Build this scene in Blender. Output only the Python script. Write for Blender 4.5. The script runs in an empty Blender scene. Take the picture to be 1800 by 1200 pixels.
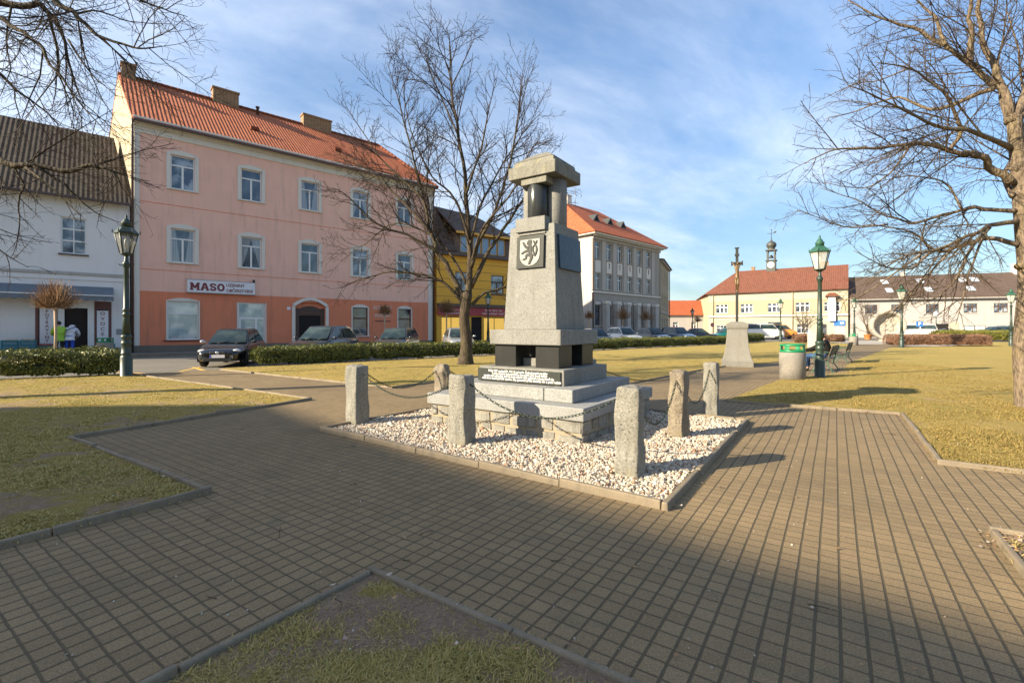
# Town square with a granite war memorial, bare winter trees and painted town houses.
import bpy, bmesh, math, random
import numpy as np
from math import sin, cos, pi, radians, atan2, hypot, sqrt
from mathutils import Vector, Matrix, noise
from mathutils.geometry import delaunay_2d_cdt

random.seed(7)
SC = bpy.context.scene
COL = SC.collection
F, CX, HY, EYE = 830.0, 900.0, 578.0, 1.45     # focal length (px of the 1800 px frame), principal point, eye height


def G(px, py, z=0.0):
    """ground point seen at a photo pixel"""
    y = F * (EYE - z) / (py - HY)
    return ((px - CX) / F * y, y)


def XA(px, y):
    return (px - CX) / F * y


def ZA(py, y):
    return EYE + (HY - py) / F * y


A = Vector((0.565, 0.825))      # the two axes of the square's paving
B = Vector((-0.825, 0.565))

# ------------------------------------------------------------------ mesh building


class MB:
    def __init__(self):
        self.v, self.f, self.s = [], [], []
        self.M = None

    def add(self, verts, faces, smooth=False):
        o = len(self.v)
        if self.M is not None:
            verts = [tuple(self.M @ Vector(p)) for p in verts]
        self.v.extend([tuple(p) for p in verts])
        self.f.extend([tuple(i + o for i in q) for q in faces])
        self.s.extend([smooth] * len(faces))
        return self

    def box(self, x0, x1, y0, y1, z0, z1):
        v = [(x0, y0, z0), (x1, y0, z0), (x1, y1, z0), (x0, y1, z0), (x0, y0, z1), (x1, y0, z1), (x1, y1, z1), (x0, y1, z1)]
        return self.add(v, [(0, 3, 2, 1), (4, 5, 6, 7), (0, 1, 5, 4), (1, 2, 6, 5), (2, 3, 7, 6), (3, 0, 4, 7)])

    def cbox(self, c, s):
        return self.box(c[0] - s[0] / 2, c[0] + s[0] / 2, c[1] - s[1] / 2, c[1] + s[1] / 2, c[2] - s[2] / 2, c[2] + s[2] / 2)

    def frustum(self, w0, d0, z0, w1, d1, z1, cx=0, cy=0):
        v = []
        for w, d, z in ((w0, d0, z0), (w1, d1, z1)):
            v += [(cx - w, cy - d, z), (cx + w, cy - d, z), (cx + w, cy + d, z), (cx - w, cy + d, z)]
        return self.add(v, [(0, 3, 2, 1), (4, 5, 6, 7), (0, 1, 5, 4), (1, 2, 6, 5), (2, 3, 7, 6), (3, 0, 4, 7)])

    def lathe(self, prof, n=16, c=(0, 0, 0), smooth=True, cap=True, sq=None):
        v, f = [], []
        for r, z in prof:
            for k in range(n):
                a = 2 * pi * (k + 0.5) / n
                v.append((c[0] + r * cos(a), c[1] + r * sin(a), c[2] + z))
        m = len(prof)
        for i in range(m - 1):
            for k in range(n):
                k2 = (k + 1) % n
                f.append((i * n + k, i * n + k2, (i + 1) * n + k2, (i + 1) * n + k))
        if cap:
            f.append(tuple(range(n - 1, -1, -1)))
            f.append(tuple((m - 1) * n + k for k in range(n)))
        return self.add(v, f, smooth)

    def prism(self, pts, y0, y1):
        """polygon in the x-z plane pushed from y0 to y1"""
        n = len(pts)
        v = [(p[0], y0, p[1]) for p in pts] + [(p[0], y1, p[1]) for p in pts]
        f = [tuple(range(n)), tuple(range(2 * n - 1, n - 1, -1))]
        for i in range(n):
            j = (i + 1) % n
            f.append((i, i + n, j + n, j))
        return self.add(v, f)

    def slab(self, pts, z0, z1):
        """polygon in the x-y plane, counter-clockwise, from z0 to z1"""
        n = len(pts)
        v = [(p[0], p[1], z0) for p in pts] + [(p[0], p[1], z1) for p in pts]
        f = [tuple(range(n - 1, -1, -1)), tuple(range(n, 2 * n))]
        for i in range(n):
            j = (i + 1) % n
            f.append((i, j, j + n, i + n))
        return self.add(v, f)

    def tube(self, pts, rad, n=6, cap=True, smooth=True):
        pts = [Vector(p) for p in pts]
        if not hasattr(rad, '__len__'):
            rad = [rad] * len(pts)
        v, f = [], []
        t0 = (pts[1] - pts[0]).normalized()
        ref = Vector((0, 0, 1)) if abs(t0.z) < 0.9 else Vector((1, 0, 0))
        u = t0.cross(ref).normalized()
        m = len(pts)
        for i, p in enumerate(pts):
            t = (pts[min(i + 1, m - 1)] - pts[max(i - 1, 0)])
            if t.length < 1e-9:
                t = t0
            t.normalize()
            u = u - t * u.dot(t)
            if u.length < 1e-6:
                u = t.orthogonal()
            u.normalize()
            w = t.cross(u)
            for k in range(n):
                a = 2 * pi * k / n
                v.append(p + (u * cos(a) + w * sin(a)) * rad[i])
        for i in range(m - 1):
            for k in range(n):
                k2 = (k + 1) % n
                f.append((i * n + k, i * n + k2, (i + 1) * n + k2, (i + 1) * n + k))
        if cap:
            f.append(tuple(range(n - 1, -1, -1)))
            f.append(tuple((m - 1) * n + k for k in range(n)))
        return self.add(v, f, smooth)

    def ball(self, c, r, nu=10, nv=7, sx=1, sy=1, sz=1):
        prof = []
        v, f = [], []
        for i in range(nv + 1):
            th = pi * i / nv
            for k in range(nu):
                a = 2 * pi * k / nu
                v.append((c[0] + sx * r * sin(th) * cos(a), c[1] + sy * r * sin(th) * sin(a), c[2] - sz * r * cos(th)))
        for i in range(nv):
            for k in range(nu):
                k2 = (k + 1) % nu
                f.append((i * nu + k, i * nu + k2, (i + 1) * nu + k2, (i + 1) * nu + k))
        return self.add(v, f, True)

    def build(self, name, mat, parent=None, loc=None, bevel=0.0, seg=1):
        me = bpy.data.meshes.new(name)
        me.from_pydata(self.v, [], self.f)
        me.polygons.foreach_set('use_smooth', self.s)
        me.materials.append(mat)
        me.validate()
        me.update()
        return link(name, me, parent, loc, bevel, seg)


def link(name, me, parent=None, loc=None, bevel=0.0, seg=1):
    o = bpy.data.objects.new(name, me)
    COL.objects.link(o)
    if parent is not None:
        o.parent = parent
    if loc is not None:
        o.location = loc
    if bevel:
        b = o.modifiers.new('Bevel', 'BEVEL')
        b.width, b.segments, b.limit_method, b.angle_limit = bevel, seg, 'ANGLE', radians(35)
    return o


def np_mesh(name, verts, tris, mat, parent=None, smooth=False):
    """triangle soup from numpy arrays"""
    me = bpy.data.meshes.new(name)
    n, m = len(verts), len(tris)
    me.vertices.add(n)
    me.vertices.foreach_set('co', np.asarray(verts, dtype=np.float32).ravel())
    me.loops.add(m * 3)
    me.loops.foreach_set('vertex_index', np.asarray(tris, dtype=np.int32).ravel())
    me.polygons.add(m)
    me.polygons.foreach_set('loop_start', np.arange(0, m * 3, 3, dtype=np.int32))
    me.polygons.foreach_set('loop_total', np.full(m, 3, dtype=np.int32))
    me.materials.append(mat)
    me.update(calc_edges=True)
    me.polygons.foreach_set('use_smooth', [smooth] * m)
    return link(name, me, parent)


def tag(o, label=None, cat=None, group=None, kind=None):
    if label:
        o['label'] = label
    if cat:
        o['category'] = cat
    if group:
        o['group'] = group
    if kind:
        o['kind'] = kind
    return o


def thing(name, label, cat, loc=(0, 0, 0), rotz=0.0, group=None, scale=None):
    o = bpy.data.objects.new(name, None)
    COL.objects.link(o)
    o.empty_display_size = 0.2
    o.location = loc
    o.rotation_euler = (0, 0, rotz)
    if scale:
        o.scale = (scale,) * 3
    return tag(o, label, cat, group)


def copy_tree(o, parent=None):
    c = o.copy()
    COL.objects.link(c)
    if parent is not None:
        c.parent = parent
    for ch in [x for x in COL.objects if x.parent == o]:
        copy_tree(ch, c)
    return c


def dup(root, loc, rotz=None, label=None, scale=None):
    c = copy_tree(root)
    c.location = loc
    if rotz is not None:
        c.rotation_euler = (0, 0, rotz)
    if label:
        c['label'] = label
    if scale:
        c.scale = (scale,) * 3
    return c


def text_obj(name, s, size, mat, parent, loc, rot=(pi / 2, 0, 0), bold=0.0, align='CENTER', depth=0.004, sx=1.0, spacing=1.0):
    cu = bpy.data.curves.new('lettering', 'FONT')
    cu.body, cu.size, cu.extrude, cu.offset = s, size, depth, bold
    cu.align_x, cu.align_y = align, 'CENTER'
    cu.space_line = spacing
    cu.resolution_u = 3
    t = bpy.data.objects.new('lettering_curve', cu)
    COL.objects.link(t)
    dg = bpy.context.evaluated_depsgraph_get()
    dg.update()
    me = bpy.data.meshes.new_from_object(t.evaluated_get(dg))
    bpy.data.objects.remove(t)
    bpy.data.curves.remove(cu)
    me.materials.clear()
    me.materials.append(mat)
    o = link(name, me, parent, loc)
    o.rotation_euler = rot
    o.scale = (sx, 1, 1)
    return o


# ------------------------------------------------------------------ materials
class NT:
    def __init__(self, name):
        self.m = bpy.data.materials.new(name)
        self.m.use_nodes = True
        self.t = self.m.node_tree
        self.t.nodes.clear()
        self.out = self.t.nodes.new('ShaderNodeOutputMaterial')

    def node(self, typ, **kw):
        n = self.t.nodes.new(typ)
        for k, v in kw.items():
            setattr(n, k, v)
        return n

    def put(self, sock, val):
        if isinstance(val, bpy.types.NodeSocket):
            self.t.links.new(val, sock)
        elif isinstance(val, (tuple, list)) and len(val) == 3 and sock.type == 'RGBA':
            sock.default_value = (*val, 1)
        else:
            sock.default_value = val

    def math(self, op, a, b=None, c=None):
        n = self.node('ShaderNodeMath', operation=op)
        for i, x in enumerate((a, b, c)):
            if x is not None:
                self.put(n.inputs[i], x)
        return n.outputs[0]

    def vmath(self, op, a, b=None):
        n = self.node('ShaderNodeVectorMath', operation=op)
        self.put(n.inputs[0], a)
        if b is not None:
            self.put(n.inputs[1], b)
        return n.outputs['Value'] if op in ('DOT_PRODUCT', 'LENGTH') else n.outputs[0]

    def obj(self):
        return self.node('ShaderNodeTexCoord').outputs['Object']

    def uv(self):
        return self.node('ShaderNodeTexCoord').outputs['UV']

    def pos(self):
        return self.node('ShaderNodeNewGeometry').outputs['Position']

    def island(self):
        return self.node('ShaderNodeNewGeometry').outputs['Random Per Island']

    def xyz(self, v):
        n = self.node('ShaderNodeSeparateXYZ')
        self.put(n.inputs[0], v)
        return n.outputs[0], n.outputs[1], n.outputs[2]

    def comb(self, x, y, z):
        n = self.node('ShaderNodeCombineXYZ')
        for i, q in enumerate((x, y, z)):
            self.put(n.inputs[i], q)
        return n.outputs[0]

    def noise(self, vec, scale, detail=4, rough=0.55, out='Fac'):
        n = self.node('ShaderNodeTexNoise')
        self.put(n.inputs['Vector'], vec)
        self.put(n.inputs['Scale'], scale)
        self.put(n.inputs['Detail'], detail)
        self.put(n.inputs['Roughness'], rough)
        return n.outputs[out]

    def voro(self, vec, scale, feature='F1', out='Distance'):
        n = self.node('ShaderNodeTexVoronoi', feature=feature)
        self.put(n.inputs['Vector'], vec)
        self.put(n.inputs['Scale'], scale)
        return n.outputs[out]

    def white(self, vec):
        n = self.node('ShaderNodeTexWhiteNoise', noise_dimensions='3D')
        self.put(n.inputs['Vector'], vec)
        return n.outputs['Value']

    def ramp(self, fac, stops, interp='LINEAR'):
        n = self.node('ShaderNodeValToRGB')
        n.color_ramp.interpolation = interp
        e = n.color_ramp.elements
        while len(e) < len(stops):
            e.new(0.5)
        for i, (p, c) in enumerate(stops):
            e[i].position = p
            e[i].color = (*c, 1) if len(c) == 3 else c
        self.put(n.inputs[0], fac)
        return n.outputs[0]

    def mr(self, fac, a, b, c=0.0, d=1.0, smooth=False):
        n = self.node('ShaderNodeMapRange')
        if smooth:
            n.interpolation_type = 'SMOOTHSTEP'
        for i, x in enumerate((fac, a, b, c, d)):
            self.put(n.inputs[i], x)
        return n.outputs[0]

    def mix(self, fac, a, b, blend='MIX'):
        n = self.node('ShaderNodeMix', data_type='RGBA', blend_type=blend)
        self.put(n.inputs[0], fac)
        self.put(n.inputs[6], a)
        self.put(n.inputs[7], b)
        return n.outputs[2]

    def scale(self, col, fac):
        """colour times a value"""
        n = self.node('ShaderNodeVectorMath', operation='SCALE')
        self.put(n.inputs[0], col)
        self.put(n.inputs['Scale'], fac)
        return n.outputs[0]

    def bump(self, h, strength=0.3, dist=0.01):
        n = self.node('ShaderNodeBump')
        self.put(n.inputs['Strength'], strength)
        self.put(n.inputs['Distance'], dist)
        self.put(n.inputs['Height'], h)
        return n.outputs[0]

    def bsdf(self, color, rough=0.8, normal=None, metallic=0.0, spec=0.5, coat=0.0, alpha=None, trans=None, sub=None):
        p = self.node('ShaderNodeBsdfPrincipled')
        self.put(p.inputs['Base Color'], color)
        self.put(p.inputs['Roughness'], rough)
        self.put(p.inputs['Metallic'], metallic)
        self.put(p.inputs['Specular IOR Level'], spec)
        if coat:
            self.put(p.inputs['Coat Weight'], coat)
            self.put(p.inputs['Coat Roughness'], 0.03)
        if alpha is not None:
            self.put(p.inputs['Alpha'], alpha)
        if trans is not None:
            self.put(p.inputs['Transmission Weight'], trans)
        if normal is not None:
            self.put(p.inputs['Normal'], normal)
        self.t.links.new(p.outputs[0], self.out.inputs[0])
        return self.m


def plain(name, col, rough=0.6, var=0.12, sc=6.0, bump=0.15, metallic=0.0, spec=0.5, coat=0.0, fine=60.0):
    """painted or cast surface with slight mottling"""
    t = NT(name)
    v = t.obj()
    n1 = t.noise(v, sc, 5, 0.6)
    n2 = t.noise(v, fine, 2, 0.6)
    k = t.math('ADD', t.math('MULTIPLY', n1, var * 2), t.math('MULTIPLY', n2, var))
    k = t.math('ADD', k, 1 - var * 1.5)
    c = t.scale(col, k)
    r = t.math('ADD', t.math('MULTIPLY', n1, 0.2), rough - 0.1)
    return t.bsdf(c, r, t.bump(n2, bump, 0.004) if bump else None, metallic, spec, coat)


def granite(name, col, speck=90.0, contrast=0.55, stain_shade=0.25, dark=(0.05, 0.05, 0.045), rough=0.75, bump=0.35, lichen=0.0, spec=0.4):
    t = NT(name)
    v = t.obj()
    n = t.noise(v, speck, 3, 0.75)
    big = t.noise(v, 2.3, 6, 0.62)
    mid = t.noise(v, 11.0, 4, 0.6)
    base = t.ramp(n, [(0.30, tuple(x * (1 - contrast) for x in col)), (0.47, col), (0.56, col), (0.72, tuple(min(1, x * (1 + contrast * 0.8)) for x in col))])
    st = t.mr(t.math('ADD', t.math('MULTIPLY', big, 0.7), t.math('MULTIPLY', mid, 0.3)), 0.42, 0.68, 0, stain_shade)
    c = t.mix(st, base, dark)
    x, y, z = t.xyz(v)
    sk = t.noise(t.comb(t.math('MULTIPLY', x, 7.0), t.math('MULTIPLY', y, 7.0), t.math('MULTIPLY', z, 0.7)), 1.0, 5, 0.65)
    c = t.mix(t.mr(sk, 0.50, 0.74, 0, stain_shade * 1.3), c, dark)
    if lichen:
        lf = t.mr(t.noise(v, 5.0, 5, 0.7), 0.52, 0.66, 0, lichen)
        c = t.mix(lf, c, (0.30, 0.25, 0.09))
    h = t.math('ADD', t.math('MULTIPLY', n, 0.5), mid)
    return t.bsdf(c, rough, t.bump(h, bump, 0.012), spec=spec)


def plaster(name, col, var=0.10, streak=0.10, bump=0.12, dirt=(0.12, 0.10, 0.08)):
    t = NT(name)
    v = t.obj()
    x, y, z = t.xyz(v)
    n1 = t.noise(v, 0.9, 6, 0.62)
    n2 = t.noise(v, 22.0, 3, 0.6)
    st = t.noise(t.comb(t.math('MULTIPLY', x, 2.6), t.math('MULTIPLY', y, 2.6), t.math('MULTIPLY', z, 0.25)), 1.0, 5, 0.65)
    k = t.math('ADD', t.math('MULTIPLY', n1, var * 2), 1 - var)
    k = t.math('ADD', k, t.math('MULTIPLY', t.math('SUBTRACT', n2, 0.5), var))
    c = t.scale(col, k)
    c = t.mix(t.mr(st, 0.52, 0.8, 0, streak * 2), c, dirt)
    return t.bsdf(c, 0.88, t.bump(t.math('ADD', n2, n1), bump, 0.02), spec=0.25)


def rooftile(name, c1, c2, tw=0.24, th=0.32, lich=0.15, lcol=(0.10, 0.10, 0.07), bump=1.0, wave=True):
    """rows of pantiles; u runs along the eaves and v up the slope, in metres"""
    t = NT(name)
    u, v, _ = t.xyz(t.uv())
    row = t.math('DIVIDE', v, th)
    col = t.math('DIVIDE', u, tw)
    ri, ci = t.math('FLOOR', row), t.math('FLOOR', col)
    fr, fc = t.math('FRACT', row), t.math('FRACT', col)
    rnd = t.white(t.comb(ci, ri, 3.0))
    big = t.noise(t.comb(u, v, 0.0), 0.5, 5, 0.65)
    c = t.mix(t.math('ADD', t.math('MULTIPLY', rnd, 0.7), t.math('MULTIPLY', big, 0.3)), c1, c2)
    l = t.noise(t.comb(u, v, 5.0), 2.5, 6, 0.7)
    c = t.mix(t.mr(l, 0.5, 0.7, 0, lich), c, lcol)
    gap_shade = t.math('MAXIMUM', t.mr(fr, 0.0, 0.22, 1.0, 0.0), t.mr(t.math('ABSOLUTE', t.math('SUBTRACT', fc, 0.5)), 0.38, 0.5, 0, 0.7))  # joints plus the shade of each tile row, painted into the colour
    c = t.mix(t.math('MULTIPLY', gap_shade, 0.75), c, tuple(x * 0.25 for x in c1))
    h = t.math('MULTIPLY', t.math('SUBTRACT', 1.0, fr), 0.9)
    if wave:
        h = t.math('ADD', h, t.math('SINE', t.math('MULTIPLY', fc, 2 * pi)))
    return t.bsdf(c, 0.8, t.bump(h, bump, 0.035), spec=0.3)


def leafmat(name, cols, rough=0.45, spec=0.5, trans=0.0):
    t = NT(name)
    r = t.island()
    n = len(cols)
    c = t.ramp(r, [(i / max(1, n - 1), q) for i, q in enumerate(cols)])
    p = t.node('ShaderNodeBsdfPrincipled')
    t.put(p.inputs['Base Color'], c)
    t.put(p.inputs['Roughness'], rough)
    t.put(p.inputs['Specular IOR Level'], spec)
    if trans:
        tr = t.node('ShaderNodeBsdfTranslucent')
        t.put(tr.inputs[0], c)
        mx = t.node('ShaderNodeMixShader')
        mx.inputs[0].default_value = trans
        t.t.links.new(p.outputs[0], mx.inputs[1])
        t.t.links.new(tr.outputs[0], mx.inputs[2])
        t.t.links.new(mx.outputs[0], t.out.inputs[0])
    else:
        t.t.links.new(p.outputs[0], t.out.inputs[0])
    return t.m


def bark(name, c1, c2, moss=(0.10, 0.10, 0.03), mossamt=0.4, sc=1.0):
    t = NT(name)
    v = t.obj()
    x, y, z = t.xyz(v)
    q = t.comb(t.math('MULTIPLY', x, 14 * sc), t.math('MULTIPLY', y, 14 * sc), t.math('MULTIPLY', z, 3.2 * sc))
    n = t.noise(q, 1.0, 6, 0.65)
    w = t.voro(q, 1.6)
    k = t.math('ADD', t.math('MULTIPLY', n, 0.6), t.math('MULTIPLY', w, 0.5))
    c = t.mix(t.mr(k, 0.3, 0.75), c1, c2)
    c = t.mix(t.mr(t.noise(v, 2.2, 4, 0.6), 0.5, 0.68, 0, mossamt), c, moss)
    return t.bsdf(c, 0.9, t.bump(k, 0.9, 0.03), spec=0.2)


def paving_mat():
    t = NT('concrete_pavers')
    S = 0.1036
    p = t.pos()
    wob = t.vmath('SUBTRACT', t.noise(p, 0.9, 3, 0.5, 'Color'), (0.5, 0.5, 0.5))
    wob2 = t.vmath('SUBTRACT', t.noise(p, 9.0, 2, 0.5, 'Color'), (0.5, 0.5, 0.5))
    q = t.vmath('ADD', p, t.vmath('ADD', t.scale(wob, 0.008), t.scale(wob2, 0.005)))
    u = t.math('DIVIDE', t.vmath('DOT_PRODUCT', q, (A.x, A.y, 0)), S)
    v = t.math('DIVIDE', t.math('ADD', t.vmath('DOT_PRODUCT', q, (B.x, B.y, 0)), 0.02), S)
    vi = t.math('FLOOR', v)
    u = t.math('ADD', u, t.math('MULTIPLY', t.white(t.comb(vi, 0.0, 1.0)), 0.06))
    ui = t.math('FLOOR', u)
    cell = t.white(t.comb(ui, vi, 0.0))
    du = t.math('ABSOLUTE', t.math('SUBTRACT', t.math('FRACT', u), 0.5))
    dv = t.math('ABSOLUTE', t.math('SUBTRACT', t.math('FRACT', v), 0.5))
    jn = t.math('MULTIPLY', t.noise(p, 40.0, 2, 0.5), 0.05)
    jv = t.mr(t.math('ADD', dv, jn), 0.440, 0.488, 0, 0.92, True)
    ju = t.mr(t.math('ADD', du, jn), 0.453, 0.498, 0, 0.85, True)
    j = t.math('MAXIMUM', jv, ju)
    sp = t.mr(t.noise(p, 150.0, 2, 0.8), 0.28, 0.72)
    sp2 = t.mr(t.noise(p, 62.0, 3, 0.8), 0.25, 0.75)
    big = t.noise(p, 0.8, 5, 0.6)
    k = t.math('ADD', t.math('MULTIPLY', cell, 0.20), t.math('MULTIPLY', sp, 0.95))
    k = t.math('ADD', k, t.math('MULTIPLY', big, 0.50))
    k = t.math('ADD', k, t.math('MULTIPLY', sp2, 0.55))
    k = t.math('ADD', k, -0.06)
    c = t.scale((0.222, 0.158, 0.084), k)
    c = t.mix(t.mr(t.noise(p, 2.4, 5, 0.7), 0.55, 0.75, 0, 0.45), c, (0.10, 0.10, 0.065))
    c = t.mix(t.mr(t.noise(p, 0.55, 6, 0.7), 0.54, 0.72, 0, 0.38), c, (0.085, 0.070, 0.042))
    c = t.mix(t.mr(t.noise(p, 1.3, 5, 0.75), 0.60, 0.74, 0, 0.30), c, (0.30, 0.235, 0.150))
    bits = t.mr(t.voro(p, 34.0), 0.0, 0.07, 0.8, 0)
    jc = t.mix(t.noise(p, 30.0, 3, 0.6), (0.060, 0.050, 0.030), (0.115, 0.088, 0.050))
    c = t.mix(t.math('MULTIPLY', bits, t.math('GREATER_THAN', t.white(t.vmath('FLOOR', t.scale(p, 34.0))), 0.93)), c, (0.34, 0.31, 0.25))
    c = t.mix(j, c, jc)
    h = t.math('ADD', t.math('MULTIPLY', t.math('SUBTRACT', 1.0, j), 1.0), t.math('MULTIPLY', t.math('ADD', sp, t.math('ADD', sp2, cell)), 0.25))
    return t.bsdf(c, 0.85, t.bump(h, 0.8, 0.009), spec=0.3)


def asphalt_mat(name, col):
    t = NT(name)
    p = t.pos()
    n = t.noise(p, 80.0, 3, 0.8)
    big = t.noise(p, 0.35, 6, 0.65)
    crack = t.mr(t.voro(p, 0.45, 'DISTANCE_TO_EDGE'), 0.0, 0.015, 0.45, 0)
    k = t.math('ADD', t.math('MULTIPLY', n, 0.7), t.math('MULTIPLY', big, 0.9))
    c = t.scale(col, t.math('ADD', k, 0.2))
    c = t.mix(crack, c, (0.04, 0.04, 0.04))
    return t.bsdf(c, 0.85, t.bump(n, 0.5, 0.008), spec=0.3)


def lawn_mat():
    t = NT('lawn_soil')
    p = t.pos()
    att = t.node('ShaderNodeAttribute', attribute_name='soil').outputs['Fac']
    n1 = t.noise(p, 0.7, 5, 0.6)
    n2 = t.noise(p, 7.0, 5, 0.7)
    n3 = t.noise(p, 60.0, 4, 0.75)
    g = t.mix(t.mr(n1, 0.35, 0.65), (0.410, 0.295, 0.082), (0.275, 0.245, 0.060))
    g = t.mix(t.mr(n2, 0.35, 0.7), g, (0.450, 0.320, 0.112))
    s = t.mix(n2, (0.260, 0.180, 0.118), (0.440, 0.320, 0.220))
    m = t.math('ADD', att, t.math('MULTIPLY', t.math('SUBTRACT', n3, 0.5), 0.7))
    m = t.math('ADD', m, t.math('MULTIPLY', t.math('SUBTRACT', n2, 0.5), 0.6))
    c = t.mix(t.mr(m, 0.38, 0.66, 0, 1, True), g, s)
    c = t.scale(c, t.math('ADD', t.math('MULTIPLY', n3, 1.7), 0.15))
    h = t.math('ADD', n3, t.math('MULTIPLY', n2, 1.2))
    return t.bsdf(c, 0.95, t.bump(h, 1.0, 0.05), spec=0.15)


def glass_pane(name, col=(0.02, 0.03, 0.045), rough=0.04, wav=0.03, light=None, lsc=0.9, spec=1.0, coat=0.6, drape=None):
    """window glass with a dim room or a pale curtain behind it"""
    t = NT(name)
    v = t.obj()
    c = col
    if light:
        c = t.mix(t.mr(t.noise(v, lsc, 3, 0.5), 0.42, 0.62), col, light)
    if drape:
        x, y, z = t.xyz(v)
        off = t.math('ABSOLUTE', t.math('SUBTRACT', x, 0.6))
        edge = t.math('SUBTRACT', off, t.math('ADD', drape[0], t.math('MULTIPLY', t.math('SUBTRACT', z, 0.6), drape[1])))
        fold = t.math('ADD', t.math('MULTIPLY', t.math('SINE', t.math('MULTIPLY', x, 70.0)), 0.22), 0.72)
        c = t.mix(t.mr(edge, 0.0, 0.03), c, t.scale((0.34, 0.36, 0.38), fold))
    n = t.noise(v, 1.7, 2, 0.5)
    return t.bsdf(c, rough, t.bump(n, wav, 0.2), spec=spec, coat=coat)


M = {}
M['paving'] = paving_mat()
M['asphalt'] = asphalt_mat('street_asphalt', (0.165, 0.150, 0.125))
M['plaza'] = asphalt_mat('pale_gravel_path', (0.36, 0.33, 0.28))
M['sidewalk'] = asphalt_mat('sidewalk_concrete', (0.19, 0.17, 0.15))
M['lawn'] = lawn_mat()
M['kerb'] = granite('kerb_concrete', (0.225, 0.178, 0.118), 110, 0.35, 0.35, bump=0.4)
M['granite'] = granite('monument_granite', (0.208, 0.204, 0.184), 46, 0.62, 0.42, (0.10, 0.095, 0.08), bump=0.25)  # strong stains here also stand in for dappled tree shade
M['granite_lt'] = granite('step_granite', (0.255, 0.255, 0.245), 50, 0.6, 0.34, (0.13, 0.125, 0.11), bump=0.2)
M['granite_cap'] = granite('capital_granite', (0.190, 0.182, 0.148), 46, 0.65, 0.6, (0.075, 0.07, 0.05), bump=0.4, lichen=0.35)
M['post'] = granite('hewn_post_granite', (0.215, 0.203, 0.172), 48, 0.85, 0.40, (0.10, 0.092, 0.07), bump=1.0, lichen=0.15)
M['post_brown'] = granite('brownish_post_granite', (0.200, 0.165, 0.118), 48, 0.85, 0.42, (0.09, 0.07, 0.05), bump=1.0, lichen=0.25)
M['rubble'] = granite('rubble_stone', (0.25, 0.235, 0.20), 45, 0.5, 0.5, (0.06, 0.06, 0.055), bump=0.7)
M['mortar'] = plain('mortar', (0.27, 0.225, 0.155), 0.9, 0.2, 12, 0.5)
M['black_granite'] = granite('black_polished_granite', (0.030, 0.032, 0.030), 140, 0.5, 0.15, (0.05, 0.05, 0.045), rough=0.20, bump=0.02)
M['panel_granite'] = granite('dark_panel_granite', (0.036, 0.040, 0.036), 60, 0.4, 0.2, (0.07, 0.07, 0.06), rough=0.5, bump=0.05, spec=0.12)
M['black_granite_dull'] = granite('dark_pier_granite', (0.020, 0.021, 0.019), 120, 0.5, 0.20, (0.055, 0.052, 0.045), rough=0.32, bump=0.03, spec=0.3)
M['white_letters'] = plain('white_letter_paint', (0.80, 0.79, 0.75), 0.6, 0.05)
M['gravel'] = leafmat('white_gravel', [(0.42, 0.37, 0.29), (0.53, 0.48, 0.39), (0.32, 0.27, 0.20), (0.57, 0.53, 0.46), (0.25, 0.20, 0.14), (0.40, 0.36, 0.30), (0.52, 0.47, 0.39), (0.20, 0.105, 0.06), (0.46, 0.33, 0.24), (0.48, 0.43, 0.35)], 0.75, 0.3)
M['gravel_bed'] = plain('gravel_bed', (0.36, 0.30, 0.23), 0.9, 0.3, 20, 0.8, fine=45)
M['blade'] = leafmat('grass_blade', [(0.230, 0.182, 0.046), (0.350, 0.245, 0.078), (0.180, 0.160, 0.038), (0.430, 0.300, 0.112), (0.285, 0.218, 0.056), (0.370, 0.258, 0.088)], 0.6, 0.3, 0.25)
M['blade_green'] = leafmat('grass_blade_green', [(0.310, 0.260, 0.064), (0.440, 0.335, 0.098), (0.540, 0.400, 0.145), (0.250, 0.240, 0.058), (0.620, 0.465, 0.205)], 0.6, 0.3, 0.25)
M['dead_leaf'] = leafmat('dead_leaf', [(0.26, 0.12, 0.045), (0.36, 0.22, 0.10), (0.18, 0.09, 0.045), (0.50, 0.42, 0.33)], 0.7, 0.3)
M['hedge'] = leafmat('evergreen_leaf', [(0.040, 0.060, 0.012), (0.100, 0.120, 0.018), (0.160, 0.170, 0.026), (0.060, 0.078, 0.016), (0.240, 0.225, 0.040), (0.120, 0.120, 0.028)], 0.46, 0.4, 0.15)
M['hedge_yellow'] = leafmat('yellow_green_leaf', [(0.10, 0.13, 0.02), (0.22, 0.21, 0.03), (0.30, 0.25, 0.04), (0.07, 0.10, 0.02)], 0.45, 0.5, 0.15)
M['hedge_brown'] = leafmat('brown_hedge_twig', [(0.20, 0.105, 0.065), (0.27, 0.15, 0.095), (0.14, 0.075, 0.045), (0.31, 0.18, 0.115)], 0.8, 0.2)
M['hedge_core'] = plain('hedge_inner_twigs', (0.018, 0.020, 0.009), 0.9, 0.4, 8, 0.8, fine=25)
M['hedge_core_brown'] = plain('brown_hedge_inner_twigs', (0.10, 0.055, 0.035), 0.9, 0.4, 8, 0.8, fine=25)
M['bark'] = bark('lime_bark', (0.026, 0.021, 0.015), (0.092, 0.070, 0.047), (0.090, 0.078, 0.030), 0.45)
M['bark_big'] = bark('old_lime_bark', (0.065, 0.048, 0.034), (0.215, 0.165, 0.115), (0.16, 0.125, 0.05), 0.55, 1.5)
M['twig'] = bark('twig_bark', (0.022, 0.016, 0.012), (0.046, 0.033, 0.025), (0.04, 0.033, 0.015), 0.2)
M['twig_pale'] = bark('old_twig_bark', (0.040, 0.028, 0.019), (0.090, 0.064, 0.040), (0.085, 0.066, 0.025), 0.35)  # paler than the other twig bark
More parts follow.
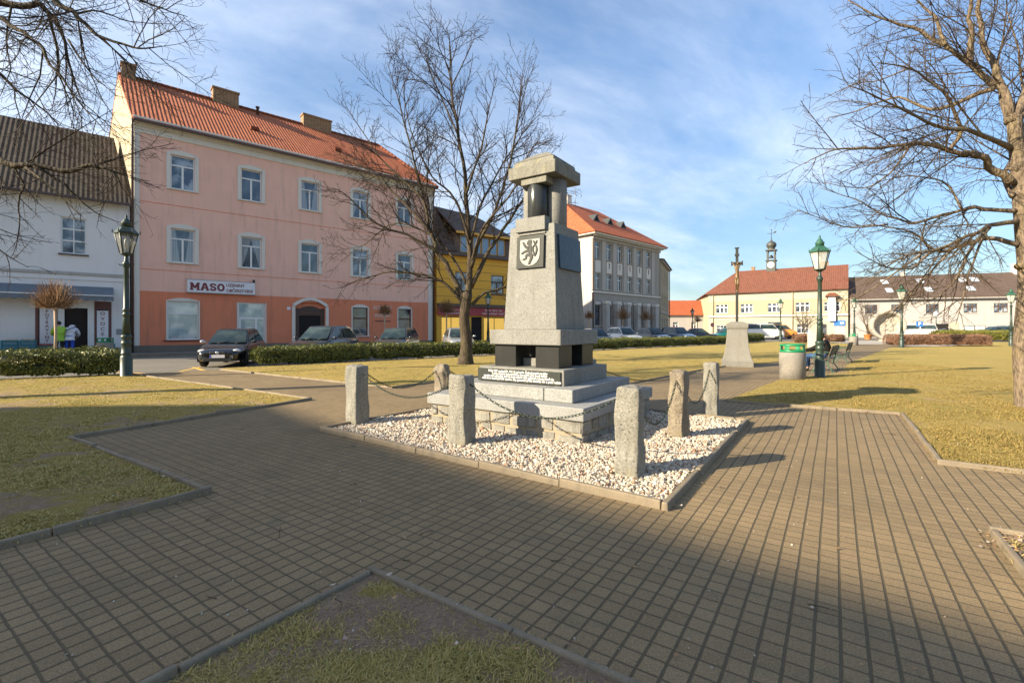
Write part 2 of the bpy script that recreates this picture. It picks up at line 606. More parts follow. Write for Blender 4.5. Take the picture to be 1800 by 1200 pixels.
M['shoot'] = plain('young_shoot_bark', (0.24, 0.13, 0.055), 0.7, 0.2)
M['young_trunk'] = plain('young_tree_bark', (0.38, 0.27, 0.17), 0.8, 0.2, 8, 0.4)
M['iron_green'] = plain('green_painted_iron', (0.022, 0.040, 0.030), 0.42, 0.25, 7, 0.2, spec=0.5)
M['iron_green_lt'] = plain('bright_green_roof_iron', (0.026, 0.088, 0.058), 0.45, 0.25, 9, 0.1)
M['iron_black'] = plain('black_iron', (0.016, 0.016, 0.016), 0.45, 0.2)
M['chain'] = plain('green_chain_iron', (0.018, 0.030, 0.020), 0.4, 0.2, metallic=0.3)
t_ = NT('lantern_glass')
M['lantern_glass'] = t_.bsdf((0.62, 0.60, 0.52), 0.25, None, alpha=0.55)
# ------------------------------------------------------------------ camera, sun, sky
cam = bpy.data.cameras.new('camera')
cam.sensor_width = 36.0
cam.lens = F / 1800 * 36.0
cam.shift_y = -(600 - HY) / 1800
cam.clip_start, cam.clip_end = 0.05, 3000
co = bpy.data.objects.new('camera', cam)
COL.objects.link(co)
co.location = (0, 0, EYE)
co.rotation_euler = (pi / 2, 0, 0)
SC.camera = co

SUN_EL = radians(24.0)
SUN_AZ = atan2(-0.93, -0.367)                   # clockwise from +Y
sun_dir = Vector((sin(SUN_AZ) * cos(SUN_EL), cos(SUN_AZ) * cos(SUN_EL), sin(SUN_EL)))
sl = bpy.data.lights.new('sun', 'SUN')
sl.energy, sl.angle, sl.color = 5.0, radians(0.55), (1.0, 0.86, 0.63)
so = bpy.data.objects.new('sun', sl)
COL.objects.link(so)
so.location = (-30, -12, 30)
so.rotation_euler = sun_dir.to_track_quat('Z', 'Y').to_euler()

w = bpy.data.worlds.new('World')
SC.world = w
w.use_nodes = True
nt = w.node_tree
nt.nodes.clear()


def wn(typ, **kw):
    n = nt.nodes.new(typ)
    for k, v in kw.items():
        setattr(n, k, v)
    return n


def wput(s, v):
    if isinstance(v, bpy.types.NodeSocket):
        nt.links.new(v, s)
    else:
        s.default_value = v


def wmath(op, a, b=None):
    n = wn('ShaderNodeMath', operation=op)
    wput(n.inputs[0], a)
    if b is not None:
        wput(n.inputs[1], b)
    return n.outputs[0]


sky = wn('ShaderNodeTexSky', sky_type='NISHITA')
sky.sun_disc = False
sky.sun_elevation = SUN_EL
sky.sun_rotation = SUN_AZ % (2 * pi)
sky.altitude = 200
sky.air_density, sky.dust_density, sky.ozone_density = 1.0, 0.5, 2.4
tc = wn('ShaderNodeTexCoord')
sep = wn('ShaderNodeSeparateXYZ')
wput(sep.inputs[0], tc.outputs['Generated'])
zz = wmath('ADD', wmath('MAXIMUM', sep.outputs[2], 0.0), 0.16)
cu, cv = wmath('DIVIDE', sep.outputs[0], zz), wmath('DIVIDE', sep.outputs[1], zz)
cmb = wn('ShaderNodeCombineXYZ')
wput(cmb.inputs[0], wmath('ADD', wmath('MULTIPLY', cu, 0.50), wmath('MULTIPLY', cv, 0.30)))
wput(cmb.inputs[1], wmath('SUBTRACT', wmath('MULTIPLY', cv, 0.85), wmath('MULTIPLY', cu, 0.55)))
wput(cmb.inputs[2], 4.7)


def wnoise(vec, sc, det, rough, dist=0.0):
    n = wn('ShaderNodeTexNoise')
    wput(n.inputs['Vector'], vec)
    wput(n.inputs['Scale'], sc)
    wput(n.inputs['Detail'], det)
    wput(n.inputs['Roughness'], rough)
    wput(n.inputs['Distortion'], dist)
    return n.outputs['Fac']


c1 = wnoise(cmb.outputs[0], 0.75, 8, 0.58, 0.5)
c2 = wnoise(cmb.outputs[0], 2.6, 8, 0.62, 0.3)
# the veil of cloud is thicker to the left (west) and thins to open blue on the right
side = wmath('MULTIPLY', wmath('SUBTRACT', wmath('MULTIPLY', sep.outputs[0], -1.0), 0.0), 0.15)
low = wmath('MULTIPLY', wmath('SUBTRACT', 0.45, sep.outputs[2]), 0.10)
dens = wmath('ADD', wmath('ADD', wmath('MULTIPLY', c1, 0.75), wmath('MULTIPLY', c2, 0.30)), wmath('ADD', side, low))
mr = wn('ShaderNodeMapRange')
mr.interpolation_type = 'SMOOTHSTEP'
for i, x in enumerate((dens, 0.40, 0.84, 0.0, 0.80)):
    wput(mr.inputs[i], x)
mx = wn('ShaderNodeMix', data_type='RGBA')
wput(mx.inputs[0], mr.outputs[0])
tint = wn('ShaderNodeMix', data_type='RGBA', blend_type='MULTIPLY')
wput(tint.inputs[0], 1.0)
wput(tint.inputs[6], sky.outputs[0])
hz = wn('ShaderNodeMapRange')
for i, x in enumerate((sep.outputs[2], 0.0, 0.5, 0.40, 0.95)):
    wput(hz.inputs[i], x)
hc = wn('ShaderNodeCombineXYZ')
for i, q in enumerate((0.71, 0.735, 0.745)):
    wput(hc.inputs[i], wmath('MULTIPLY', hz.outputs[0], q))
wput(tint.inputs[7], hc.outputs[0])
wput(mx.inputs[6], tint.outputs[2])
wput(mx.inputs[7], (3.75, 3.9, 4.15, 1))
bg = wn('ShaderNodeBackground')
wput(bg.inputs[0], mx.outputs[2])
bg.inputs[1].default_value = 0.145
wo = wn('ShaderNodeOutputWorld')
nt.links.new(bg.outputs[0], wo.inputs[0])
SC.view_settings.view_transform = 'Standard'
SC.view_settings.look = 'None'
SC.view_settings.exposure = 1.42
SC.view_settings.gamma = 1.0
SC.cycles.max_bounces = 6
SC.cycles.transparent_max_bounces = 12

# ------------------------------------------------------------------ ground, paving, lawns
mb = MB()
mb.add([(-400, -200, -0.012), (600, -200, -0.012), (600, 900, -0.012), (-400, 900, -0.012)], [(0, 1, 2, 3)])
tag(mb.build('ground', M['asphalt']), 'grey asphalt streets and ground of the square', 'ground', kind='structure')


def sheet(name, pts, z, mat, label, cat):
    me = bpy.data.meshes.new(name)
    bm = bmesh.new()
    vs = [bm.verts.new((p[0], p[1], z)) for p in pts]
    es = [bm.edges.new((vs[i], vs[(i + 1) % len(vs)])) for i in range(len(vs))]
    bmesh.ops.triangle_fill(bm, edges=es, use_beauty=True)
    for f_ in bm.faces:
        f_.normal_update()
        if f_.normal.z < 0:
            f_.normal_flip()
    bm.to_mesh(me)
    bm.free()
    me.materials.append(mat)
    return tag(link(name, me), label, cat, kind='structure')


sheet('paving', [(-16, -5), (15, -5), (15, 6), (10, 10), (9.5, 14), (14.8, 20.4), (29, 35.8), (39, 45.5), (32, 44.5), (18, 29.5), (10, 20), (4, 17), (-4, 14), (-10.4, 17.0), (-12.4, 15.1)],
      0.0, M['paving'], 'dark concrete block paving of the square', 'paving')
sheet('gravel_plaza', [(27, 36), (31.5, 42), (33, 47), (38, 58), (44, 58), (50, 52), (43, 43)], -0.004, M['plaza'], 'pale gravel area round the stone ring', 'path')


def inpoly(x, y, poly):
    c = False
    j = len(poly) - 1
    for i in range(len(poly)):
        xi, yi = poly[i][0], poly[i][1]
        xj, yj = poly[j][0], poly[j][1]
        if (yi > y) != (yj > y) and x < (xj - xi) * (y - yi) / (yj - yi) + xi:
            c = not c
        j = i
    return c


def edgedist(x, y, poly):
    d = 1e9
    for i in range(len(poly)):
        ax, ay = poly[i][0], poly[i][1]
        bx, by = poly[(i + 1) % len(poly)][0], poly[(i + 1) % len(poly)][1]
        L = (bx - ax) ** 2 + (by - ay) ** 2
        t = max(0, min(1, ((x - ax) * (bx - ax) + (y - ay) * (by - ay)) / L))
        d = min(d, hypot(x - ax - t * (bx - ax), y - ay - t * (by - ay)))
    return d


def soil_at(x, y, poly, bias, edge):
    n = noise.fractal(Vector((x * 0.55, y * 0.55, 1.3)), 0.9, 2.1, 4)
    n2 = noise.fractal(Vector((x * 2.1, y * 2.1, 7.7)), 0.9, 2.1, 3)
    n3 = noise.fractal(Vector((x * 6.3, y * 6.3, 2.2)), 0.9, 2.1, 3)
    s = bias + n * 0.24 + n2 * 0.32 + n3 * 0.30
    s += edge * max(0, 1 - edgedist(x, y, poly) / 0.35)
    return max(0.0, min(1.0, s))


def lawn(name, poly, cell, label, bias=0.25, edge=0.2, blades=0, maxd=16, bh=(0.02, 0.05), mat='blade', z=0.022, bw=0.004):
    xs, ys = [p[0] for p in poly], [p[1] for p in poly]
    pts = [Vector((p[0], p[1])) for p in poly]
    n = len(pts)
    rnd = random.Random(len(name) + n)
    x = min(xs)
    while x < max(xs):
        y = min(ys)
        while y < max(ys):
            c = cell if hypot(x, y) < 18 else cell * 3
            q = (x + rnd.uniform(-.3, .3) * c, y + rnd.uniform(-.3, .3) * c)
            keep = c == cell or rnd.random() < 0.12
            if keep and inpoly(q[0], q[1], poly) and edgedist(q[0], q[1], poly) > cell * 0.4:
                pts.append(Vector(q))
            y += cell
        x += cell
    vs, es, fs, *_ = delaunay_2d_cdt(pts, [], [list(range(n))], 1, 1e-5)
    me = bpy.data.meshes.new(name)
    so_, zz_ = [], []
    for v in vs:
        s = soil_at(v.x, v.y, poly, bias, edge)
        so_.append(s)
        h = noise.fractal(Vector((v.x * 1.2, v.y * 1.2, 0)), 1.0, 2, 3) * 0.018
        ed = edgedist(v.x, v.y, poly)
        zz_.append(z + (h * min(1, ed / 0.3) if ed > 1e-4 else 0) + min(0.03, ed * 0.04))
    me.from_pydata([(v.x, v.y, q) for v, q in zip(vs, zz_)], [], fs)
    me.update()
    if sum(p.normal.z for p in me.polygons) < 0:
        me.flip_normals()
    at = me.attributes.new('soil', 'FLOAT', 'POINT')
    at.data.foreach_set('value', so_)
    me.polygons.foreach_set('use_smooth', [True] * len(me.polygons))
    me.materials.append(M['lawn'])
    tag(link(name, me), label, 'lawn', kind='structure')
    if blades:
        V, T = [], []
        tries = 0
        k = 0
        vis = [p for p in poly]
        x0, x1, y0, y1 = max(min(xs), -14), min(max(xs), 16), max(min(ys), 1.5), min(max(ys), maxd)
        while k < blades and tries < blades * 6:
            tries += 1
            # more blades where they show larger
            r = rnd.random() ** 1.6
            y = y0 + (y1 - y0) * r
            x = rnd.uniform(max(x0, -1.15 * y - 0.3), min(x1, 1.15 * y + 0.3)) if max(x0, -1.15 * y - .3) < min(x1, 1.15 * y + .3) else None
            if x is None or not inpoly(x, y, poly):
                continue
            s = soil_at(x, y, poly, bias, edge) + noise.noise(Vector((x * 9, y * 9, 3))) * 0.25
            if s > 0.75 or rnd.random() < s * 1.45 - 0.1:
                continue
            m_ = rnd.randint(2, 5)
            zb = z + min(0.03, edgedist(x, y, poly) * 0.04) - 0.006
            for _ in range(m_):
                px, py = x + rnd.gauss(0, 0.028), y + rnd.gauss(0, 0.028)
                a = rnd.uniform(0, 2 * pi)
                h = rnd.uniform(*bh) * (1.3 - s)
                ln = h * rnd.uniform(0.5, 2.6)
                wd = bw * rnd.uniform(0.7, 1.4)
                dx, dy = cos(a), sin(a)
                b0 = len(V)
                V += [(px - dy * wd, py + dx * wd, zb), (px + dy * wd, py - dx * wd, zb),
                      (px + dx * ln * .45 - dy * wd * .8, py + dy * ln * .45 + dx * wd * .8, zb + h * .75),
                      (px + dx * ln * .45 + dy * wd * .8, py + dy * ln * .45 - dx * wd * .8, zb + h * .75),
                      (px + dx * ln, py + dy * ln, zb + h)]
                T += [(b0, b0 + 1, b0 + 3), (b0, b0 + 3, b0 + 2), (b0 + 2, b0 + 3, b0 + 4)]
            k += 1
        if k:
            tag(np_mesh('grass', np.array(V), np.array(T), M[mat]), 'short worn winter grass', 'grass', kind='stuff')


def ext(p, d, l):
    return (p[0] + d.x * l, p[1] + d.y * l)


c1_ = G(365, 868)
LAWN_LEFT = [G(545, 703), G(125, 772), c1_, ext(c1_, A, -6.0), (-22, -4), (-22, 9.0), (-12.2, 15.0), G(240, 661)]
LAWN_BACK = [(-10.3, 16.7), (-2.93, 11.57), (-0.65, 14.8), (3.04, 12.3), (6.58, 16.5), (8.4, 18.4), (11.8, 20.75), (18.6, 28.7), (32, 43.5), (34, 52), (28, 53.5), (20.6, 44.3), (-10.6, 17.3)]
cb = G(655, 1010)
LAWN_NEAR = [cb, ext(cb, A, -7), ext(ext(cb, A, -7), B, -7), ext(cb, B, -7)]
LAWN_NEAR = [cb, ext(cb, A, -5), ext(ext(cb, A, -5), B, -5), ext(cb, B, -5)]
LAWN_RIGHT = [G(1274, 706), G(1372, 668), (10.6, 15.4), (14.8, 20.6), (29, 36.2), (43, 43), (50, 52), (60, 50), (60, 4), (12.5, 0.0), G(1654, 816), G(1587, 729)]
cr = G(1748, 938)
LAWN_SIDE = [cr, ext(cr, A, -5), ext(ext(cr, A, -5), B, -9), ext(cr, B, -9)]

lawn('lawn', LAWN_LEFT, 0.14, 'worn left lawn inside an angular concrete kerb', 0.32, 0.10, 19000, 15, (0.010, 0.028), 'blade_green')
lawn('lawn', LAWN_BACK, 0.45, 'yellowed lawn behind the monument in front of the hedge', 0.16, 0.1, 9000, 24, (0.010, 0.026))
lawn('lawn', LAWN_NEAR, 0.09, 'muddy grass corner at the very front', 0.56, 0.18, 17000, 5, (0.008, 0.026), 'blade_green', bw=0.0020)
lawn('lawn', LAWN_RIGHT, 0.35, 'wide yellow lawn under the right tree', 0.14, 0.16, 26000, 22, (0.008, 0.024))
lawn('lawn', LAWN_SIDE, 0.15, 'small grass corner at the right edge', 0.35, 0.3, 2500, 6, (0.02, 0.05), 'blade_green')


def kerb(mbk, pts, wid=0.065, top=0.075, step=1.0, closed=False, seed=1):
    rnd = random.Random(seed)
    seq = list(pts) + ([pts[0]] if closed else [])
    for i in range(len(seq) - 1):
        p, q = Vector(seq[i][:2]), Vector(seq[i + 1][:2])
        L = (q - p).length
        d = (q - p) / L
        nrm = Vector((-d.y, d.x))
        k = max(1, round(L / step))
        for j in range(k):
            a, b = L * j / k + (0.003 if j else -wid / 2 + 0.001), L * (j + 1) / k - (0.003 if j < k - 1 else -wid / 2 + wid + 0.002)
            o1, o2 = rnd.gauss(0, 0.006), rnd.gauss(0, 0.006)
            z1, z2 = top + rnd.gauss(0, 0.006), top + rnd.gauss(0, 0.006)
            h = wid / 2
            v = []
            for (s, o, zt) in ((a, o1, z1), (b, o2, z2)):
                c = p + d * s + nrm * o
                v += [(*(c - nrm * h), -0.05), (*(c + nrm * h), -0.05), (*(c + nrm * (h - .008)), zt), (*(c - nrm * (h - .008)), zt),
                      ]
            mbk.add(v, [(0, 1, 2, 3), (7, 6, 5, 4), (0, 3, 7, 4), (1, 5, 6, 2), (3, 2, 6, 7), (0, 4, 5, 1)])


mb = MB()
kerb(mb, [(-12.0, 14.9), G(545, 703), G(125, 772), c1_, ext(c1_, A, -6.0)], 0.055, 0.058, seed=2)
kerb(mb, [(-10.3, 16.7), (-2.93, 11.57), (-0.65, 14.8), (3.04, 12.3), (6.58, 16.5), (8.4, 18.4)], 0.055, 0.045, seed=3)
kerb(mb, [ext(cb, A, -5), cb, ext(cb, B, -5)], 0.050, 0.050, seed=4)
kerb(mb, [G(1274, 706), G(1587, 729), G(1654, 816), (12.5, 0.0)], 0.06, 0.045, seed=5)
kerb(mb, [ext(cr, A, -5), cr, ext(cr, B, -9)], 0.055, 0.05, seed=6)
GB = [(1.234, 3.795), (3.63, 7.3), (-0.29, 10.2), (-2.68, 6.70)]     # corners of the gravel bed
kerb(mb, GB, 0.065, 0.068, 1.0, True, 7)
tag(mb.build('kerb', M['kerb'], bevel=0.010, seg=2), 'narrow concrete kerb stones edging lawns and gravel bed', 'kerb', kind='structure')

# gravel bed
sheet('gravel_bed', GB, 0.012, M['gravel_bed'], 'bed of white gravel around the monument', 'gravel')
MC = Vector((0.53, 7.60))       # centre of the monument


def inmon(x, y, w_):
    r = Vector((x, y)) - MC
    return abs(r.dot(A)) < w_ and abs(r.dot(B)) < w_


ico = bmesh.new()
bmesh.ops.create_icosphere(ico, subdivisions=1, radius=1.0)
IV = np.array([v.co[:] for v in ico.verts])
IF = np.array([[v.index for v in f_.verts] for f_ in ico.faces])
ico.free()
rng = np.random.default_rng(5)


def pebbles(name, spots, size, mat, zoff):
    n = len(spots)
    base = np.repeat(IV[None], n, 0) * (1 + rng.normal(0, 0.16, (n, len(IV), 1)))
    base *= rng.uniform(0.55, 1.25, (n, 1, 3)) * (size * np.exp(rng.normal(0, 0.28, (n, 1, 1))))
    q = rng.normal(0, 1, (n, 4))
    q /= np.linalg.norm(q, axis=1, keepdims=True)
    w_, x, y, z = q.T
    R = np.stack([1 - 2 * (y * y + z * z), 2 * (x * y - z * w_), 2 * (x * z + y * w_), 2 * (x * y + z * w_), 1 - 2 * (x * x + z * z), 2 * (y * z - x * w_), 2 * (x * z - y * w_), 2 * (y * z + x * w_), 1 - 2 * (x * x + y * y)], 1).reshape(n, 3, 3)
    P = np.einsum('nij,nkj->nki', R, base)
    P += np.array(spots)[:, None, :]
    T = IF[None] + (np.arange(n) * len(IV))[:, None, None]
    return np_mesh(name, P.reshape(-1, 3), T.reshape(-1, 3), mat)


sp = []
rnd = random.Random(3)
while len(sp) < 28000:
    x, y = rnd.uniform(-2.7, 3.65), rnd.uniform(3.8, 10.2)
    if not inpoly(x, y, GB) or edgedist(x, y, GB) < 0.05 or inmon(x, y, 1.28):
        continue
    if y > 8.3 and rnd.random() < 0.6:
        continue
    h = 0.020 + 0.022 * noise.fractal(Vector((x * 1.7, y * 1.7, 0)), 1, 2, 3) + rnd.uniform(-0.006, 0.016)
    sp.append((x, y, h))
tag(pebbles('gravel', sp, 0.0150, M['gravel'], 0), 'loose white gravel stones around the monument', 'gravel', kind='stuff')

# dead leaves and grit on the paving, grass and gravel
V, T = [], []
SPOTS = [(G(1587, 729), G(1654, 816)), (G(1520, 726), G(1587, 729)), (G(1172, 884), G(1311, 737)), (G(575, 752), G(1172, 884)), (c1_, G(125, 772)), (G(1748, 938), G(1790, 985))]
for i in range(1250):
    if i < 430:
        x, y = rnd.uniform(-2.6, 3.6), rnd.uniform(3.9, 8.6)
        if not inpoly(x, y, GB) or inmon(x, y, 1.33):
            continue
        z = 0.055
    elif i >= 900:                  # drifts along the kerbs
        (ax_, ay_), (bx_, by_) = SPOTS[i % len(SPOTS)]
        t_ = rnd.random() ** (2.0 if i % len(SPOTS) < 2 else 1.0)
        x, y = ax_ + (bx_ - ax_) * t_ + rnd.gauss(0, .07), ay_ + (by_ - ay_) * t_ + rnd.gauss(0, .07)
        z = 0.012
        if inpoly(x, y, GB) or any(inpoly(x, y, p) for p in (LAWN_LEFT, LAWN_NEAR, LAWN_RIGHT, LAWN_SIDE)):
            z = 0.06
    else:
        y = 2.0 + 10 * rnd.random() ** 1.7
        x = rnd.uniform(-1.1, 1.1) * y
        z = 0.012
        if inpoly(x, y, GB):
            continue
        if any(inpoly(x, y, p) for p in (LAWN_LEFT, LAWN_NEAR, LAWN_RIGHT, LAWN_SIDE, LAWN_BACK)):
            z = 0.085
        elif rnd.random() < 0.80:
            continue
    a, s = rnd.uniform(0, 6.3), rnd.uniform(0.007, 0.021)
    b0 = len(V)
    for (u, v_, zz_) in ((-1, 0, .2), (0, -.55, 0), (0, .55, .25), (1.1, .1, .35)):
        V.append((x + s * (u * cos(a) - v_ * sin(a)), y + s * (u * sin(a) + v_ * cos(a)), z + s * zz_ * rnd.uniform(.3, 1.5)))
    T += [(b0, b0 + 1, b0 + 2), (b0 + 1, b0 + 3, b0 + 2)]
tag(np_mesh('fallen_leaves', np.array(V), np.array(T), M['dead_leaf']), 'dry brown leaves scattered over gravel, paving and grass', 'leaves', kind='stuff')
# a few dry twigs on the paving
for i in range(26):
    y = 2.1 + 5.5 * rnd.random() ** 1.3
    x = rnd.uniform(-1.05, 1.05) * y
    if inpoly(x, y, GB):
        continue
    a, L_ = rnd.uniform(0, 6.3), rnd.uniform(.05, .22)
    z = .075 if any(inpoly(x, y, p) for p in (LAWN_LEFT, LAWN_NEAR, LAWN_RIGHT, LAWN_SIDE)) else .006
    bend = rnd.uniform(-.03, .03)
    tag(MB().tube([(x, y, z), (x + cos(a) * L_ * .5 - sin(a) * bend, y + sin(a) * L_ * .5 + cos(a) * bend, z + .006), (x + cos(a) * L_, y + sin(a) * L_, z)], [.0028, .0024, .0014], 4).build('dry_twig', M['twig_pale']), 'thin dry twig fallen on paving or grass', 'twig', 'dry twigs on the ground')
sp = []
for i in range(150):
    y = 2.0 + 5 * rnd.random() ** 1.4
    x = rnd.uniform(-1.1, 1.1) * y
    if inpoly(x, y, GB):
        continue
    hi = any(inpoly(x, y, p) for p in (LAWN_LEFT, LAWN_NEAR, LAWN_RIGHT, LAWN_SIDE, LAWN_BACK))
    sp.append((x, y, 0.06 if hi else 0.004))
tag(pebbles('strewn_gravel', sp, 0.0045, M['gravel'], 0), 'single white gravel bits strewn on the paving', 'gravel', kind='stuff')
# ------------------------------------------------------------------ the monument
ANG_M = atan2(-B.y, -B.x)        # local +x runs to the right along the front face, local -y faces the viewer
mon = thing('war_memorial', 'tall stepped granite monument with black columns and a lion shield', 'monument', (MC.x, MC.y, 0), ANG_M)


def rough_block(w_, d_, z0, z1, seed, amp, n=6, nz=10, round_=0.03, taper=0.0, crown=0.0, freq=5.0):
    """a hewn block: a subdivided, rounded box pushed about by noise"""
    bm = bmesh.new()
    bmesh.ops.create_cube(bm, size=1.0)
    bmesh.ops.subdivide_edges(bm, edges=bm.edges[:], cuts=n, use_grid_fill=True)
    H = z1 - z0
    for v in bm.verts:
        p = v.co
        t = p.z + 0.5
        x, y, z = p.x * w_, p.y * d_, z0 + t * H
        # round the vertical edges and the top
        ex, ey = abs(p.x) * 2, abs(p.y) * 2
        cr_ = max(0, ex + ey - 1.55)
        x -= math.copysign(cr_ * round_, p.x)
        y -= math.copysign(cr_ * round_, p.y)
        if t > 0.85:
            z -= crown * (max(ex, ey) ** 3) * (t - 0.85) / 0.15
        s = 1 - taper * t
        q = Vector((x * freq + seed * 3.1, y * freq, z * freq))
        d = Vector((noise.noise(q), noise.noise(q + Vector((9, 0, 0))), noise.noise(q + Vector((0, 9, 0))))) * amp
        q2 = q * 3.3
        d += Vector((noise.noise(q2), noise.noise(q2 + Vector((9, 0, 0))), noise.noise(q2 + Vector((0, 9, 0))))) * amp * 0.45
        v.co = Vector((x * s, y * s, z)) + d
    me = bpy.data.meshes.new('hewn_block')
    bm.to_mesh(me)
    bm.free()
    v = [tuple(q.co) for q in me.vertices]
    f = [tuple(p.vertices) for p in me.polygons]
    bpy.data.meshes.remove(me)
    return v, f


# rubble plinth: mortar core with rough stones set proud of it on all four sides
mb = MB().box(-1.272, 1.272, -1.272, 1.272, -0.02, 0.309)
core = mb.build('plinth', M['mortar'], mon)
mb = MB()
rnd = random.Random(11)
for side in range(4):
    R = Matrix.Rotation(side * pi / 2, 4, 'Z')
    for row, (za, zb) in enumerate(((-0.02, 0.135), (0.15, 0.305))):
        x = -1.29
        while x < 1.2:
            wd = rnd.uniform(0.17, 0.42)
            if x + wd > 1.08:
                wd = 1.29 - x
            v, f = rough_block(wd - rnd.uniform(.028, .055), 0.12, za + rnd.uniform(0, .022), zb - rnd.uniform(.005, .03), rnd.random() * 50, 0.012, 3, 4, 0.02, 0, 0.0, 7)
            mb.M = R @ Matrix.Translation((x + wd / 2, -1.235, 0))
            mb.add(v, f, False)
            x += wd
mb.M = None
mb.build('rubble_stones', M['rubble'], core)

mb = MB().box(-1.32, 1.32, -1.32, 1.32, 0.31, 0.475)
mb.build('lower_step', M['granite_lt'], mon, bevel=0.012, seg=2)
# middle step of two stones with an open joint on the front
mb = MB().box(-1.03, 0.58, -1.03, 1.03, 0.477, 0.645)
mb.box(0.60, 1.03, -1.045, 1.03, 0.477, 0.650)
mb.build('middle_step', M['granite_lt'], mon, bevel=0.010, seg=2)
mb = MB().box(-0.745, 0.745, -0.745, 0.745, 0.650, 0.875)
mb.build('upper_step', M['granite'], mon, bevel=0.010, seg=2)
mb = MB().box(-0.765, 0.70, -0.768, -0.747, 0.655, 0.845)
pl = mb.build('inscription_plaque', M['panel_granite'], mon, bevel=0.003)
txt = ['PADLI OBY osvobodil IV. 1951.15 zed osobn. Československé republiky', 'Tu stál v národním boji proti fašismu dnes celých našich životů tvořena',
       'památka všem občanům, kteří za druhé světové války obětovali svobody životů lidu', 'naše krev budiž pamětí výzvou, aby generace příští chránily mír a práci našich']
for i, s in enumerate(txt):
    t = text_obj('lettering', s, 0.047, M['white_letters'], pl, ((-0.03, 0.0, -0.02, 0.02)[i], -0.770, 0.812 - i * 0.038), bold=0.0006, depth=0.002)
    wd = max(v.co.x for v in t.data.vertices) - min(v.co.x for v in t.data.vertices)
    t.scale.x = (1.05, 0.98, 1.24, 1.38)[i] / wd
# four dark piers, the block seen between them, the big slab
for sx in (-1, 1):
    for sy in (-1, 1):
        x0, x1 = sorted((sx * 0.575, sx * 0.175))
        y0, y1 = sorted((sy * 0.575, sy * 0.175))
        MB().box(x0, x1, y0, y1, 0.876, 1.208).build('pier', M['black_granite_dull'], mon, bevel=0.008, seg=2)
MB().box(-0.36, 0.36, -0.36, 0.36, 0.874, 1.00).build('inner_block', M['granite'], mon, bevel=0.008)
MB().box(-0.635, 0.635, -0.635, 0.635, 1.209, 1.44).build('table_slab', M['granite'], mon, bevel=0.018, seg=3)
MB().frustum(0.475, 0.475, 1.441, 0.398, 0.398, 3.04).build('obelisk', M['granite'], mon, bevel=0.008, seg=2)


def facez(z):
    return 0.475 + (0.398 - 0.475) * (z - 1.441) / (3.04 - 1.441)


# header block over the shield
mb = MB()
mb.box(-0.265, 0.265, -facez(2.95) - 0.055, -facez(2.95) + 0.10, 2.945, 3.155)
mb.build('header_block', M['granite'], mon, bevel=0.006, seg=2)
MB().box(-0.235, 0.255, -facez(2.91) - 0.022, -facez(2.91) + 0.05, 2.895, 2.925).build('header_ledge', M['granite'], mon, bevel=0.004)
M['shield_stone'] = granite('pale_shield_stone', (0.34, 0.335, 0.31), 60, 0.25, 0.3, (0.16, 0.155, 0.14), bump=0.15)
# shield plaque, leaning with the tapered face
lean = math.atan2(0.077, 1.6)
zc = 2.625
mb = MB().box(-0.245, 0.245, -0.030, 0.012, -0.248, 0.248)
shp = mb.build('shield_plaque', M['panel_granite'], mon, (0.0, -facez(zc) - 0.006, zc), bevel=0.004)
shp.rotation_euler = (-lean, 0, 0)
pts = [(-0.175, 0.195), (-0.178, -0.06), (-0.165, -0.115), (-0.13, -0.165), (-0.075, -0.20), (0, -0.215), (0.075, -0.20), (0.13, -0.165), (0.165, -0.115), (0.178, -0.06), (0.175, 0.195)]
MB().prism(pts[::-1], -0.037, -0.029).build('shield', M['shield_stone'], shp)


def stroke(mb, pts, wid, y0=-0.0445):
    """flat brush stroke in the x-z plane"""
    n = len(pts)
    L, R_ = [], []
    for i in range(n):
        p = Vector(pts[i])
        t = Vector(pts[min(i + 1, n - 1)]) - Vector(pts[max(i - 1, 0)])
        t.normalize()
        nn = Vector((-t.y, t.x)) * wid[i] / 2
        L.append(p + nn)
        R_.append(p - nn)
    for i in range(n - 1):
        q = [L[i], R_[i], R_[i + 1], L[i + 1]]
        mb.prism([(a.x, a.y) for a in q], y0 - 0.00012 * (len(mb.f) // 6 % 60), y0 + 0.008)


def lp(px, py):      # shield picture coordinates -> plaque metres
    return ((px - 507) / 1140 * 1.0, (520 - py) / 1300 * 1.0)


mb = MB()
S_ = lambda P, W: stroke(mb, [lp(*p) for p in P], [w_ / 900 for w_ in W])
S_([(505, 335), (512, 400), (500, 460), (515, 520), (528, 580)], [40, 52, 74, 52, 50])           # trunk
S_([(545, 330), (500, 325), (470, 345), (455, 372)], [50, 66, 48, 18])                            # head and jaw
S_([(478, 318), (455, 330)], [22, 12])
for dx in (-24, -8, 8, 24):
    S_([(505 + dx, 300), (505 + dx * 1.3, 280)], [9, 4])                                          # crown
S_([(476, 296), (536, 296)], [10, 10])
S_([(490, 440), (430, 420), (400, 375), (378, 335)], [40, 36, 32, 26])                            # upper foreleg
for e in ((350, 322), (362, 312), (385, 312)):
    S_([(380, 340), e], [14, 5])
S_([(490, 490), (430, 500), (390, 515), (352, 540)], [38, 32, 26, 20])                            # lower foreleg
for e in ((330, 530), (334, 550), (350, 558)):
    S_([(360, 535), e], [12, 4])
S_([(520, 570), (460, 580), (432, 600), (440, 640), (395, 660)], [48, 38, 30, 24, 22])            # raised hind leg
for e in ((362, 655), (366, 672), (385, 680)):
    S_([(400, 660), e], [12, 4])
S_([(532, 580), (550, 640), (530, 690), (505, 745)], [50, 44, 30, 24])                            # standing hind leg
for e in ((485, 762), (505, 770), (525, 764)):
    S_([(508, 740), e], [12, 4])
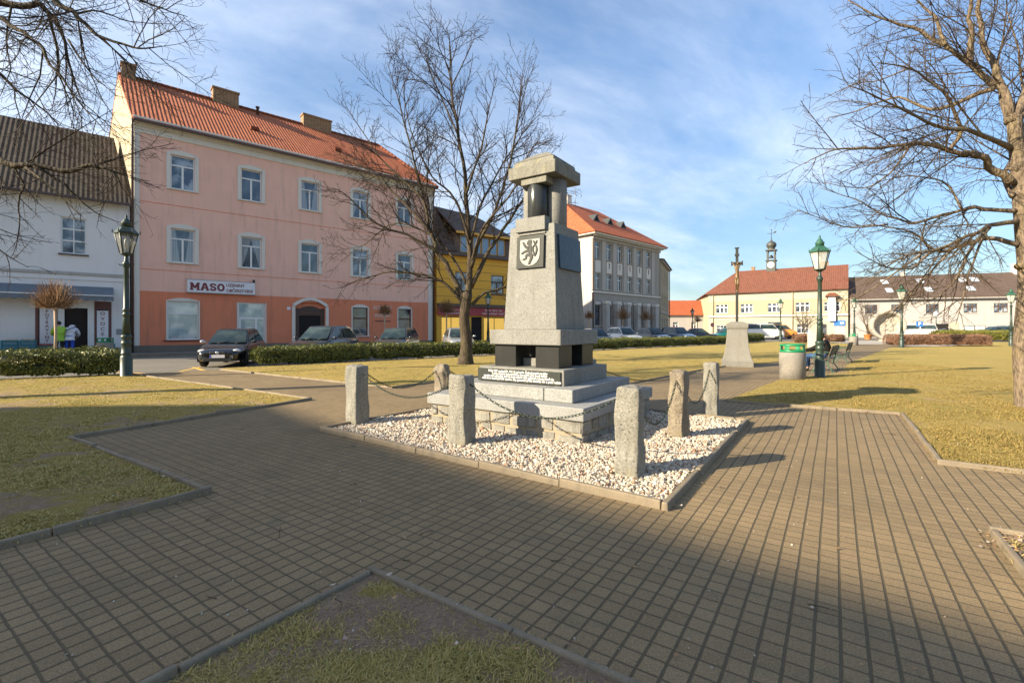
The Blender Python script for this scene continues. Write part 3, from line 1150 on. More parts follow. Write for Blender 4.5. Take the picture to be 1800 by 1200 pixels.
S_([(545, 560), (580, 590), (612, 612), (600, 560), (572, 500), (575, 430), (612, 385), (640, 345), (655, 300)], [18, 16, 20, 18, 20, 16, 14, 16, 6])
S_([(612, 612), (640, 560), (655, 480), (640, 415), (610, 370), (592, 330), (585, 300)], [14, 18, 22, 16, 14, 14, 6])
for c_ in ((640, 345), (596, 340)):
    S_([c_, (c_[0] + 18, c_[1] - 6)], [10, 3])
    S_([c_, (c_[0] - 18, c_[1] - 10)], [10, 3])
for q in ((440, 405), (415, 385), (470, 420), (540, 430), (548, 470)):
    S_([q, (q[0] + 18, q[1] + 26)], [14, 3])
mb.build('lion', M['panel_granite'], shp)

# dark plaque on the right face
M['plaque_blue'] = granite('blue_black_plaque', (0.028, 0.046, 0.072), 30, 0.6, 0.2, (0.06, 0.08, 0.10), rough=0.34, bump=0.5, spec=0.25)
rp = MB().box(-0.012, 0.030, -0.335, 0.375, -0.26, 0.255).build('side_plaque', M['plaque_blue'], mon, (facez(2.62) + 0.006, 0.0, 2.62), bevel=0.004)
rp.rotation_euler = (0, -lean, 0)
# shaft of four columns
for dx, dy, mt, r in ((0, -1, 'black_granite', 0.168), (1, 0, 'granite', 0.172), (-1, 0, 'granite', 0.172), (0, 1, 'granite', 0.172)):
    mb = MB().lathe([(r, 3.03), (r, 3.845)], 40)
    mb.build('column', M[mt], mon, (dx * 0.205, dy * 0.205, 0), bevel=0.004)
MB().box(-0.16, 0.16, -0.16, 0.16, 3.03, 3.845).build('shaft_core', M['granite'], mon)
MB().box(-0.21, 0.25, -0.385, 0.10, 3.685, 3.785).build('lintel', M['granite_cap'], mon, bevel=0.006)
mb = MB().box(-0.425, 0.425, -0.425, 0.425, 3.79, 3.985)
mb.build('capital_slab', M['granite_cap'], mon, bevel=0.012, seg=2)
v, f = rough_block(0.74, 0.74, 3.985, 4.07, 3, 0.010, 7, 4, 0.02)
mb = MB().frustum(0.372, 0.372, 3.987, 0.355, 0.355, 4.075)
mb.add([(-0.355, -0.355, 4.076), (0.355, -0.355, 4.076), (0.355, 0.355, 4.076), (-0.355, 0.355, 4.076), (-0.12, -0.12, 4.235), (0.12, -0.12, 4.235), (0.12, 0.12, 4.235), (-0.12, 0.12, 4.235)],
       [(0, 1, 5, 4), (1, 2, 6, 5), (2, 3, 7, 6), (3, 0, 4, 7), (4, 5, 6, 7)])
mb.build('cap', M['granite_cap'], mon, bevel=0.010, seg=2)

# ------------------------------------------------------------------ hewn posts and their chains
POSTS = [  # px/py of base, height, width, turn, look
    (G(628, 746), 0.905, 0.27, 0.02, 'square granite post at the left corner of the gravel bed', 'post'),
    (G(812, 782), 0.895, 0.27, 0.05, 'square granite post in the middle of the front gravel kerb', 'post'),
    (G(1108, 836), 0.885, 0.25, 0.0, 'tall rough granite post nearest the camera', 'post'),
    (G(1193, 770), 0.90, 0.23, -0.06, 'brownish split granite post on the right side of the gravel bed', 'post_brown'),
    (G(1250, 733), 0.91, 0.235, 0.05, 'pale granite post at the right corner of the gravel bed', 'post'),
    ((1.45, 8.95), 0.90, 0.24, 0.0, 'granite post hidden behind the right of the monument', 'post'),
    ((-0.20, 9.88), 0.88, 0.24, 0.1, 'granite post at the far corner behind the monument', 'post'),
    ((-1.20, 8.20), 0.86, 0.29, 0.12, 'round topped brown boulder post left of the monument', 'post_brown')]
tops = []
for i, (p, h, wd, rz, lab, mt) in enumerate(POSTS):
    rt = i == 7
    v, f = rough_block(wd, wd * (0.95 if i != 3 else 1.05), -0.05, h, i * 1.7 + 1, 0.026 if i not in (3, 7) else 0.036, 11, 12, 0.022 if not rt else 0.07, 0.04 if not rt else 0.10, 0.015 if not rt else 0.16)
    me = MB().add(v, f, False)
    o = me.build('granite_post', M[mt], None, (p[0], p[1], 0))
    for q in o.data.polygons:
        q.use_smooth = True
    sm = o.modifiers.new('Subsurf', 'SUBSURF')
    sm.levels = sm.render_levels = 1
    o.rotation_euler = (0, 0, ANG_M + rz)
    tag(o, lab, 'stone post', 'granite posts round the gravel bed')
    tops.append((Vector((p[0], p[1], 0)), h, wd))


def chain(p, q, sag, label, n=None, link_l=0.058, wire=0.0052):
    mbc = MB()
    L = (q - p).length
    N = 60
    path = [p.lerp(q, i / N) - Vector((0, 0, 4 * sag * (i / N) * (1 - i / N))) for i in range(N + 1)]
    ln = [0]
    for i in range(N):
        ln.append(ln[-1] + (path[i + 1] - path[i]).length)
    tot = ln[-1]
    k = int(tot / 0.043)

    def at(s):
        for i in range(N):
            if ln[i + 1] >= s:
                t = (s - ln[i]) / (ln[i + 1] - ln[i] + 1e-9)
                return path[i].lerp(path[i + 1], t)
        return path[-1]
    for j in range(k):
        s = tot * (j + 0.5) / k
        c = at(s)
        t = (at(min(tot, s + .01)) - at(max(0, s - .01))).normalized()
        u = t.cross(Vector((0, 0, 1))).normalized()
        v_ = t.cross(u)
        if j % 2:
            u, v_ = (u + v_).normalized(), (v_ - u).normalized()
        else:
            u, v_ = (u - v_).normalized(), (u + v_).normalized()
        hl, hw = link_l / 2 - wire, 0.0125
        ring = []
        for a in range(10):
            an = 2 * pi * a / 10
            ring.append(c + t * (hl * max(-1, min(1, 1.35 * cos(an)))) + u * (hw * sin(an)))
        vv, ff = [], []
        for a in range(10):
            o = ring[a] - c
            o.normalize()
            for b in range(4):
                bn = pi / 2 * b
                vv.append(ring[a] + (o * cos(bn) + v_ * sin(bn)) * wire)
        for a in range(10):
            a2 = (a + 1) % 10
            for b in range(4):
                b2 = (b + 1) % 4
                ff.append((a * 4 + b, a2 * 4 + b, a2 * 4 + b2, a * 4 + b2))
        mbc.add(vv, ff, True)
    o = mbc.build('chain', M['chain'])
    return tag(o, label, 'chain', 'chains between the granite posts')


def hook(i, j):
    """where the chain leaves post i towards post j"""
    p, h, wd = tops[i]
    q = tops[j][0]
    d = (q - p).normalized()
    return p + d * (wd * 0.52) + Vector((0, 0, h - 0.13))


CH = [(0, 1, 0.26, 'green chain sagging from the left corner post to the front middle post'), (1, 2, 0.30, 'green chain sagging in front of the monument steps to the nearest post'),
      (2, 3, 0.40, 'green chain between the nearest post and the brownish split post'), (3, 4, 0.42, 'green chain between the brownish split post and the right corner post'),
      (4, 5, 0.24, 'green chain running behind the right corner post'), (5, 6, 0.24, 'green chain behind the monument'), (6, 7, 0.24, 'green chain behind the boulder post'),
      (7, 0, 0.26, 'green chain between the boulder post and the left corner post')]
for i, j, sg, lab in CH:
    a_, b_ = hook(i, j), hook(j, i)
    if i == 2 or i == 3:
        pass
    chain(a_, b_, sg, lab)
# iron eyes holding the chains belong to the posts
# ------------------------------------------------------------------ building materials
M['pink'] = plaster('salmon_plaster', (0.80, 0.480, 0.375), 0.13, 0.17)
M['salmon_dark'] = plaster('dark_salmon_plaster', (0.68, 0.225, 0.120), 0.13, 0.20)
M['cream'] = plaster('cream_plaster', (0.42, 0.345, 0.235), 0.08, 0.12)
M['white_wall'] = plaster('white_plaster', (0.72, 0.70, 0.68), 0.06, 0.08)
M['trim'] = plaster('white_stucco_trim', (0.66, 0.62, 0.55), 0.06, 0.10)
M['trim_grey'] = plaster('grey_stucco_trim', (0.40, 0.38, 0.34), 0.08, 0.15)
M['yellow'] = plaster('ochre_yellow_plaster', (0.72, 0.39, 0.060), 0.08, 0.12)
M['yellow_light'] = plaster('bright_yellow_panel', (0.80, 0.52, 0.08), 0.08, 0.05)
M['grey_wall'] = plaster('grey_plaster', (0.335, 0.305, 0.265), 0.10, 0.15)
M['grey_pil'] = plaster('pale_grey_plaster', (0.42, 0.39, 0.35), 0.08, 0.12)
M['hall'] = plaster('pale_yellow_plaster', (0.365, 0.302, 0.205), 0.06, 0.08)
M['hall_lt'] = plaster('light_cream_plaster', (0.390, 0.355, 0.270), 0.05, 0.08)
M['pinkwhite'] = plaster('pinkish_white_plaster', (0.400, 0.370, 0.350), 0.05, 0.10)
M['lit_white'] = plaster('sunlit_white_plaster', (0.40, 0.375, 0.345), 0.08, 0.2)  # streaked white plaster, toned down because its wall stands in full sun
M['plinth'] = plaster('plinth_stone', (0.17, 0.145, 0.115), 0.15, 0.2, 0.4)
M['tile_orange'] = rooftile('orange_roof_tiles', (0.330, 0.085, 0.035), (0.480, 0.150, 0.060), 0.21, 0.34, 0.20, (0.16, 0.065, 0.04))
M['tile_red'] = rooftile('red_roof_tiles', (0.350, 0.085, 0.032), (0.420, 0.120, 0.050), 0.3, 0.35, 0.10, (0.22, 0.075, 0.04), 0.6)
M['tile_old'] = rooftile('weathered_red_roof_tiles', (0.150, 0.054, 0.034), (0.220, 0.082, 0.048), 0.32, 0.40, 0.60, (0.150, 0.100, 0.065), 0.6)
M['tile_brown'] = rooftile('dark_brown_roof_tiles', (0.026, 0.019, 0.014), (0.070, 0.050, 0.034), 0.20, 0.36, 0.30, (0.10, 0.08, 0.052), 0.5)
M['shingle'] = rooftile('dark_brown_shingles', (0.085, 0.058, 0.045), (0.125, 0.088, 0.068), 0.30, 0.22, 0.25, (0.06, 0.045, 0.04), 0.5, False)
M['brick'] = rooftile('chimney_brick', (0.22, 0.125, 0.065), (0.33, 0.215, 0.115), 0.24, 0.085, 0.35, (0.24, 0.15, 0.08), 0.4, False)
M['frame_w'] = plain('white_window_frame', (0.74, 0.73, 0.70), 0.45, 0.05)
M['frame_b'] = plain('brown_window_frame', (0.10, 0.055, 0.035), 0.5, 0.15)
M['frame_y'] = plain('ochre_window_frame', (0.62, 0.33, 0.04), 0.5, 0.1)
M['glass'] = glass_pane('window_glass', (0.018, 0.028, 0.048), light=(0.12, 0.14, 0.17))
M['glass_curtain'] = glass_pane('curtained_window_glass', (0.025, 0.04, 0.065), light=(0.30, 0.33, 0.37), lsc=1.6)
M['glass_drape'] = glass_pane('draped_window_glass', (0.02, 0.03, 0.05), light=(0.10, 0.12, 0.15), drape=(0.18, 0.12))
M['glass_lace'] = glass_pane('half_curtained_window_glass', (0.02, 0.03, 0.05), light=(0.08, 0.10, 0.13), drape=(0.34, -0.28))
M['glass_blind'] = glass_pane('blind_window_glass', (0.30, 0.40, 0.40), light=(0.58, 0.62, 0.58), lsc=1.4)
M['glass_blue'] = glass_pane('blue_reflecting_glass', (0.10, 0.17, 0.28), wav=0.06, light=(0.16, 0.25, 0.38))
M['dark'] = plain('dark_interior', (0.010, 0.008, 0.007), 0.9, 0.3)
M['gutter'] = plain('brown_gutter_metal', (0.075, 0.045, 0.035), 0.4, 0.15)
M['zinc'] = plain('grey_zinc', (0.24, 0.25, 0.26), 0.4, 0.15, metallic=0.4)
M['copper'] = plain('dark_turret_metal', (0.055, 0.058, 0.052), 0.5, 0.25)
M['sign_white'] = plain('white_sign_board', (0.70, 0.69, 0.71), 0.4, 0.03)
M['sign_maroon'] = plain('maroon_letters', (0.17, 0.022, 0.030), 0.5, 0.05)
M['sign_red'] = plain('dark_red_sign_board', (0.36, 0.040, 0.050), 0.5, 0.08)
M['pale_pink'] = plain('pale_sign_letters', (0.70, 0.50, 0.45), 0.6, 0.05)
M['gold_letters'] = plain('pale_wall_letters', (0.66, 0.52, 0.44), 0.6, 0.05)
M['maroon_frame'] = plain('maroon_shop_frame', (0.13, 0.045, 0.040), 0.5, 0.15)
M['door_brown'] = plain('brown_door_wood', (0.060, 0.032, 0.022), 0.5, 0.25)
M['awning'] = plain('grey_blue_awning_cloth', (0.14, 0.165, 0.19), 0.8, 0.15)
M['blue_sign'] = plain('blue_sign', (0.03, 0.14, 0.50), 0.4, 0.05)
M['grey_letters'] = plain('grey_wall_letters', (0.36, 0.27, 0.17), 0.6, 0.05)
M['skylight'] = glass_pane('skylight_glass', (0.55, 0.60, 0.66), 0.08)


class Fac:
    """a building front: local x along it, local y into the depth, z up"""

    def __init__(self, ox, oy, dx, dy):
        L = hypot(dx, dy)
        self.o, self.d, self.ang = (ox, oy), (dx / L, dy / L), atan2(dy, dx)

    def x(self, px):
        k = (px - CX) / F
        return (k * self.o[1] - self.o[0]) / (self.d[0] - k * self.d[1])

    def z(self, px, py):
        Y = self.o[1] + self.d[1] * self.x(px)
        return EYE + (HY - py) / F * Y

    def root(self, name, label, cat='building', group=None):
        return thing(name, label, cat, (self.o[0], self.o[1], 0), self.ang, group)


def wall_front(mb, x0, x1, z0, z1, holes, y=0.0, depth=0.16):
    """a wall face at y with real openings and their reveals"""
    hs = [(max(a, x0), min(b, x1), max(c, z0), min(d, z1)) for a, b, c, d in holes if a < x1 and b > x0 and c < z1 and d > z0]
    xs = sorted({round(q, 5) for q in [x0, x1] + [h[0] for h in hs] + [h[1] for h in hs]})
    zs = sorted({round(q, 5) for q in [z0, z1] + [h[2] for h in hs] + [h[3] for h in hs]})
    for i in range(len(xs) - 1):
        for j in range(len(zs) - 1):
            cx_, cz_ = (xs[i] + xs[i + 1]) / 2, (zs[j] + zs[j + 1]) / 2
            if any(h[0] < cx_ < h[1] and h[2] < cz_ < h[3] for h in hs):
                continue
            mb.add([(xs[i], y, zs[j]), (xs[i + 1], y, zs[j]), (xs[i + 1], y, zs[j + 1]), (xs[i], y, zs[j + 1])], [(0, 1, 2, 3)])
    for a, b, c, d in hs:
        p = [(a, y, c), (b, y, c), (b, y, d), (a, y, d)]
        q = [(a, y + depth, c), (b, y + depth, c), (b, y + depth, d), (a, y + depth, d)]
        ed = [(0, 1), (1, 2), (2, 3), (3, 0)]
        for k, (m, n) in enumerate(ed):
            if (k == 0 and c <= z0 + 1e-4 and c > 0.01) or (k == 2 and d >= z1 - 1e-4):
                continue
            mb.add([p[m], q[m], q[n], p[n]], [(0, 1, 2, 3)])


def block_walls(mb, poly, z0, z1, skip_front=True):
    """walls over a footprint polygon (first edge = the front)"""
    n = len(poly)
    for i in range(n):
        if i == 0 and skip_front:
            continue
        a, b = poly[i], poly[(i + 1) % n]
        mb.add([(*a, z0), (*b, z0), (*b, z1), (*a, z1)], [(0, 1, 2, 3)])


def roof(name, polys, mat, parent, thick=0.10):
    """tiled planes; UVs run along the eaves and up the slope in metres"""
    me = bpy.data.meshes.new(name)
    v, f = [], []
    for p in polys:
        o = len(v)
        v += [tuple(q) for q in p]
        f.append(tuple(range(o, o + len(p))))
    me.from_pydata(v, [], f)
    uvl = me.uv_layers.new(name='UVMap')
    me.update()
    for pl_ in me.polygons:
        n = pl_.normal
        if n.z < -1e-6:
            n = -n
        if abs(n.z) > 0.999:
            h = Vector((1, 0, 0))
        else:
            h = Vector((-n.y, n.x, 0)).normalized()
        up = n.cross(h)
        if up.z < 0:
            up = -up
        for li in pl_.loop_indices:
            c = me.vertices[me.loops[li].vertex_index].co
            uvl.data[li].uv = (c.dot(h), c.dot(up))
    bm = bmesh.new()
    bm.from_mesh(me)
    bmesh.ops.remove_doubles(bm, verts=bm.verts, dist=0.001)
    for f_ in bm.faces:
        f_.normal_update()
        if f_.normal.z < -1e-6:
            f_.normal_flip()
    bm.to_mesh(me)
    bm.free()
    me.materials.append(mat)
    o = link(name, me, parent)
    s = o.modifiers.new('Solid', 'SOLIDIFY')
    s.thickness, s.offset = thick, -1
    return o


def uvbox(name, x0, x1, y0, y1, z0, z1, mat, parent, cap=0.06):
    """brick chimney with a projecting top course"""
    polys = []
    for a, b, c, d, e, g in ((x0, x1, y0, y1, z0, z1 - .12), (x0 - cap, x1 + cap, y0 - cap, y1 + cap, z1 - .12, z1)):
        P = [(a, c), (b, c), (b, d), (a, d)]
        for i in range(4):
            p, q = P[i], P[(i + 1) % 4]
            polys.append([(*p, e), (*q, e), (*q, g), (*p, g)])
    P = [(x0 - cap, y0 - cap), (x1 + cap, y0 - cap), (x1 + cap, y1 + cap), (x0 - cap, y1 + cap)]
    polys.append([(*p, z1) for p in P])
    polys.append([(*p, z1 - .12) for p in P[::-1]])
    me = bpy.data.meshes.new(name)
    v, f = [], []
    for p in polys:
        o = len(v)
        v += p
        f.append(tuple(range(o, o + 4)))
    me.from_pydata(v, [], f)
    uvl = me.uv_layers.new(name='UVMap')
    for pl_ in me.polygons:
        for li in pl_.loop_indices:
            c = me.vertices[me.loops[li].vertex_index].co
            uvl.data[li].uv = (c.x + c.y, c.z)
    me.materials.append(mat)
    return link(name, me, parent)


WCACHE = {}


def window(parent, x0, x1, z0, z1, style='casement', fm='frame_w', gm='glass', y=0.10, sill=True, surround=None, sm='trim', rise=0.22, band=0.17, nx=2, nz=(0.68,), bar=0.055, name='window', sillm=None):
    """one window: frame > panes, sill, surround; the frame sits back in the opening"""
    key = (round(x1 - x0, 3), round(z1 - z0, 3), style, fm, gm, y, sill, surround, sm, rise, band, nx, nz, bar, name, sillm)
    wd, ht = x1 - x0, z1 - z0
    if key in WCACHE:
        src = WCACHE[key]
        c = copy_tree(src, parent)
        c.location = (x0, 0, z0)
        return c
    mb = MB()
    e = 0.065
    mb.box(0, e, y, y + .06, 0, ht).box(wd - e, wd, y, y + .06, 0, ht).box(e, wd - e, y, y + .06, 0, e).box(e, wd - e, y, y + .06, ht - e, ht)
    zt = [q * ht for q in nz]
    for q in zt:
        mb.box(e, wd - e, y - .008, y + .052, q - bar / 2 - .015, q + bar / 2 + .015)
    if style == 'casement':                       # mullions only under the transom
        zhi = zt[0] - bar / 2 - .015 if zt else ht - e
        for i in range(1, nx):
            c = wd * i / nx
            mb.box(c - bar, c + bar, y - .004, y + .056, e, zhi)
    else:
        lv = [e] + [q for q in zt] + [ht - e]
        for a, b in zip(lv[:-1], lv[1:]):
            aa = a if a == e else a + bar / 2 + .015
            bb = b if b == ht - e else b - bar / 2 - .015
            for i in range(1, nx):
                c = wd * i / nx
                mb.box(c - bar / 2, c + bar / 2, y - .004, y + .056, aa, bb)
    o = mb.build(name, M[fm], parent, (x0, 0, z0))
    MB().add([(e * .5, y + .03, e * .5), (wd - e * .5, y + .03, e * .5), (wd - e * .5, y + .03, ht - e * .5), (e * .5, y + .03, ht - e * .5)], [(0, 1, 2, 3)]).build('pane', M[gm], o)
    if sill:
        s = MB()
        so_ = 0.16 if surround else 0.06
        s.box(-so_ - .04, wd + so_ + .04, -0.11, 0.08, -0.075, -0.004)
        s.build('sill', M[sillm or sm], o, bevel=0.01)
    if surround:
        s = MB()
        pr = 0.055
        # jambs and the segmental arch
        s.box(-band, -0.0, -pr, 0.02, 0.0, ht)
        s.box(wd, wd + band, -pr, 0.02, 0.0, ht)
        n = 12
        lo, hi = [], []
        for i in range(n + 1):
            t = i / n
            xx = -band + (wd + 2 * band) * t
            hi.append((xx, ht + band * .45 + rise * (1 - (2 * t - 1) ** 2)))
        P = [(-band, ht + 0.001), (wd + band, ht + 0.001)] + hi[::-1]
        if surround == 'arch':
            s.prism(P, -pr, 0.02)
        s.build('surround', M[sm], o, bevel=0.006)
    WCACHE[key] = o
    return o


def downpipe(parent, x, z0, z1, y=-0.10, r=0.055, mat='gutter'):
    mb = MB().tube([(x, y, z0), (x, y, z1 - .5), (x, y - .0, z1 - .35), (x, y - .22, z1)], r, 8)
    for z in np.arange(z0 + 1, z1 - .6, 2.0):
        mb.cbox((x, y + .03, z), (r * 2.5, .1, .03))
    return mb.build('downpipe', M[mat], parent)


# ------------------------------------------------------------------ salmon house with the butcher's shop
FP = Fac(-21.4, 26.7, 0.7496, 0.6619)
PINK = FP.root('salmon_house', 'three storey salmon pink house with red tiled roof and MASO shop sign', 'house')
W_, EAVE = 19.65, 13.45
dep = Vector((-0.72, 0.69))
lx = Vector(FP.d)
ly = Vector((-FP.d[1], FP.d[0]))
dl = Vector((dep.dot(lx), dep.dot(ly)))      # depth direction in local axes


def dpt(x, D):
    return (x + dl.x * D, dl.y * D)


wins = []
cxs = [2.30 + 3.68 * i for i in range(5)]
for c in cxs:
    wins.append((c - .60, c + .60, 9.75, 11.75))
    wins.append((c - .60, c + .60, 5.40, 7.40))
shopw = (1.55, 3.09, 0.80, 3.10)
shopd = (5.20, 6.80, 0.12, 3.15)
portal = (8.70, 10.70, 0.12, 3.30)
w4 = (12.72, 13.90, 0.94, 3.05)
w5 = (16.45, 17.60, 0.94, 3.05)
mb = MB()
wall_front(mb, 0, W_, 3.63, EAVE, wins)
foot = [(0, 0), (W_, 0), (W_, 12), dpt(0, 12)]
block_walls(mb, foot, 0, EAVE)
mb.build('wall', M['pink'], PINK)
mb = MB()
wall_front(mb, 0, W_, 0.5, 3.63, [shopw, shopd, portal, w4, w5], y=-0.004)
mb.build('ground_floor_wall', M['salmon_dark'], PINK)
mb = MB()
wall_front(mb, -0.05, W_ + 0.05, 0.0, 0.5, [shopd, portal], y=-0.05)
mb.add([(-.05, -.05, .5), (W_ + .05, -.05, .5), (W_ + .05, 0, .5), (-.05, 0, .5)], [(0, 1, 2, 3)])
mb.build('plinth', M['plinth'], PINK)
# the lit left gable, standing just outside the wall, up to the ridge
RZ, RD = 18.1, 6.0
g0 = Vector((-0.02, 0.0))
mb = MB()
P = [(*dpt(-.03, 0), 0), (*dpt(-.03, 12), 0), (*dpt(-.03, 12), EAVE), (*dpt(-.03, RD), RZ - .1), (*dpt(-.03, 0), EAVE)]
mb.add(P, [(0, 1, 2, 3, 4)])
mb.build('gable_wall', M['cream'], PINK)
for a_, b_ in ((0.02, 0.27), (W_ - .45, W_ - .03)):
    MB().box(a_, b_, -0.06, 0.02, 0.5, 12.62).build('pilaster', M['trim'], PINK, bevel=0.01)
mb = MB()
mb.box(0.0, W_, -0.07, 0.02, 12.62, 12.97).box(0.0, W_, -0.15, 0.02, 12.972, 13.10).box(-.03, W_ + .03, -0.30, 0.02, 13.102, 13.32).box(-.05, W_ + .05, -0.38, 0.02, 13.322, 13.44)
mb.build('cornice', M['trim'], PINK, bevel=0.012)
for z in (8.75, 4.88):
    MB().box(0.28, W_ - .46, -0.008, 0.01, z - .02, z + .02).build('string_line', M['salmon_dark'], PINK)
for i, c in enumerate(cxs):
    for z0, z1 in ((9.75, 11.75), (5.40, 7.40)):
        window(PINK, c - .60, c + .60, z0, z1, 'casement', 'frame_w', ('glass', 'glass_drape', 'glass_curtain', 'glass_lace', 'glass')[(i * 2 + int(z0) // 4) % 5], 0.09, True, 'arch', 'trim', 0.20, 0.20, 2, (0.70,), 0.05)
e = 0.45
rl, rr = dpt(-.03, RD), (W_ - 1.9 + dl.x * RD * 0.3, RD)
zov = EAVE + .02 - e * (RZ - EAVE) / RD * .6
rf = roof('roof', [[(-.08, -e, zov), (W_ + .2, -e, zov), (*rr, RZ), (*rl, RZ)],
                   [(W_ + .2, -e, zov), (W_ + .4, 12.3, zov), (*rr, RZ)],
                   [(W_ + .4, 12.3, zov), (*dpt(-.08, 12.4), zov), (*rl, RZ), (*rr, RZ)]], M['tile_orange'], PINK, 0.14)
rv = Vector((rr[0] - rl[0], rr[1] - rl[1], 0))
mb = MB()
for i in range(46):
    a = Vector((*rl, RZ + .02)) + rv * (i / 46)
    b = Vector((*rl, RZ + .02)) + rv * ((i + 1.05) / 46)
    mb.tube([a, b], [0.14, 0.125], 8)
a, b = Vector((*rr, RZ + .02)), Vector((W_ + .2, -e, zov + .04))
for i in range(18):
    mb.tube([a.lerp(b, i / 18), a.lerp(b, (i + 1.05) / 18)], [0.13, 0.115], 8)
mb.build('ridge_tiles', M['tile_orange'], rf)
for px0, px1, top in ((213, 238, 112), (373, 418, 158), (531, 580, 206)):
    # chimneys stand on the ridge
    def rx(px):
        k = (px - CX) / F
        ox, oy = FP.o[0] + ly.x * RD, FP.o[1] + ly.y * RD
        return (k * oy - ox) / (FP.d[0] - k * FP.d[1])
    xa, xb = rx(px0), rx(px1)
    Y = FP.o[1] + ly.y * RD + FP.d[1] * (xa + xb) / 2
    uvbox('chimney', xa, xb, RD - .35, RD + .35, RZ - 1.2, EYE + (HY - top) / F * Y - .1, M['brick'], rf)
# roof vents and a pipe
mb = MB()
for x, s in ((6.4, .42), (12.2, .42)):
    yy = -e + s * (RD + e)
    zz_ = zov + s * (RZ - zov)
    mb.box(x, x + .5, yy - .25, yy + .3, zz_ - .1, zz_ + .13)
mb.build('roof_vent', M['tile_red'], rf)
MB().lathe([(.09, 0), (.09, .55), (.14, .56), (.14, .66)], 10, (7.6, RD - .6, RZ - .5)).build('vent_pipe', M['gutter'], rf)
MB().box(-.05, W_ + .2, -e - .11, -e - .002, zov - .17, zov - .03).build('gutter', M['gutter'], PINK, bevel=0.03, seg=2)
downpipe(PINK, -0.06, 0.1, zov - .05, -0.14, 0.06)
downpipe(PINK, W_ - .005, 0.1, zov - .05, -0.14, 0.06)
# shop front on the left, door, portal, jeweller's windows
window(PINK, *shopw, 'grid', 'frame_w', 'glass_blind', 0.05, True, 'arch', 'trim', 0.16, 0.07, 1, (0.68,), 0.05, sillm='maroon_frame')
dr = MB()
x0, x1, z0, z1 = shopd
dr.box(x0, x0 + .09, .06, .12, z0, z1).box(x1 - .09, x1, .06, .12, z0, z1).box(x0 + .09, x1 - .09, .06, .12, z1 - .09, z1).box(x0 + .09, x1 - .09, .05, .12, 2.08, 2.20).box(x0 + 1.0, x0 + 1.12, .052, .122, z0, 2.079).box(x0 + .09, x0 + .18, .052, .12, z0, 2.079).box(x0 + .182, x0 + .999, .052, .12, z0, .45)
drr = dr.build('shop_door', M['frame_w'], PINK)
MB().add([(x0 + .05, .09, z0 + .05), (x1 - .05, .09, z0 + .05), (x1 - .05, .09, z1 - .05), (x0 + .05, .09, z1 - .05)], [(0, 1, 2, 3)]).build('pane', M['glass_blind'], drr)
MB().box(x0 - .06, x0 - .001, -.05, .01, z0, z1).box(x1 + .001, x1 + .06, -.05, .01, z0, z1).build('door_surround', M['trim'], PINK)
# arched portal
x0, x1, z0, z1 = portal
mb = MB()
n = 14
inn, out = [], []
for i in range(n + 1):
    t = i / n
    inn.append((x0 - .04 + (x1 - x0 + .08) * t, z1 - .28 + .42 * (1 - (2 * t - 1) ** 2)))
    out.append((x0 - .24 + (x1 - x0 + .48) * t, z1 - .18 + .52 * (1 - (2 * t - 1) ** 2)))
for i in range(n):
    mb.prism([inn[i], inn[i + 1], out[i + 1], out[i]], -.08, .0)
mb.box(x0 - .24, x0 - .04, -.08, 0, .5, z1 - .279).box(x1 + .04, x1 + .24, -.08, 0, .5, z1 - .279)
po = mb.build('portal_surround', M['trim'], PINK)
mb = MB()
mb.box(x0 - .04, x1 + .04, .16, .22, z0, z1 + .2)
pd = mb.build('portal', M['salmon_dark'], PINK)
mb = MB().prism([(x0 + .28, 2.62)] + [(x0 + .28 + (x1 - x0 - .56) * i / 10, 2.84 + .22 * (1 - (2 * i / 10 - 1) ** 2)) for i in range(11)] + [(x1 - .28, 2.62)], .11, .158)
mb.build('fanlight', M['door_brown'], pd)
MB().box(x0 + .28, x1 - .28, .13, .158, z0, 2.4).build('door_leaf', M['dark'], pd)
MB().box(x0 - .03, x0 + .26, .12, .158, z0, 2.9).box(x1 - .26, x1 + .03, .12, .158, z0, 2.9).box(x0 + .26, x1 - .26, .12, .158, 2.42, 2.6).build('door_frame', M['door_brown'], pd)
for q in (w4, w5):
    window(PINK, *q, 'grid', 'frame_b', 'glass', 0.06, q is w4, 'arch', 'trim', 0.20, 0.09, 1, (0.62,), 0.09)
# MASO sign, camera box and wall lettering
sx0, sx1 = 2.50, 6.15
sg = MB().box(sx0, sx1, -.20, -.02, 3.66, 4.40).build('shop_sign', M['sign_white'], PINK, bevel=0.01)
MB().box(sx0 - .03, sx1 + .03, -.19, -.03, 3.63, 3.658).box(sx0 - .03, sx1 + .03, -.19, -.03, 4.402, 4.43).build('sign_edge', M['zinc'], sg)
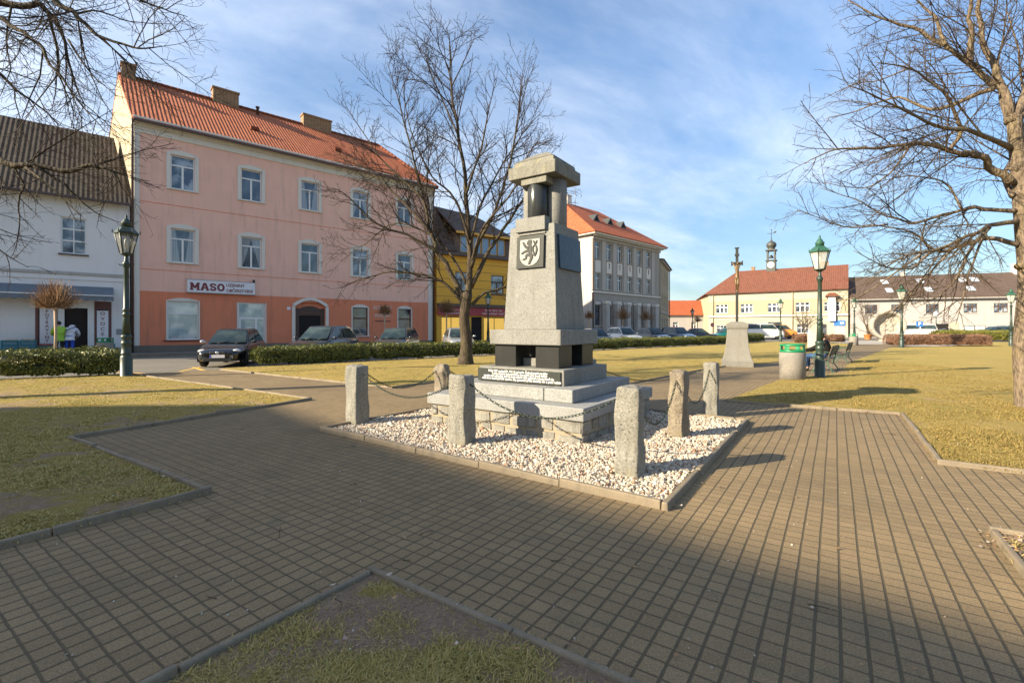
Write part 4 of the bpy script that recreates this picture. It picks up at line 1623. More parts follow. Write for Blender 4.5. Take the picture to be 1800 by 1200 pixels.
# slab serif capitals drawn stroke by stroke
def capital(ch, x0, z0, w_, h):
    mb = MB()
    P = lambda pts, t_: stroke(mb, [(x0 + a * w_, z0 + b * h) for a, b in pts], [t_] * len(pts), -.209)
    T_, U_ = .115, .075
    if ch == 'M':
        P([(.17, 0), (.17, 1)], T_); P([(.83, 0), (.83, 1)], T_); P([(.17, .97), (.5, .28)], T_); P([(.83, .97), (.5, .28)], T_)
        for a, b in ((0, .34), (.66, 1)):
            P([(a, .06), (b, .06)], U_)
        P([(0, .94), (.28, .94)], U_); P([(.72, .94), (1, .94)], U_)
    elif ch == 'A':
        P([(.14, .02), (.46, 1)], T_); P([(.86, .02), (.54, 1)], T_); P([(.27, .32), (.73, .32)], U_)
        P([(0, .06), (.34, .06)], U_); P([(.66, .06), (1, .06)], U_); P([(.36, .94), (.64, .94)], U_)
    elif ch == 'S':
        P([(.86, .70), (.80, .86), (.5, .93), (.20, .86), (.15, .70), (.25, .57), (.5, .50), (.75, .43), (.85, .30), (.80, .14), (.5, .07), (.20, .14), (.14, .32)], .10)
    else:
        P([(.5 + .37 * cos(2 * pi * i / 16), .5 + .43 * sin(2 * pi * i / 16)) for i in range(18)], .11)
    return mb.build('letter', M['sign_maroon'], sg)


xl = sx0 + .13
for ch, w_ in (('M', .50), ('A', .44), ('S', .36), ('O', .40)):
    capital(ch, xl, 3.80, w_, .44)
    xl += w_ + .035
text_obj('lettering', 'UZENINY', 0.27, M['sign_maroon'], sg, (sx0 + 2.02, -.203, 4.18), bold=0.006, align='LEFT', sx=0.88)
text_obj('lettering', 'OBČERSTVENÍ', 0.27, M['sign_maroon'], sg, (sx0 + 2.02, -.203, 3.84), bold=0.006, align='LEFT', sx=0.86)
mb = MB().box(sx1 - .12, sx1 - .02, -.22, -.12, 4.45, 4.62).tube([(sx1 - .07, -.02, 4.55), (sx1 - .07, -.14, 4.6)], .03, 6)
mb.build('security_camera', M['dark'], PINK)
text_obj('lettering', 'KLENOTY', 0.40, M['gold_letters'], PINK, (15.15, -.012, 3.08), bold=0.004, sx=0.88, depth=0.006)
text_obj('lettering', 'HODINY', 0.40, M['gold_letters'], PINK, (15.15, -.012, 2.48), bold=0.004, sx=0.88, depth=0.006)
MB().box(14.5, 15.8, -.02, -.005, 2.02, 2.10).build('name_strip', M['maroon_frame'], PINK)
MB().box(8.15, 8.36, -.03, -.005, 2.75, 2.95).build('house_number', M['sign_white'], PINK)

# ------------------------------------------------------------------ white house with the grocery
FW = Fac(-21.4 - 14 * FP.d[0], 26.7 - 14 * FP.d[1], *FP.d)
X0 = 14.0
WH = FW.root('white_house', 'two storey white house with dark tiled roof and grey awning over a grocery', 'house')
WW = X0 - .16
win = (X0 - 2.98, X0 - 1.98, 5.42, 7.35)
win2 = (X0 - 8.2, X0 - 7.2, 5.42, 7.35)
shop = (X0 - 3.92, X0 - 0.95, 0.12, 2.95)
EV = 8.75
mb = MB()
wall_front(mb, 0, WW, 0.45, EV, [win, win2, shop])
block_walls(mb, [(0, 0), (WW, 0), (WW, 10), (0, 10)], 0.0, EV)
mb.build('wall', M['white_wall'], WH)
mb = MB()
wall_front(mb, 0, WW, 0.0, 0.45, [shop], y=-.04)
mb.add([(0, -.04, .45), (WW, -.04, .45), (WW, 0, .45), (0, 0, .45)], [(0, 1, 2, 3)])
mb.build('plinth', M['trim_grey'], WH)
mb = MB().box(0, WW, -.10, -.001, 4.30, 4.46)
mb.build('string_course', M['trim_grey'], WH, bevel=0.01)
MB().box(0, WW, -.05, -.001, 4.05, 4.298).box(WW - .5, WW - .05, -.03, -.002, 4.47, EV - .25).box(0, WW, -.12, -.001, EV - .24, EV - .02).build('moulding', M['white_wall'], WH, bevel=0.01)
for q in (win, win2):
    window(WH, *q, 'grid', 'frame_w', 'glass_curtain', 0.10, True, None, 'gutter', nx=2, nz=(0.36, 0.68), bar=0.045)
rdg = 13.55
rfw = roof('roof', [[(-.3, -.5, EV - .35), (WW + .02, -.5, EV - .35), (*(WW - .16 + dl.x * 5, 5.0), rdg), (-.3, 5.0, rdg)],
                    [(WW + .02, 10.5, EV - .35), (-.3, 10.5, EV - .35), (-.3, 5.0, rdg), (WW - .16 + dl.x * 5, 5.0, rdg)]], M['tile_brown'], WH, 0.12)
MB().box(-.3, WW + .05, -.62, -.51, EV - .50, EV - .36).build('gutter', M['gutter'], WH, bevel=0.03, seg=2)
# shop front: dark red frames, door opening, two name boards
xs_ = shop[0]
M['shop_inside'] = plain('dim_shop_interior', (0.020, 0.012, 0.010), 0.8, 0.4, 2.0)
sf = MB()
bx = [(X0 - 3.92, X0 - 3.80), (X0 - 3.18, X0 - 3.10), (X0 - 1.66, X0 - 1.58), (X0 - 1.06, X0 - .95)]
for a, b in bx:
    sf.box(a, b, -.02, .10, .12, 2.95)
sf.box(X0 - 3.799, X0 - 3.181, .0, .10, 2.55, 2.95).box(X0 - 1.579, X0 - 1.061, .0, .10, 2.50, 2.95)
sfo = sf.build('shop_front', M['maroon_frame'], WH)
MB().box(X0 - 3.92, X0 - .95, .155, .20, .12, 2.95).build('shop_interior', M['shop_inside'], sfo)
MB().box(X0 - 3.099, X0 - 2.84, .0, .10, .12, 2.949).box(X0 - 1.93, X0 - 1.661, .0, .10, .12, 2.949).box(X0 - 2.839, X0 - 1.931, .0, .10, 2.56, 2.949).build('door_frame', M['frame_w'], sfo)
for (a, b, s, z1) in ((X0 - 3.76, X0 - 3.22, 'P\nO\nT\nR\nA\nV\nI\nN\nY', 2.50), (X0 - 1.56, X0 - 1.08, 'O\nV\nO\nC\nE', 2.45)):
    bd = MB().box(a, b, -.05, -.021, .3, z1).build('name_board', M['sign_white'], sfo, bevel=0.004)
    sz, pitch = (0.20, 0.19) if len(s) > 10 else (0.25, 0.28)
    lt = text_obj('lettering', s, sz, M['sign_maroon'], bd, ((a + b) / 2, -.053, 0), bold=0.003, spacing=pitch / sz)
    lt.location.z = z1 - .07 - max(v.co.y for v in lt.data.vertices)
# rolled-out awning with a scalloped valance
aw0, aw1 = X0 - 12.0, X0 - .88
mb = MB()
mb.add([(aw0, -.02, 3.72), (aw1, -.02, 3.72), (aw1, -.95, 3.24), (aw0, -.95, 3.24)], [(0, 1, 2, 3)])
n = 60
top, bot = [], []
for i in range(n + 1):
    x = aw0 + (aw1 - aw0) * i / n
    top.append((x, -.952, 3.19))
    bot.append((x, -.955 - .02 * sin(i * 1.9), 2.93 + .05 * abs(sin(i * pi / 2))))
for i in range(n):
    mb.add([top[i], top[i + 1], bot[i + 1], bot[i]], [(0, 1, 2, 3)])
awo = mb.build('awning', M['awning'], WH)
aw_s = awo.modifiers.new('Solid', 'SOLIDIFY')
aw_s.thickness = 0.012
MB().box(aw0 - .02, aw1 + .02, -.985, -.935, 3.195, 3.245).build('awning_bar', M['frame_w'], awo)
MB().box(X0 - .75, X0 - .45, -.03, -.001, 1.15, 1.45).build('meter_box', M['zinc'], WH)
M['tile_w'] = None

# ------------------------------------------------------------------ ochre house behind the middle tree
FY = Fac(-6.35, 39.8, 0.822, 0.569)
YE = FY.root('ochre_house', 'ochre yellow house with dark mansard roof and dark red shop sign', 'house')
YW, YEV = 7.55, 7.75
s1, sd, s2 = (.42, 2.35, .35, 2.50), (3.35, 4.45, .1, 2.50), (4.62, 6.95, .35, 2.50)
f1, f2 = (1.75, 3.05, 4.75, 6.40), (5.4, 6.8, 4.60, 6.35)
mb = MB()
wall_front(mb, 0, YW, 0, YEV, [s1, sd, s2, f1, f2])
block_walls(mb, [(0, 0), (YW, 0), (YW, 9), (0, 9)], 0, YEV)
mb.build('wall', M['yellow'], YE)
for z in (4.25, 5.0, 5.75, 6.5, 7.2):
    MB().box(0, YW, -.006, .004, z - .015, z + .015).build('plaster_groove', M['door_brown'], YE)
for q in (s1, s2):
    window(YE, *q, 'grid', 'frame_b', 'glass_yellow' if False else 'glass', 0.06, False, None, nx=2, nz=(), bar=.06, name='shop_window')
M['display'] = plain('glowing_yellow_display', (0.78, 0.50, 0.10), 0.7, 0.25, 2.0)
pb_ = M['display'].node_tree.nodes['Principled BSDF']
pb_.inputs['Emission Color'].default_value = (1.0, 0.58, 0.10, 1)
pb_.inputs['Emission Strength'].default_value = 0.22  # slight emission added so the display panels look bright
for q in (s1, s2):
    MB().box(q[0] + .07, q[1] - .07, .075, .085, q[2] + .07, q[3] - .07).build('display_panel', M['display'], YE)
MB().box(sd[0], sd[1], .10, .158, sd[2], sd[3]).build('shop_door', M['dark'], YE)
MB().box(.05, YW - .05, -.30, -.001, 3.35, 3.62).build('shop_canopy', M['gutter'], YE)
bs = MB().box(.05, YW - .05, -.16, -.002, 2.62, 3.34).build('shop_sign', M['sign_red'], YE, bevel=0.01)
text_obj('lettering', 'Potřeby pro domácnost', 0.27, M['pale_pink'], bs, (2.0, -.163, 3.12), bold=.004, sx=.85)
text_obj('lettering', 'Železářství', 0.30, M['pale_pink'], bs, (1.5, -.163, 2.83), bold=.004, sx=.9)
text_obj('lettering', 'Elektro  Barvy  Laky', 0.27, M['pale_pink'], bs, (5.6, -.163, 3.12), bold=.004, sx=.85)
text_obj('lettering', 'Ložní povlečení  textil', 0.30, M['pale_pink'], bs, (5.5, -.163, 2.83), bold=.004, sx=.85)
for q in (f1, f2):
    window(YE, *q, 'casement', 'frame_b', 'glass_curtain', 0.10, True, None, 'trim', nx=2, nz=(0.62,), sillm='frame_b')
# mansard: dark eaves strip, band of tall blue windows, roof above
MB().box(-.05, YW + .25, -.35, .30, YEV, YEV + .35).build('eaves', M['gutter'], YE, bevel=.02)
mbx = [(2.3, 3.2), (3.6, 4.45), (4.5, 5.3), (5.35, 6.15), (6.2, 7.0)]
wz0, wz1 = YEV + .42, YEV + 1.95
mb = MB()
wall_front(mb, 1.7, YW, YEV + .35, YEV + 2.1, [(a, b, wz0, wz1) for a, b in mbx], y=.1)
mb.add([(YW, .1, YEV + .35), (YW, 5, YEV + .35), (YW, 5, YEV + 2.1), (YW, .1, YEV + 2.1)], [(0, 1, 2, 3)])
mb.add([(1.7, .1, YEV + .35), (1.7, 5, YEV + .35), (1.7, 5, YEV + 2.1), (1.7, .1, YEV + 2.1)], [(3, 2, 1, 0)])
mb.add([(1.7, .1, YEV + 2.1), (YW, .1, YEV + 2.1), (YW, 5, YEV + 2.1), (1.7, 5, YEV + 2.1)], [(0, 1, 2, 3)])
mb.build('attic_wall', M['frame_b'], YE)
for a, b in mbx:
    o = window(YE, a, b, wz0, wz1, 'grid', 'frame_y', 'glass_blue', .13, False, None, nx=1, nz=(), name='attic_window')
ez = YEV + 2.1
roof('roof', [[(-.2, -.45, YEV + .37), (1.69, -.45, YEV + .37), (1.69, 4.0, 12.9), (-.2, 4.0, 12.9)],
              [(1.7, -.35, ez), (YW + .35, -.35, ez), (YW - 1.6, 4.0, 12.6), (1.7, 4.0, 12.9)],
              [(YW + .35, -.35, ez), (YW + .35, 9.2, ez), (YW - 1.6, 4.0, 12.6)],
              [(YW + .35, 9.2, ez), (-.2, 9.2, ez), (-.2, 4.0, 12.9), (1.7, 4.0, 12.9), (YW - 1.6, 4.0, 12.6)]], M['shingle'], YE, 0.12)
MB().box(1.65, YW + .36, -.40, -.36, ez - .16, ez + .04).build('fascia', M['frame_y'], YE)

# ------------------------------------------------------------------ grey civic building with the red hip roof
FG = Fac(9.3, 55.0, 0.726, 0.687)
GR = FG.root('grey_house', 'grey three storey building with white panels, ground floor pillars and red hip roof', 'building')
GW, GE = 15.4, 12.55
cxs = [1.15 + 2.26 * i for i in range(6)]
hol = []
for c in cxs:
    hol += [(c - .50, c + .50, 9.75, 11.75), (c - .50, c + .50, 6.15, 8.0)]
gh = [(c - .55, c + .55, 1.85, 4.25) for c in cxs]
mb = MB()
wall_front(mb, 0, GW, 0, GE, hol + gh, depth=.25)
block_walls(mb, [(0, 0), (GW, 0), (GW, 14), (0, 14)], 0, GE)
mb.build('wall', M['grey_wall'], GR)
MB().add([(-.02, -.02, 0), (-.02, 14, 0), (-.02, 14, GE - .2), (-.02, -.02, GE - .2)], [(3, 2, 1, 0)]).build('side_wall', M['lit_white'], GR)
for c in cxs:
    for z0, z1 in ((9.75, 11.75), (6.15, 8.0)):
        window(GR, c - .50, c + .50, z0, z1, 'casement', 'frame_w', 'glass', .17, True, None, 'grey_pil', nx=2, nz=(0.70,), bar=.045)
    window(GR, c - .55, c + .55, 1.85, 4.25, 'grid', 'frame_b', 'glass', .17, True, None, 'trim', nx=1, nz=(0.5,), bar=.05)
    p = MB().box(c - .52, c + .52, -.045, -.001, 8.15, 9.55).build('panel', M['trim'], GR, bevel=.01)
    if c > 2:
        MB().box(c - .06, c + .06, -.065, -.046, 8.75, 9.25).box(c - .12, c + .12, -.064, -.046, 9.26, 9.38).build('ornament', M['door_brown'], p)
    MB().box(c - .5, c + .5, -.06, -.001, 4.40, 4.62).build('lintel', M['trim'], GR)
for i in range(7):
    x = 0.02 + 2.26 * i
    x0, x1 = max(.02, x - .36), min(GW - .02, x + .36)
    MB().box(x0, x1, -.10, -.001, 6.0, 11.95).build('pilaster', M['grey_pil'], GR, bevel=.01)
    if i:
        q = MB().box(x - .38, x + .30, -.75, -.10, 0.0, 4.45).build('pillar', M['grey_pil'], GR, bevel=.015)
        MB().box(x - .44, x + .36, -.81, -.10, 4.452, 4.75).build('pillar_cap', M['trim'], q, bevel=.015)
MB().box(0, GW, -.16, -.001, 5.72, 5.90).build('string_course', M['trim'], GR)
MB().box(0, GW, -.20, -.001, 11.97, 12.25).build('frieze', M['grey_pil'], GR)
mb = MB()
for i in range(38):
    x = .1 + i * (GW - .2) / 37
    mb.box(x - .09, x + .09, -.62, -.201, 12.26, 12.45)
mb.build('dentils', M['trim'], GR)
MB().box(-.55, GW + .6, -.85, .05, 12.452, 12.78).box(-.55, -.021, .051, 14, 12.452, 12.78).build('cornice', M['trim'], GR, bevel=.02)
zr = 12.70
rgl, rgr = (3.0, 7.0, 18.2), (GW - 4.5, 7.0, 18.2)
rg = roof('roof', [[(-.7, -.95, zr), (GW + .7, -.95, zr), rgr, rgl], [(GW + .7, -.95, zr), (GW + .7, 14.9, zr), rgr], [(GW + .7, 14.9, zr), (-.7, 14.9, zr), rgl, rgr], [(-.7, 14.9, zr), (-.7, -.95, zr), rgl]], M['tile_red'], GR, .12)
for i, px in enumerate((1056.5, 1075, 1093)):
    x = 4.2 + 3.0 * i
    s = .42
    y0 = -.95 + s * 7.95
    z0 = zr + s * 5.5
    mb = MB().add([(x - .75, y0, z0 + .02), (x + .75, y0, z0 + .02), (x, y0 - .02, z0 + .95), (x, y0 + 1.45, z0 + .97)], [(0, 1, 2), (0, 2, 3), (1, 3, 2)])
    mb.build('dormer', M['copper'], rg)
    MB().add([(x - .45, y0 - .015, z0 + .1), (x + .45, y0 - .015, z0 + .1), (x, y0 - .03, z0 + .7)], [(0, 1, 2)]).build('dormer_window', M['dark'], rg)
uvbox('chimney', 3.6, 4.5, 6.7, 7.4, 17.0, 19.2, M['trim'], rg)
ant = MB().tube([(5.6, 7, 18.0), (5.6, 7, 20.6)], .035, 5)
for z_, w_ in ((20.5, .5), (20.1, .7), (19.7, .6)):
    ant.tube([(5.6 - w_, 7, z_), (5.6 + w_, 7.1, z_)], .022, 4)
ant.build('aerial', M['zinc'], rg)
downpipe(GR, .1, 0, 12.4, -.13, .06, 'gutter')
cs = FG.root('red_porch', 'low red roofed shed beside the grey building, beyond the monument', 'shed')
cs.location = (9.3 - .75 * 2.2 - .687 * 2, 55 - .66 * 2.2 + .726 * 2, 0)
mb = MB()
wall_front(mb, -1.5, 1.9, 0, 3.6, [(-.6, .4, .2, 2.3)])
block_walls(mb, [(-1.5, 0), (1.9, 0), (1.9, 4), (-1.5, 4)], 0, 3.6)
mb.build('wall', M['pinkwhite'], cs)
roof('roof', [[(-1.8, -.4, 3.4), (2.1, -.4, 3.4), (2.1, 4, 5.2), (-1.8, 4, 5.2)]], M['tile_red'], cs)
MB().box(-.6, .4, .08, .12, .2, 2.3).build('door', M['door_brown'], cs)

# ------------------------------------------------------------------ cream house turning away behind the grey one
FC = Fac(20.75, 66.0, 7.1, 16.6)
CR = FC.root('cream_house', 'narrow cream house seen edge on beside the grey building', 'house')
hol = [(1.5 + 3.2 * i, 2.6 + 3.2 * i, z, z + 1.9) for i in range(4) for z in (4.6, 8.1)] + [(1.5 + 3.2 * i, 2.9 + 3.2 * i, .8, 3.0) for i in range(4)]
mb = MB()
wall_front(mb, 0, 13.2, 0, 11.3, hol)
block_walls(mb, [(0, 0), (13.2, 0), (13.2, 9), (0, 9)], 0, 11.3)
mb.build('wall', M['hall'], CR)
for h in hol:
    window(CR, *h, 'casement', 'frame_w', 'glass', .10, True, None, 'trim', nx=2, nz=(.68,))
for z0, z1, o_ in ((3.7, 3.95, .12), (10.9, 11.3, .35)):
    MB().box(0, 13.2, -o_, -.001, z0, z1).build('cornice', M['trim_grey'], CR)
roof('roof', [[(-.3, -.55, 11.2), (13.5, -.55, 11.2), (10, 4.5, 12.3), (3, 4.5, 12.3)], [(13.5, -.55, 11.2), (13.5, 9.5, 11.2), (10, 4.5, 12.3)], [(13.5, 9.5, 11.2), (-.3, 9.5, 11.2), (3, 4.5, 12.3), (10, 4.5, 12.3)], [(-.3, 9.5, 11.2), (-.3, -.55, 11.2), (3, 4.5, 12.3)]], M['shingle'], CR)
downpipe(CR, 13.1, 0, 11.2, -.13, .07, 'gutter')

# ------------------------------------------------------------------ low orange roofed house
FL = Fac(32.0, 101.0, 1.0, -0.05)
LO = FL.root('low_house', 'low pale house with bright orange roof between the cream and yellow buildings', 'house')
hol = [(2.4, 3.5, 1.3, 2.9), (6.2, 7.3, 1.3, 2.9)]
mb = MB()
wall_front(mb, -2, 14, 0, 4.55, hol)
block_walls(mb, [(-2, 0), (14, 0), (14, 8), (-2, 8)], 0, 4.55)
mb.build('wall', M['pinkwhite'], LO)
for h in hol:
    window(LO, *h, 'casement', 'frame_w', 'glass', .10, True, None, 'trim')
roof('roof', [[(-2.3, -.5, 4.4), (14.3, -.5, 4.4), (14.3, 4, 7.75), (-2.3, 4, 7.75)], [(14.3, 8.5, 4.4), (-2.3, 8.5, 4.4), (-2.3, 4, 7.75), (14.3, 4, 7.75)]], M['tile_red'], LO)

# ------------------------------------------------------------------ town hall with the clock turret
FH = Fac(38.7, 93.0, 18.2, -13.0)
HA = FH.root('town_hall', 'pale yellow town hall with weathered red roof and clock turret', 'town hall')
HW, HE = 22.4, 8.35
back = (-6.5, 17.4)
trip = [2.45, 6.85, 11.4, 15.8]
hol = [(c - 1.05, c + 1.05, 4.5, 6.15) for c in trip] + [(19.0, 19.55, 4.5, 6.1), (20.75, 21.3, 4.5, 6.1)]
gho = [(c - .9, c + .9, .9, 2.1) for c in trip[:1]] + [(10.4, 12.6, .1, 2.7), (15.0, 16.8, .7, 2.3), (18.6, 19.4, .1, 2.3), (5.9, 7.8, .1, 2.5)]
mb = MB()
wall_front(mb, 0, HW, 3.75, 6.75, hol)
block_walls(mb, [(0, 0), (HW, 0), (HW, 15), back], 0, HE)
mb.build('wall', M['hall'], HA)
mb = MB()
wall_front(mb, 0, HW, 6.75, HE, [], y=-.02)
wall_front(mb, 0, HW, 0, 3.75, gho, y=-.02)
mb.build('light_wall', M['hall_lt'], HA)
for c in trip:
    window(HA, c - 1.05, c + 1.05, 4.5, 6.15, 'grid', 'frame_w', 'glass', .08, True, None, 'trim', nx=3, nz=(.66,), bar=.16)
for a, b in ((19.0, 19.55), (20.75, 21.3)):
    window(HA, a, b, 4.5, 6.1, 'grid', 'frame_w', 'glass', .08, True, None, 'trim', nx=1, nz=(.66,))
for h in gho:
    window(HA, *h, 'grid', 'frame_w' if h[2] > .5 else 'frame_b', 'glass', .08, False, None, nx=3 if h[2] > .5 else 2, nz=(.6,) if h[2] > .5 else (), name='window' if h[2] > .5 else 'shop_window')
MB().box(0, HW, -.16, -.021, 3.72, 4.0).box(0, HW, -.30, -.021, HE - .25, HE).build('cornice', M['trim'], HA)
MB().box(0, HW, -.18, -.161, 3.66, 3.74).build('cornice_line', M['door_brown'], HA)
# bay with its own little roof
MB().box(19.65, 20.65, -.55, -.025, 2.8, 7.0).build('bay', M['white_wall'], HA)
roof('bay_roof', [[(19.1, -.95, 7.05), (21.2, -.95, 7.05), (20.6, -.03, 7.7), (19.7, -.03, 7.7)], [(21.2, -.95, 7.05), (21.2, -.03, 7.05), (20.6, -.03, 7.7)], [(19.1, -.03, 7.05), (19.1, -.95, 7.05), (19.7, -.03, 7.7)]], M['tile_old'], HA, .06)
text_obj('lettering', 'RESTAURACE', .55, M['grey_letters'], HA, (2.6, -.03, 2.75), bold=.006, sx=.85)
text_obj('lettering', 'RADNICE', .55, M['grey_letters'], HA, (11.2, -.03, 7.35), bold=.002, sx=.9)
bb = MB().box(20.4, 22.0, -.12, -.025, 2.0, 2.9).build('blue_board', M['blue_sign'], HA)
MB().box(21.3, 21.8, -.13, -.121, 2.3, 2.6).build('board_mark', M['sign_white'], bb)
MB().box(20.5, 22.1, -.06, -.023, .3, 1.9).build('notice_case', M['trim_grey'], HA)
for x in (.9, 14.3):
    downpipe(HA, x, 0, HE - .1, -.12, .07, 'hall')
rzl, rzr = (4.0, 7.0, 13.2), (HW + .05, 7.0, 13.15)
zz0 = HE - .05
rh = roof('roof', [[(-.6, -.6, zz0), (HW + .05, -.6, zz0), rzr, rzl], [(-6.9, 17.8, zz0), (-.6, -.6, zz0), rzl], [(HW + .05, 15.4, zz0), (-6.9, 17.8, zz0), rzl, rzr]], M['tile_old'], HA, .14)
MB().add([(HW - .02, 0, HE - .1), (HW - .02, 14.9, HE - .1), (HW - .02, 7, 12.95)], [(0, 1, 2)]).build('gable_wall', M['hall_lt'], HA)
uvbox('chimney', 18.0, 19.4, 7.2, 7.9, 12.4, 14.0, M['brick'], rh)
uvbox('chimney', 6.5, 7.1, 7.2, 7.8, 12.4, 13.9, M['brick'], rh)
# turret
tx, ty = 10.1, 7.0
tur = MB().box(tx - .78, tx + .78, ty - .78, ty + .78, 12.0, 14.75).build('clock_turret', M['copper'], rh, bevel=.02)
# the turret is a thing-level part of the town hall roof: open lantern, onion, vane
mb = MB()
for sx in (-1, 1):
    for sy in (-1, 1):
        mb.box(tx + sx * .62 - .12, tx + sx * .62 + .12, ty + sy * .62 - .12, ty + sy * .62 + .12, 14.90, 16.75)
mb.box(tx - .95, tx + .95, ty - .95, ty + .95, 14.752, 14.90)
mb.box(tx - .95, tx + .95, ty - .95, ty + .95, 16.752, 16.95)
mb.lathe([(.85, 16.96), (.62, 17.15), (.62, 17.3), (.78, 17.5), (.92, 17.85), (.86, 18.2), (.55, 18.5), (.22, 18.7), (.10, 18.95), (.16, 19.1), (.05, 19.25), (.03, 19.3)], 16, (tx, ty, 0))
tur.parent = HA
tur.name = 'turret_base'
lan = mb.build('turret_lantern', M['copper'], HA)
MB().lathe([(.40, 15.35), (.40, 15.4), (.30, 15.7), (.12, 15.95)], 14, (tx, ty, 0)).build('bell', M['iron_black'], lan)
mb = MB().tube([(tx, ty, 19.2), (tx, ty, 20.9)], .045, 6).box(tx - .7, tx + .7, ty - .03, ty + .03, 20.18, 20.27).box(tx + .45, tx + .85, ty - .032, ty + .032, 20.28, 20.55).box(tx - .03, tx + .03, ty - .5, ty + .5, 20.06, 20.14).ball((tx, ty, 20.95), .10)
mb.build('weather_vane', M['iron_black'], lan)
# clock face towards the square
mb = MB()
n = 24
mb.prism([(tx + .60 * cos(2 * pi * i / n), 13.95 + .60 * sin(2 * pi * i / n)) for i in range(n)], ty - .83, ty - .785)
clk = mb.build('clock_face', M['sign_white'], HA)
mb = MB()
for i in range(12):
    a = 2 * pi * i / 12
    c, s = cos(a), sin(a)
    mb.prism([(tx + .50 * c - .03 * s, 13.95 + .50 * s + .03 * c), (tx + .50 * c + .03 * s, 13.95 + .50 * s - .03 * c), (tx + .57 * c + .03 * s, 13.95 + .57 * s - .03 * c), (tx + .57 * c - .03 * s, 13.95 + .57 * s + .03 * c)], ty - .845, ty - .832)
for a, L, wd in ((radians(60), .34, .05), (radians(-100), .46, .04)):
    c, s = cos(a), sin(a)
    mb.prism([(tx - wd * s, 13.95 + wd * c), (tx + wd * s, 13.95 - wd * c), (tx + L * c + wd * .4 * s, 13.95 + L * s - wd * .4 * c), (tx + L * c - wd * .4 * s, 13.95 + L * s + wd * .4 * c)], ty - .852, ty - .846)
mb.build('clock_hands', M['iron_black'], clk)

# ------------------------------------------------------------------ long pinkish white building on the right
FR = Fac(57.2, 79.6, 0.940, -0.342)
LR = FR.root('long_white_house', 'long pinkish white building with dark brown roof and skylights', 'building')
LW, LE = 34.0, 6.5
cxs = [2.8, 6.4, 11.0, 15.8, 19.5, 24.0, 28.5]
hol = [(c - .85, c + .85, 3.95, 5.45) for c in cxs] + [(9.9, 13.1, .1, 2.25), (15.0, 17.7, 1.2, 2.0), (19.0, 22.0, 1.2, 2.0), (2.2, 3.4, .1, 2.3)]
mb = MB()
wall_front(mb, 0, LW, 0, LE, hol)
block_walls(mb, [(0, 0), (LW, 0), (LW, 11), (0, 11)], 0, LE)
mb.build('wall', M['pinkwhite'], LR)
for i, c in enumerate(cxs):
    window(LR, c - .85, c + .85, 3.95, 5.45, 'grid', 'frame_b', 'glass_curtain' if i in (3, 4) else 'glass', .08, True, None, 'trim', nx=3, nz=(.68,), bar=.10)
for q in ((15.0, 17.7, 1.2, 2.0), (19.0, 22.0, 1.2, 2.0)):
    window(LR, *q, 'grid', 'frame_b', 'glass_blind', .08, False, None, nx=2, nz=(), bar=.1)
MB().box(9.9, 13.1, .12, .158, .1, 2.25).build('garage_dark', M['dark'], LR)  # near-black panel stands in for the shade inside the open garage
for q in ((13.15, 14.3, -.05, -.001, .1, 2.5), (9.0, 9.85, -.05, -.001, .1, 2.9)):
    MB().box(*q).build('beige_panel', M['hall_lt'], LR)
MB().box(2.2, 3.4, .10, .158, .1, 2.3).build('door', M['door_brown'], LR)
RT, RY = 10.65, 5.5
rr_ = roof('roof', [[(-.1, -.5, LE - .1), (LW + .3, -.5, LE - .1), (LW + .3, RY, RT), (-.1, RY, RT)], [(LW + .3, 11.5, LE - .1), (-.1, 11.5, LE - .1), (-.1, RY, RT), (LW + .3, RY, RT)]], M['shingle'], LR, .14)
MB().add([(-.02, 0, LE), (-.02, 11, LE), (-.02, RY, RT - .14)], [(0, 2, 1)]).build('gable_wall', M['pinkwhite'], LR)
MB().box(-.1, LW + .3, -.62, -.505, LE - .26, LE - .12).build('gutter', M['trim_grey'], LR)
sl_ = Vector((0, RY + .5, RT - LE + .1)).normalized()
nr = Vector((0, -sl_.z, sl_.y))
for px, py, op in ((1554.5, 493.5, 0), (1563, 510, 0), (1617, 491, 1), (1632, 508, 0), (1691, 488.5, 0), (1712, 488, 1), (1706, 505, 0)):
    s = 0.72 if py < 500 else 0.34
    # solve x on the plane at this slope height
    y_, z_ = -.5 + s * (RY + .5), LE - .1 + s * (RT - LE + .1)
    k = (px - CX) / F
    ox, oy = FR.o[0] - FR.d[1] * y_, FR.o[1] + FR.d[0] * y_
    x = (k * oy - ox) / (FR.d[0] - k * FR.d[1])
    c = Vector((x, y_, z_)) + nr * .05
    hw, hh = .50, .70
    mb = MB()
    v = []
    for dz in (-.04, .05):
        for sx, su in ((-1, -1), (1, -1), (1, 1), (-1, 1)):
            v.append(c + Vector((sx * hw, 0, 0)) + sl_ * (su * hh) + nr * dz)
    mb.add(v, [(0, 3, 2, 1), (0, 1, 5, 4), (1, 2, 6, 5), (2, 3, 7, 6), (3, 0, 4, 7)])
    fr_ = mb.build('skylight', M['zinc'], rr_)
    g = [c + Vector((sx * (hw - .03), 0, 0)) + sl_ * (su * (hh - .03)) + nr * .052 for sx, su in ((-1, -1), (1, -1), (1, 1), (-1, 1))]
    MB().add(g, [(0, 1, 2, 3)]).build('skylight_pane', M['skylight'], fr_)
uvbox('chimney', 23.6, 24.6, 4.9, 5.9, 9.8, 12.0, M['trim'], rr_)
uvbox('chimney', 9.0, 9.6, 6.0, 6.6, 9.8, 11.4, M['trim'], rr_)

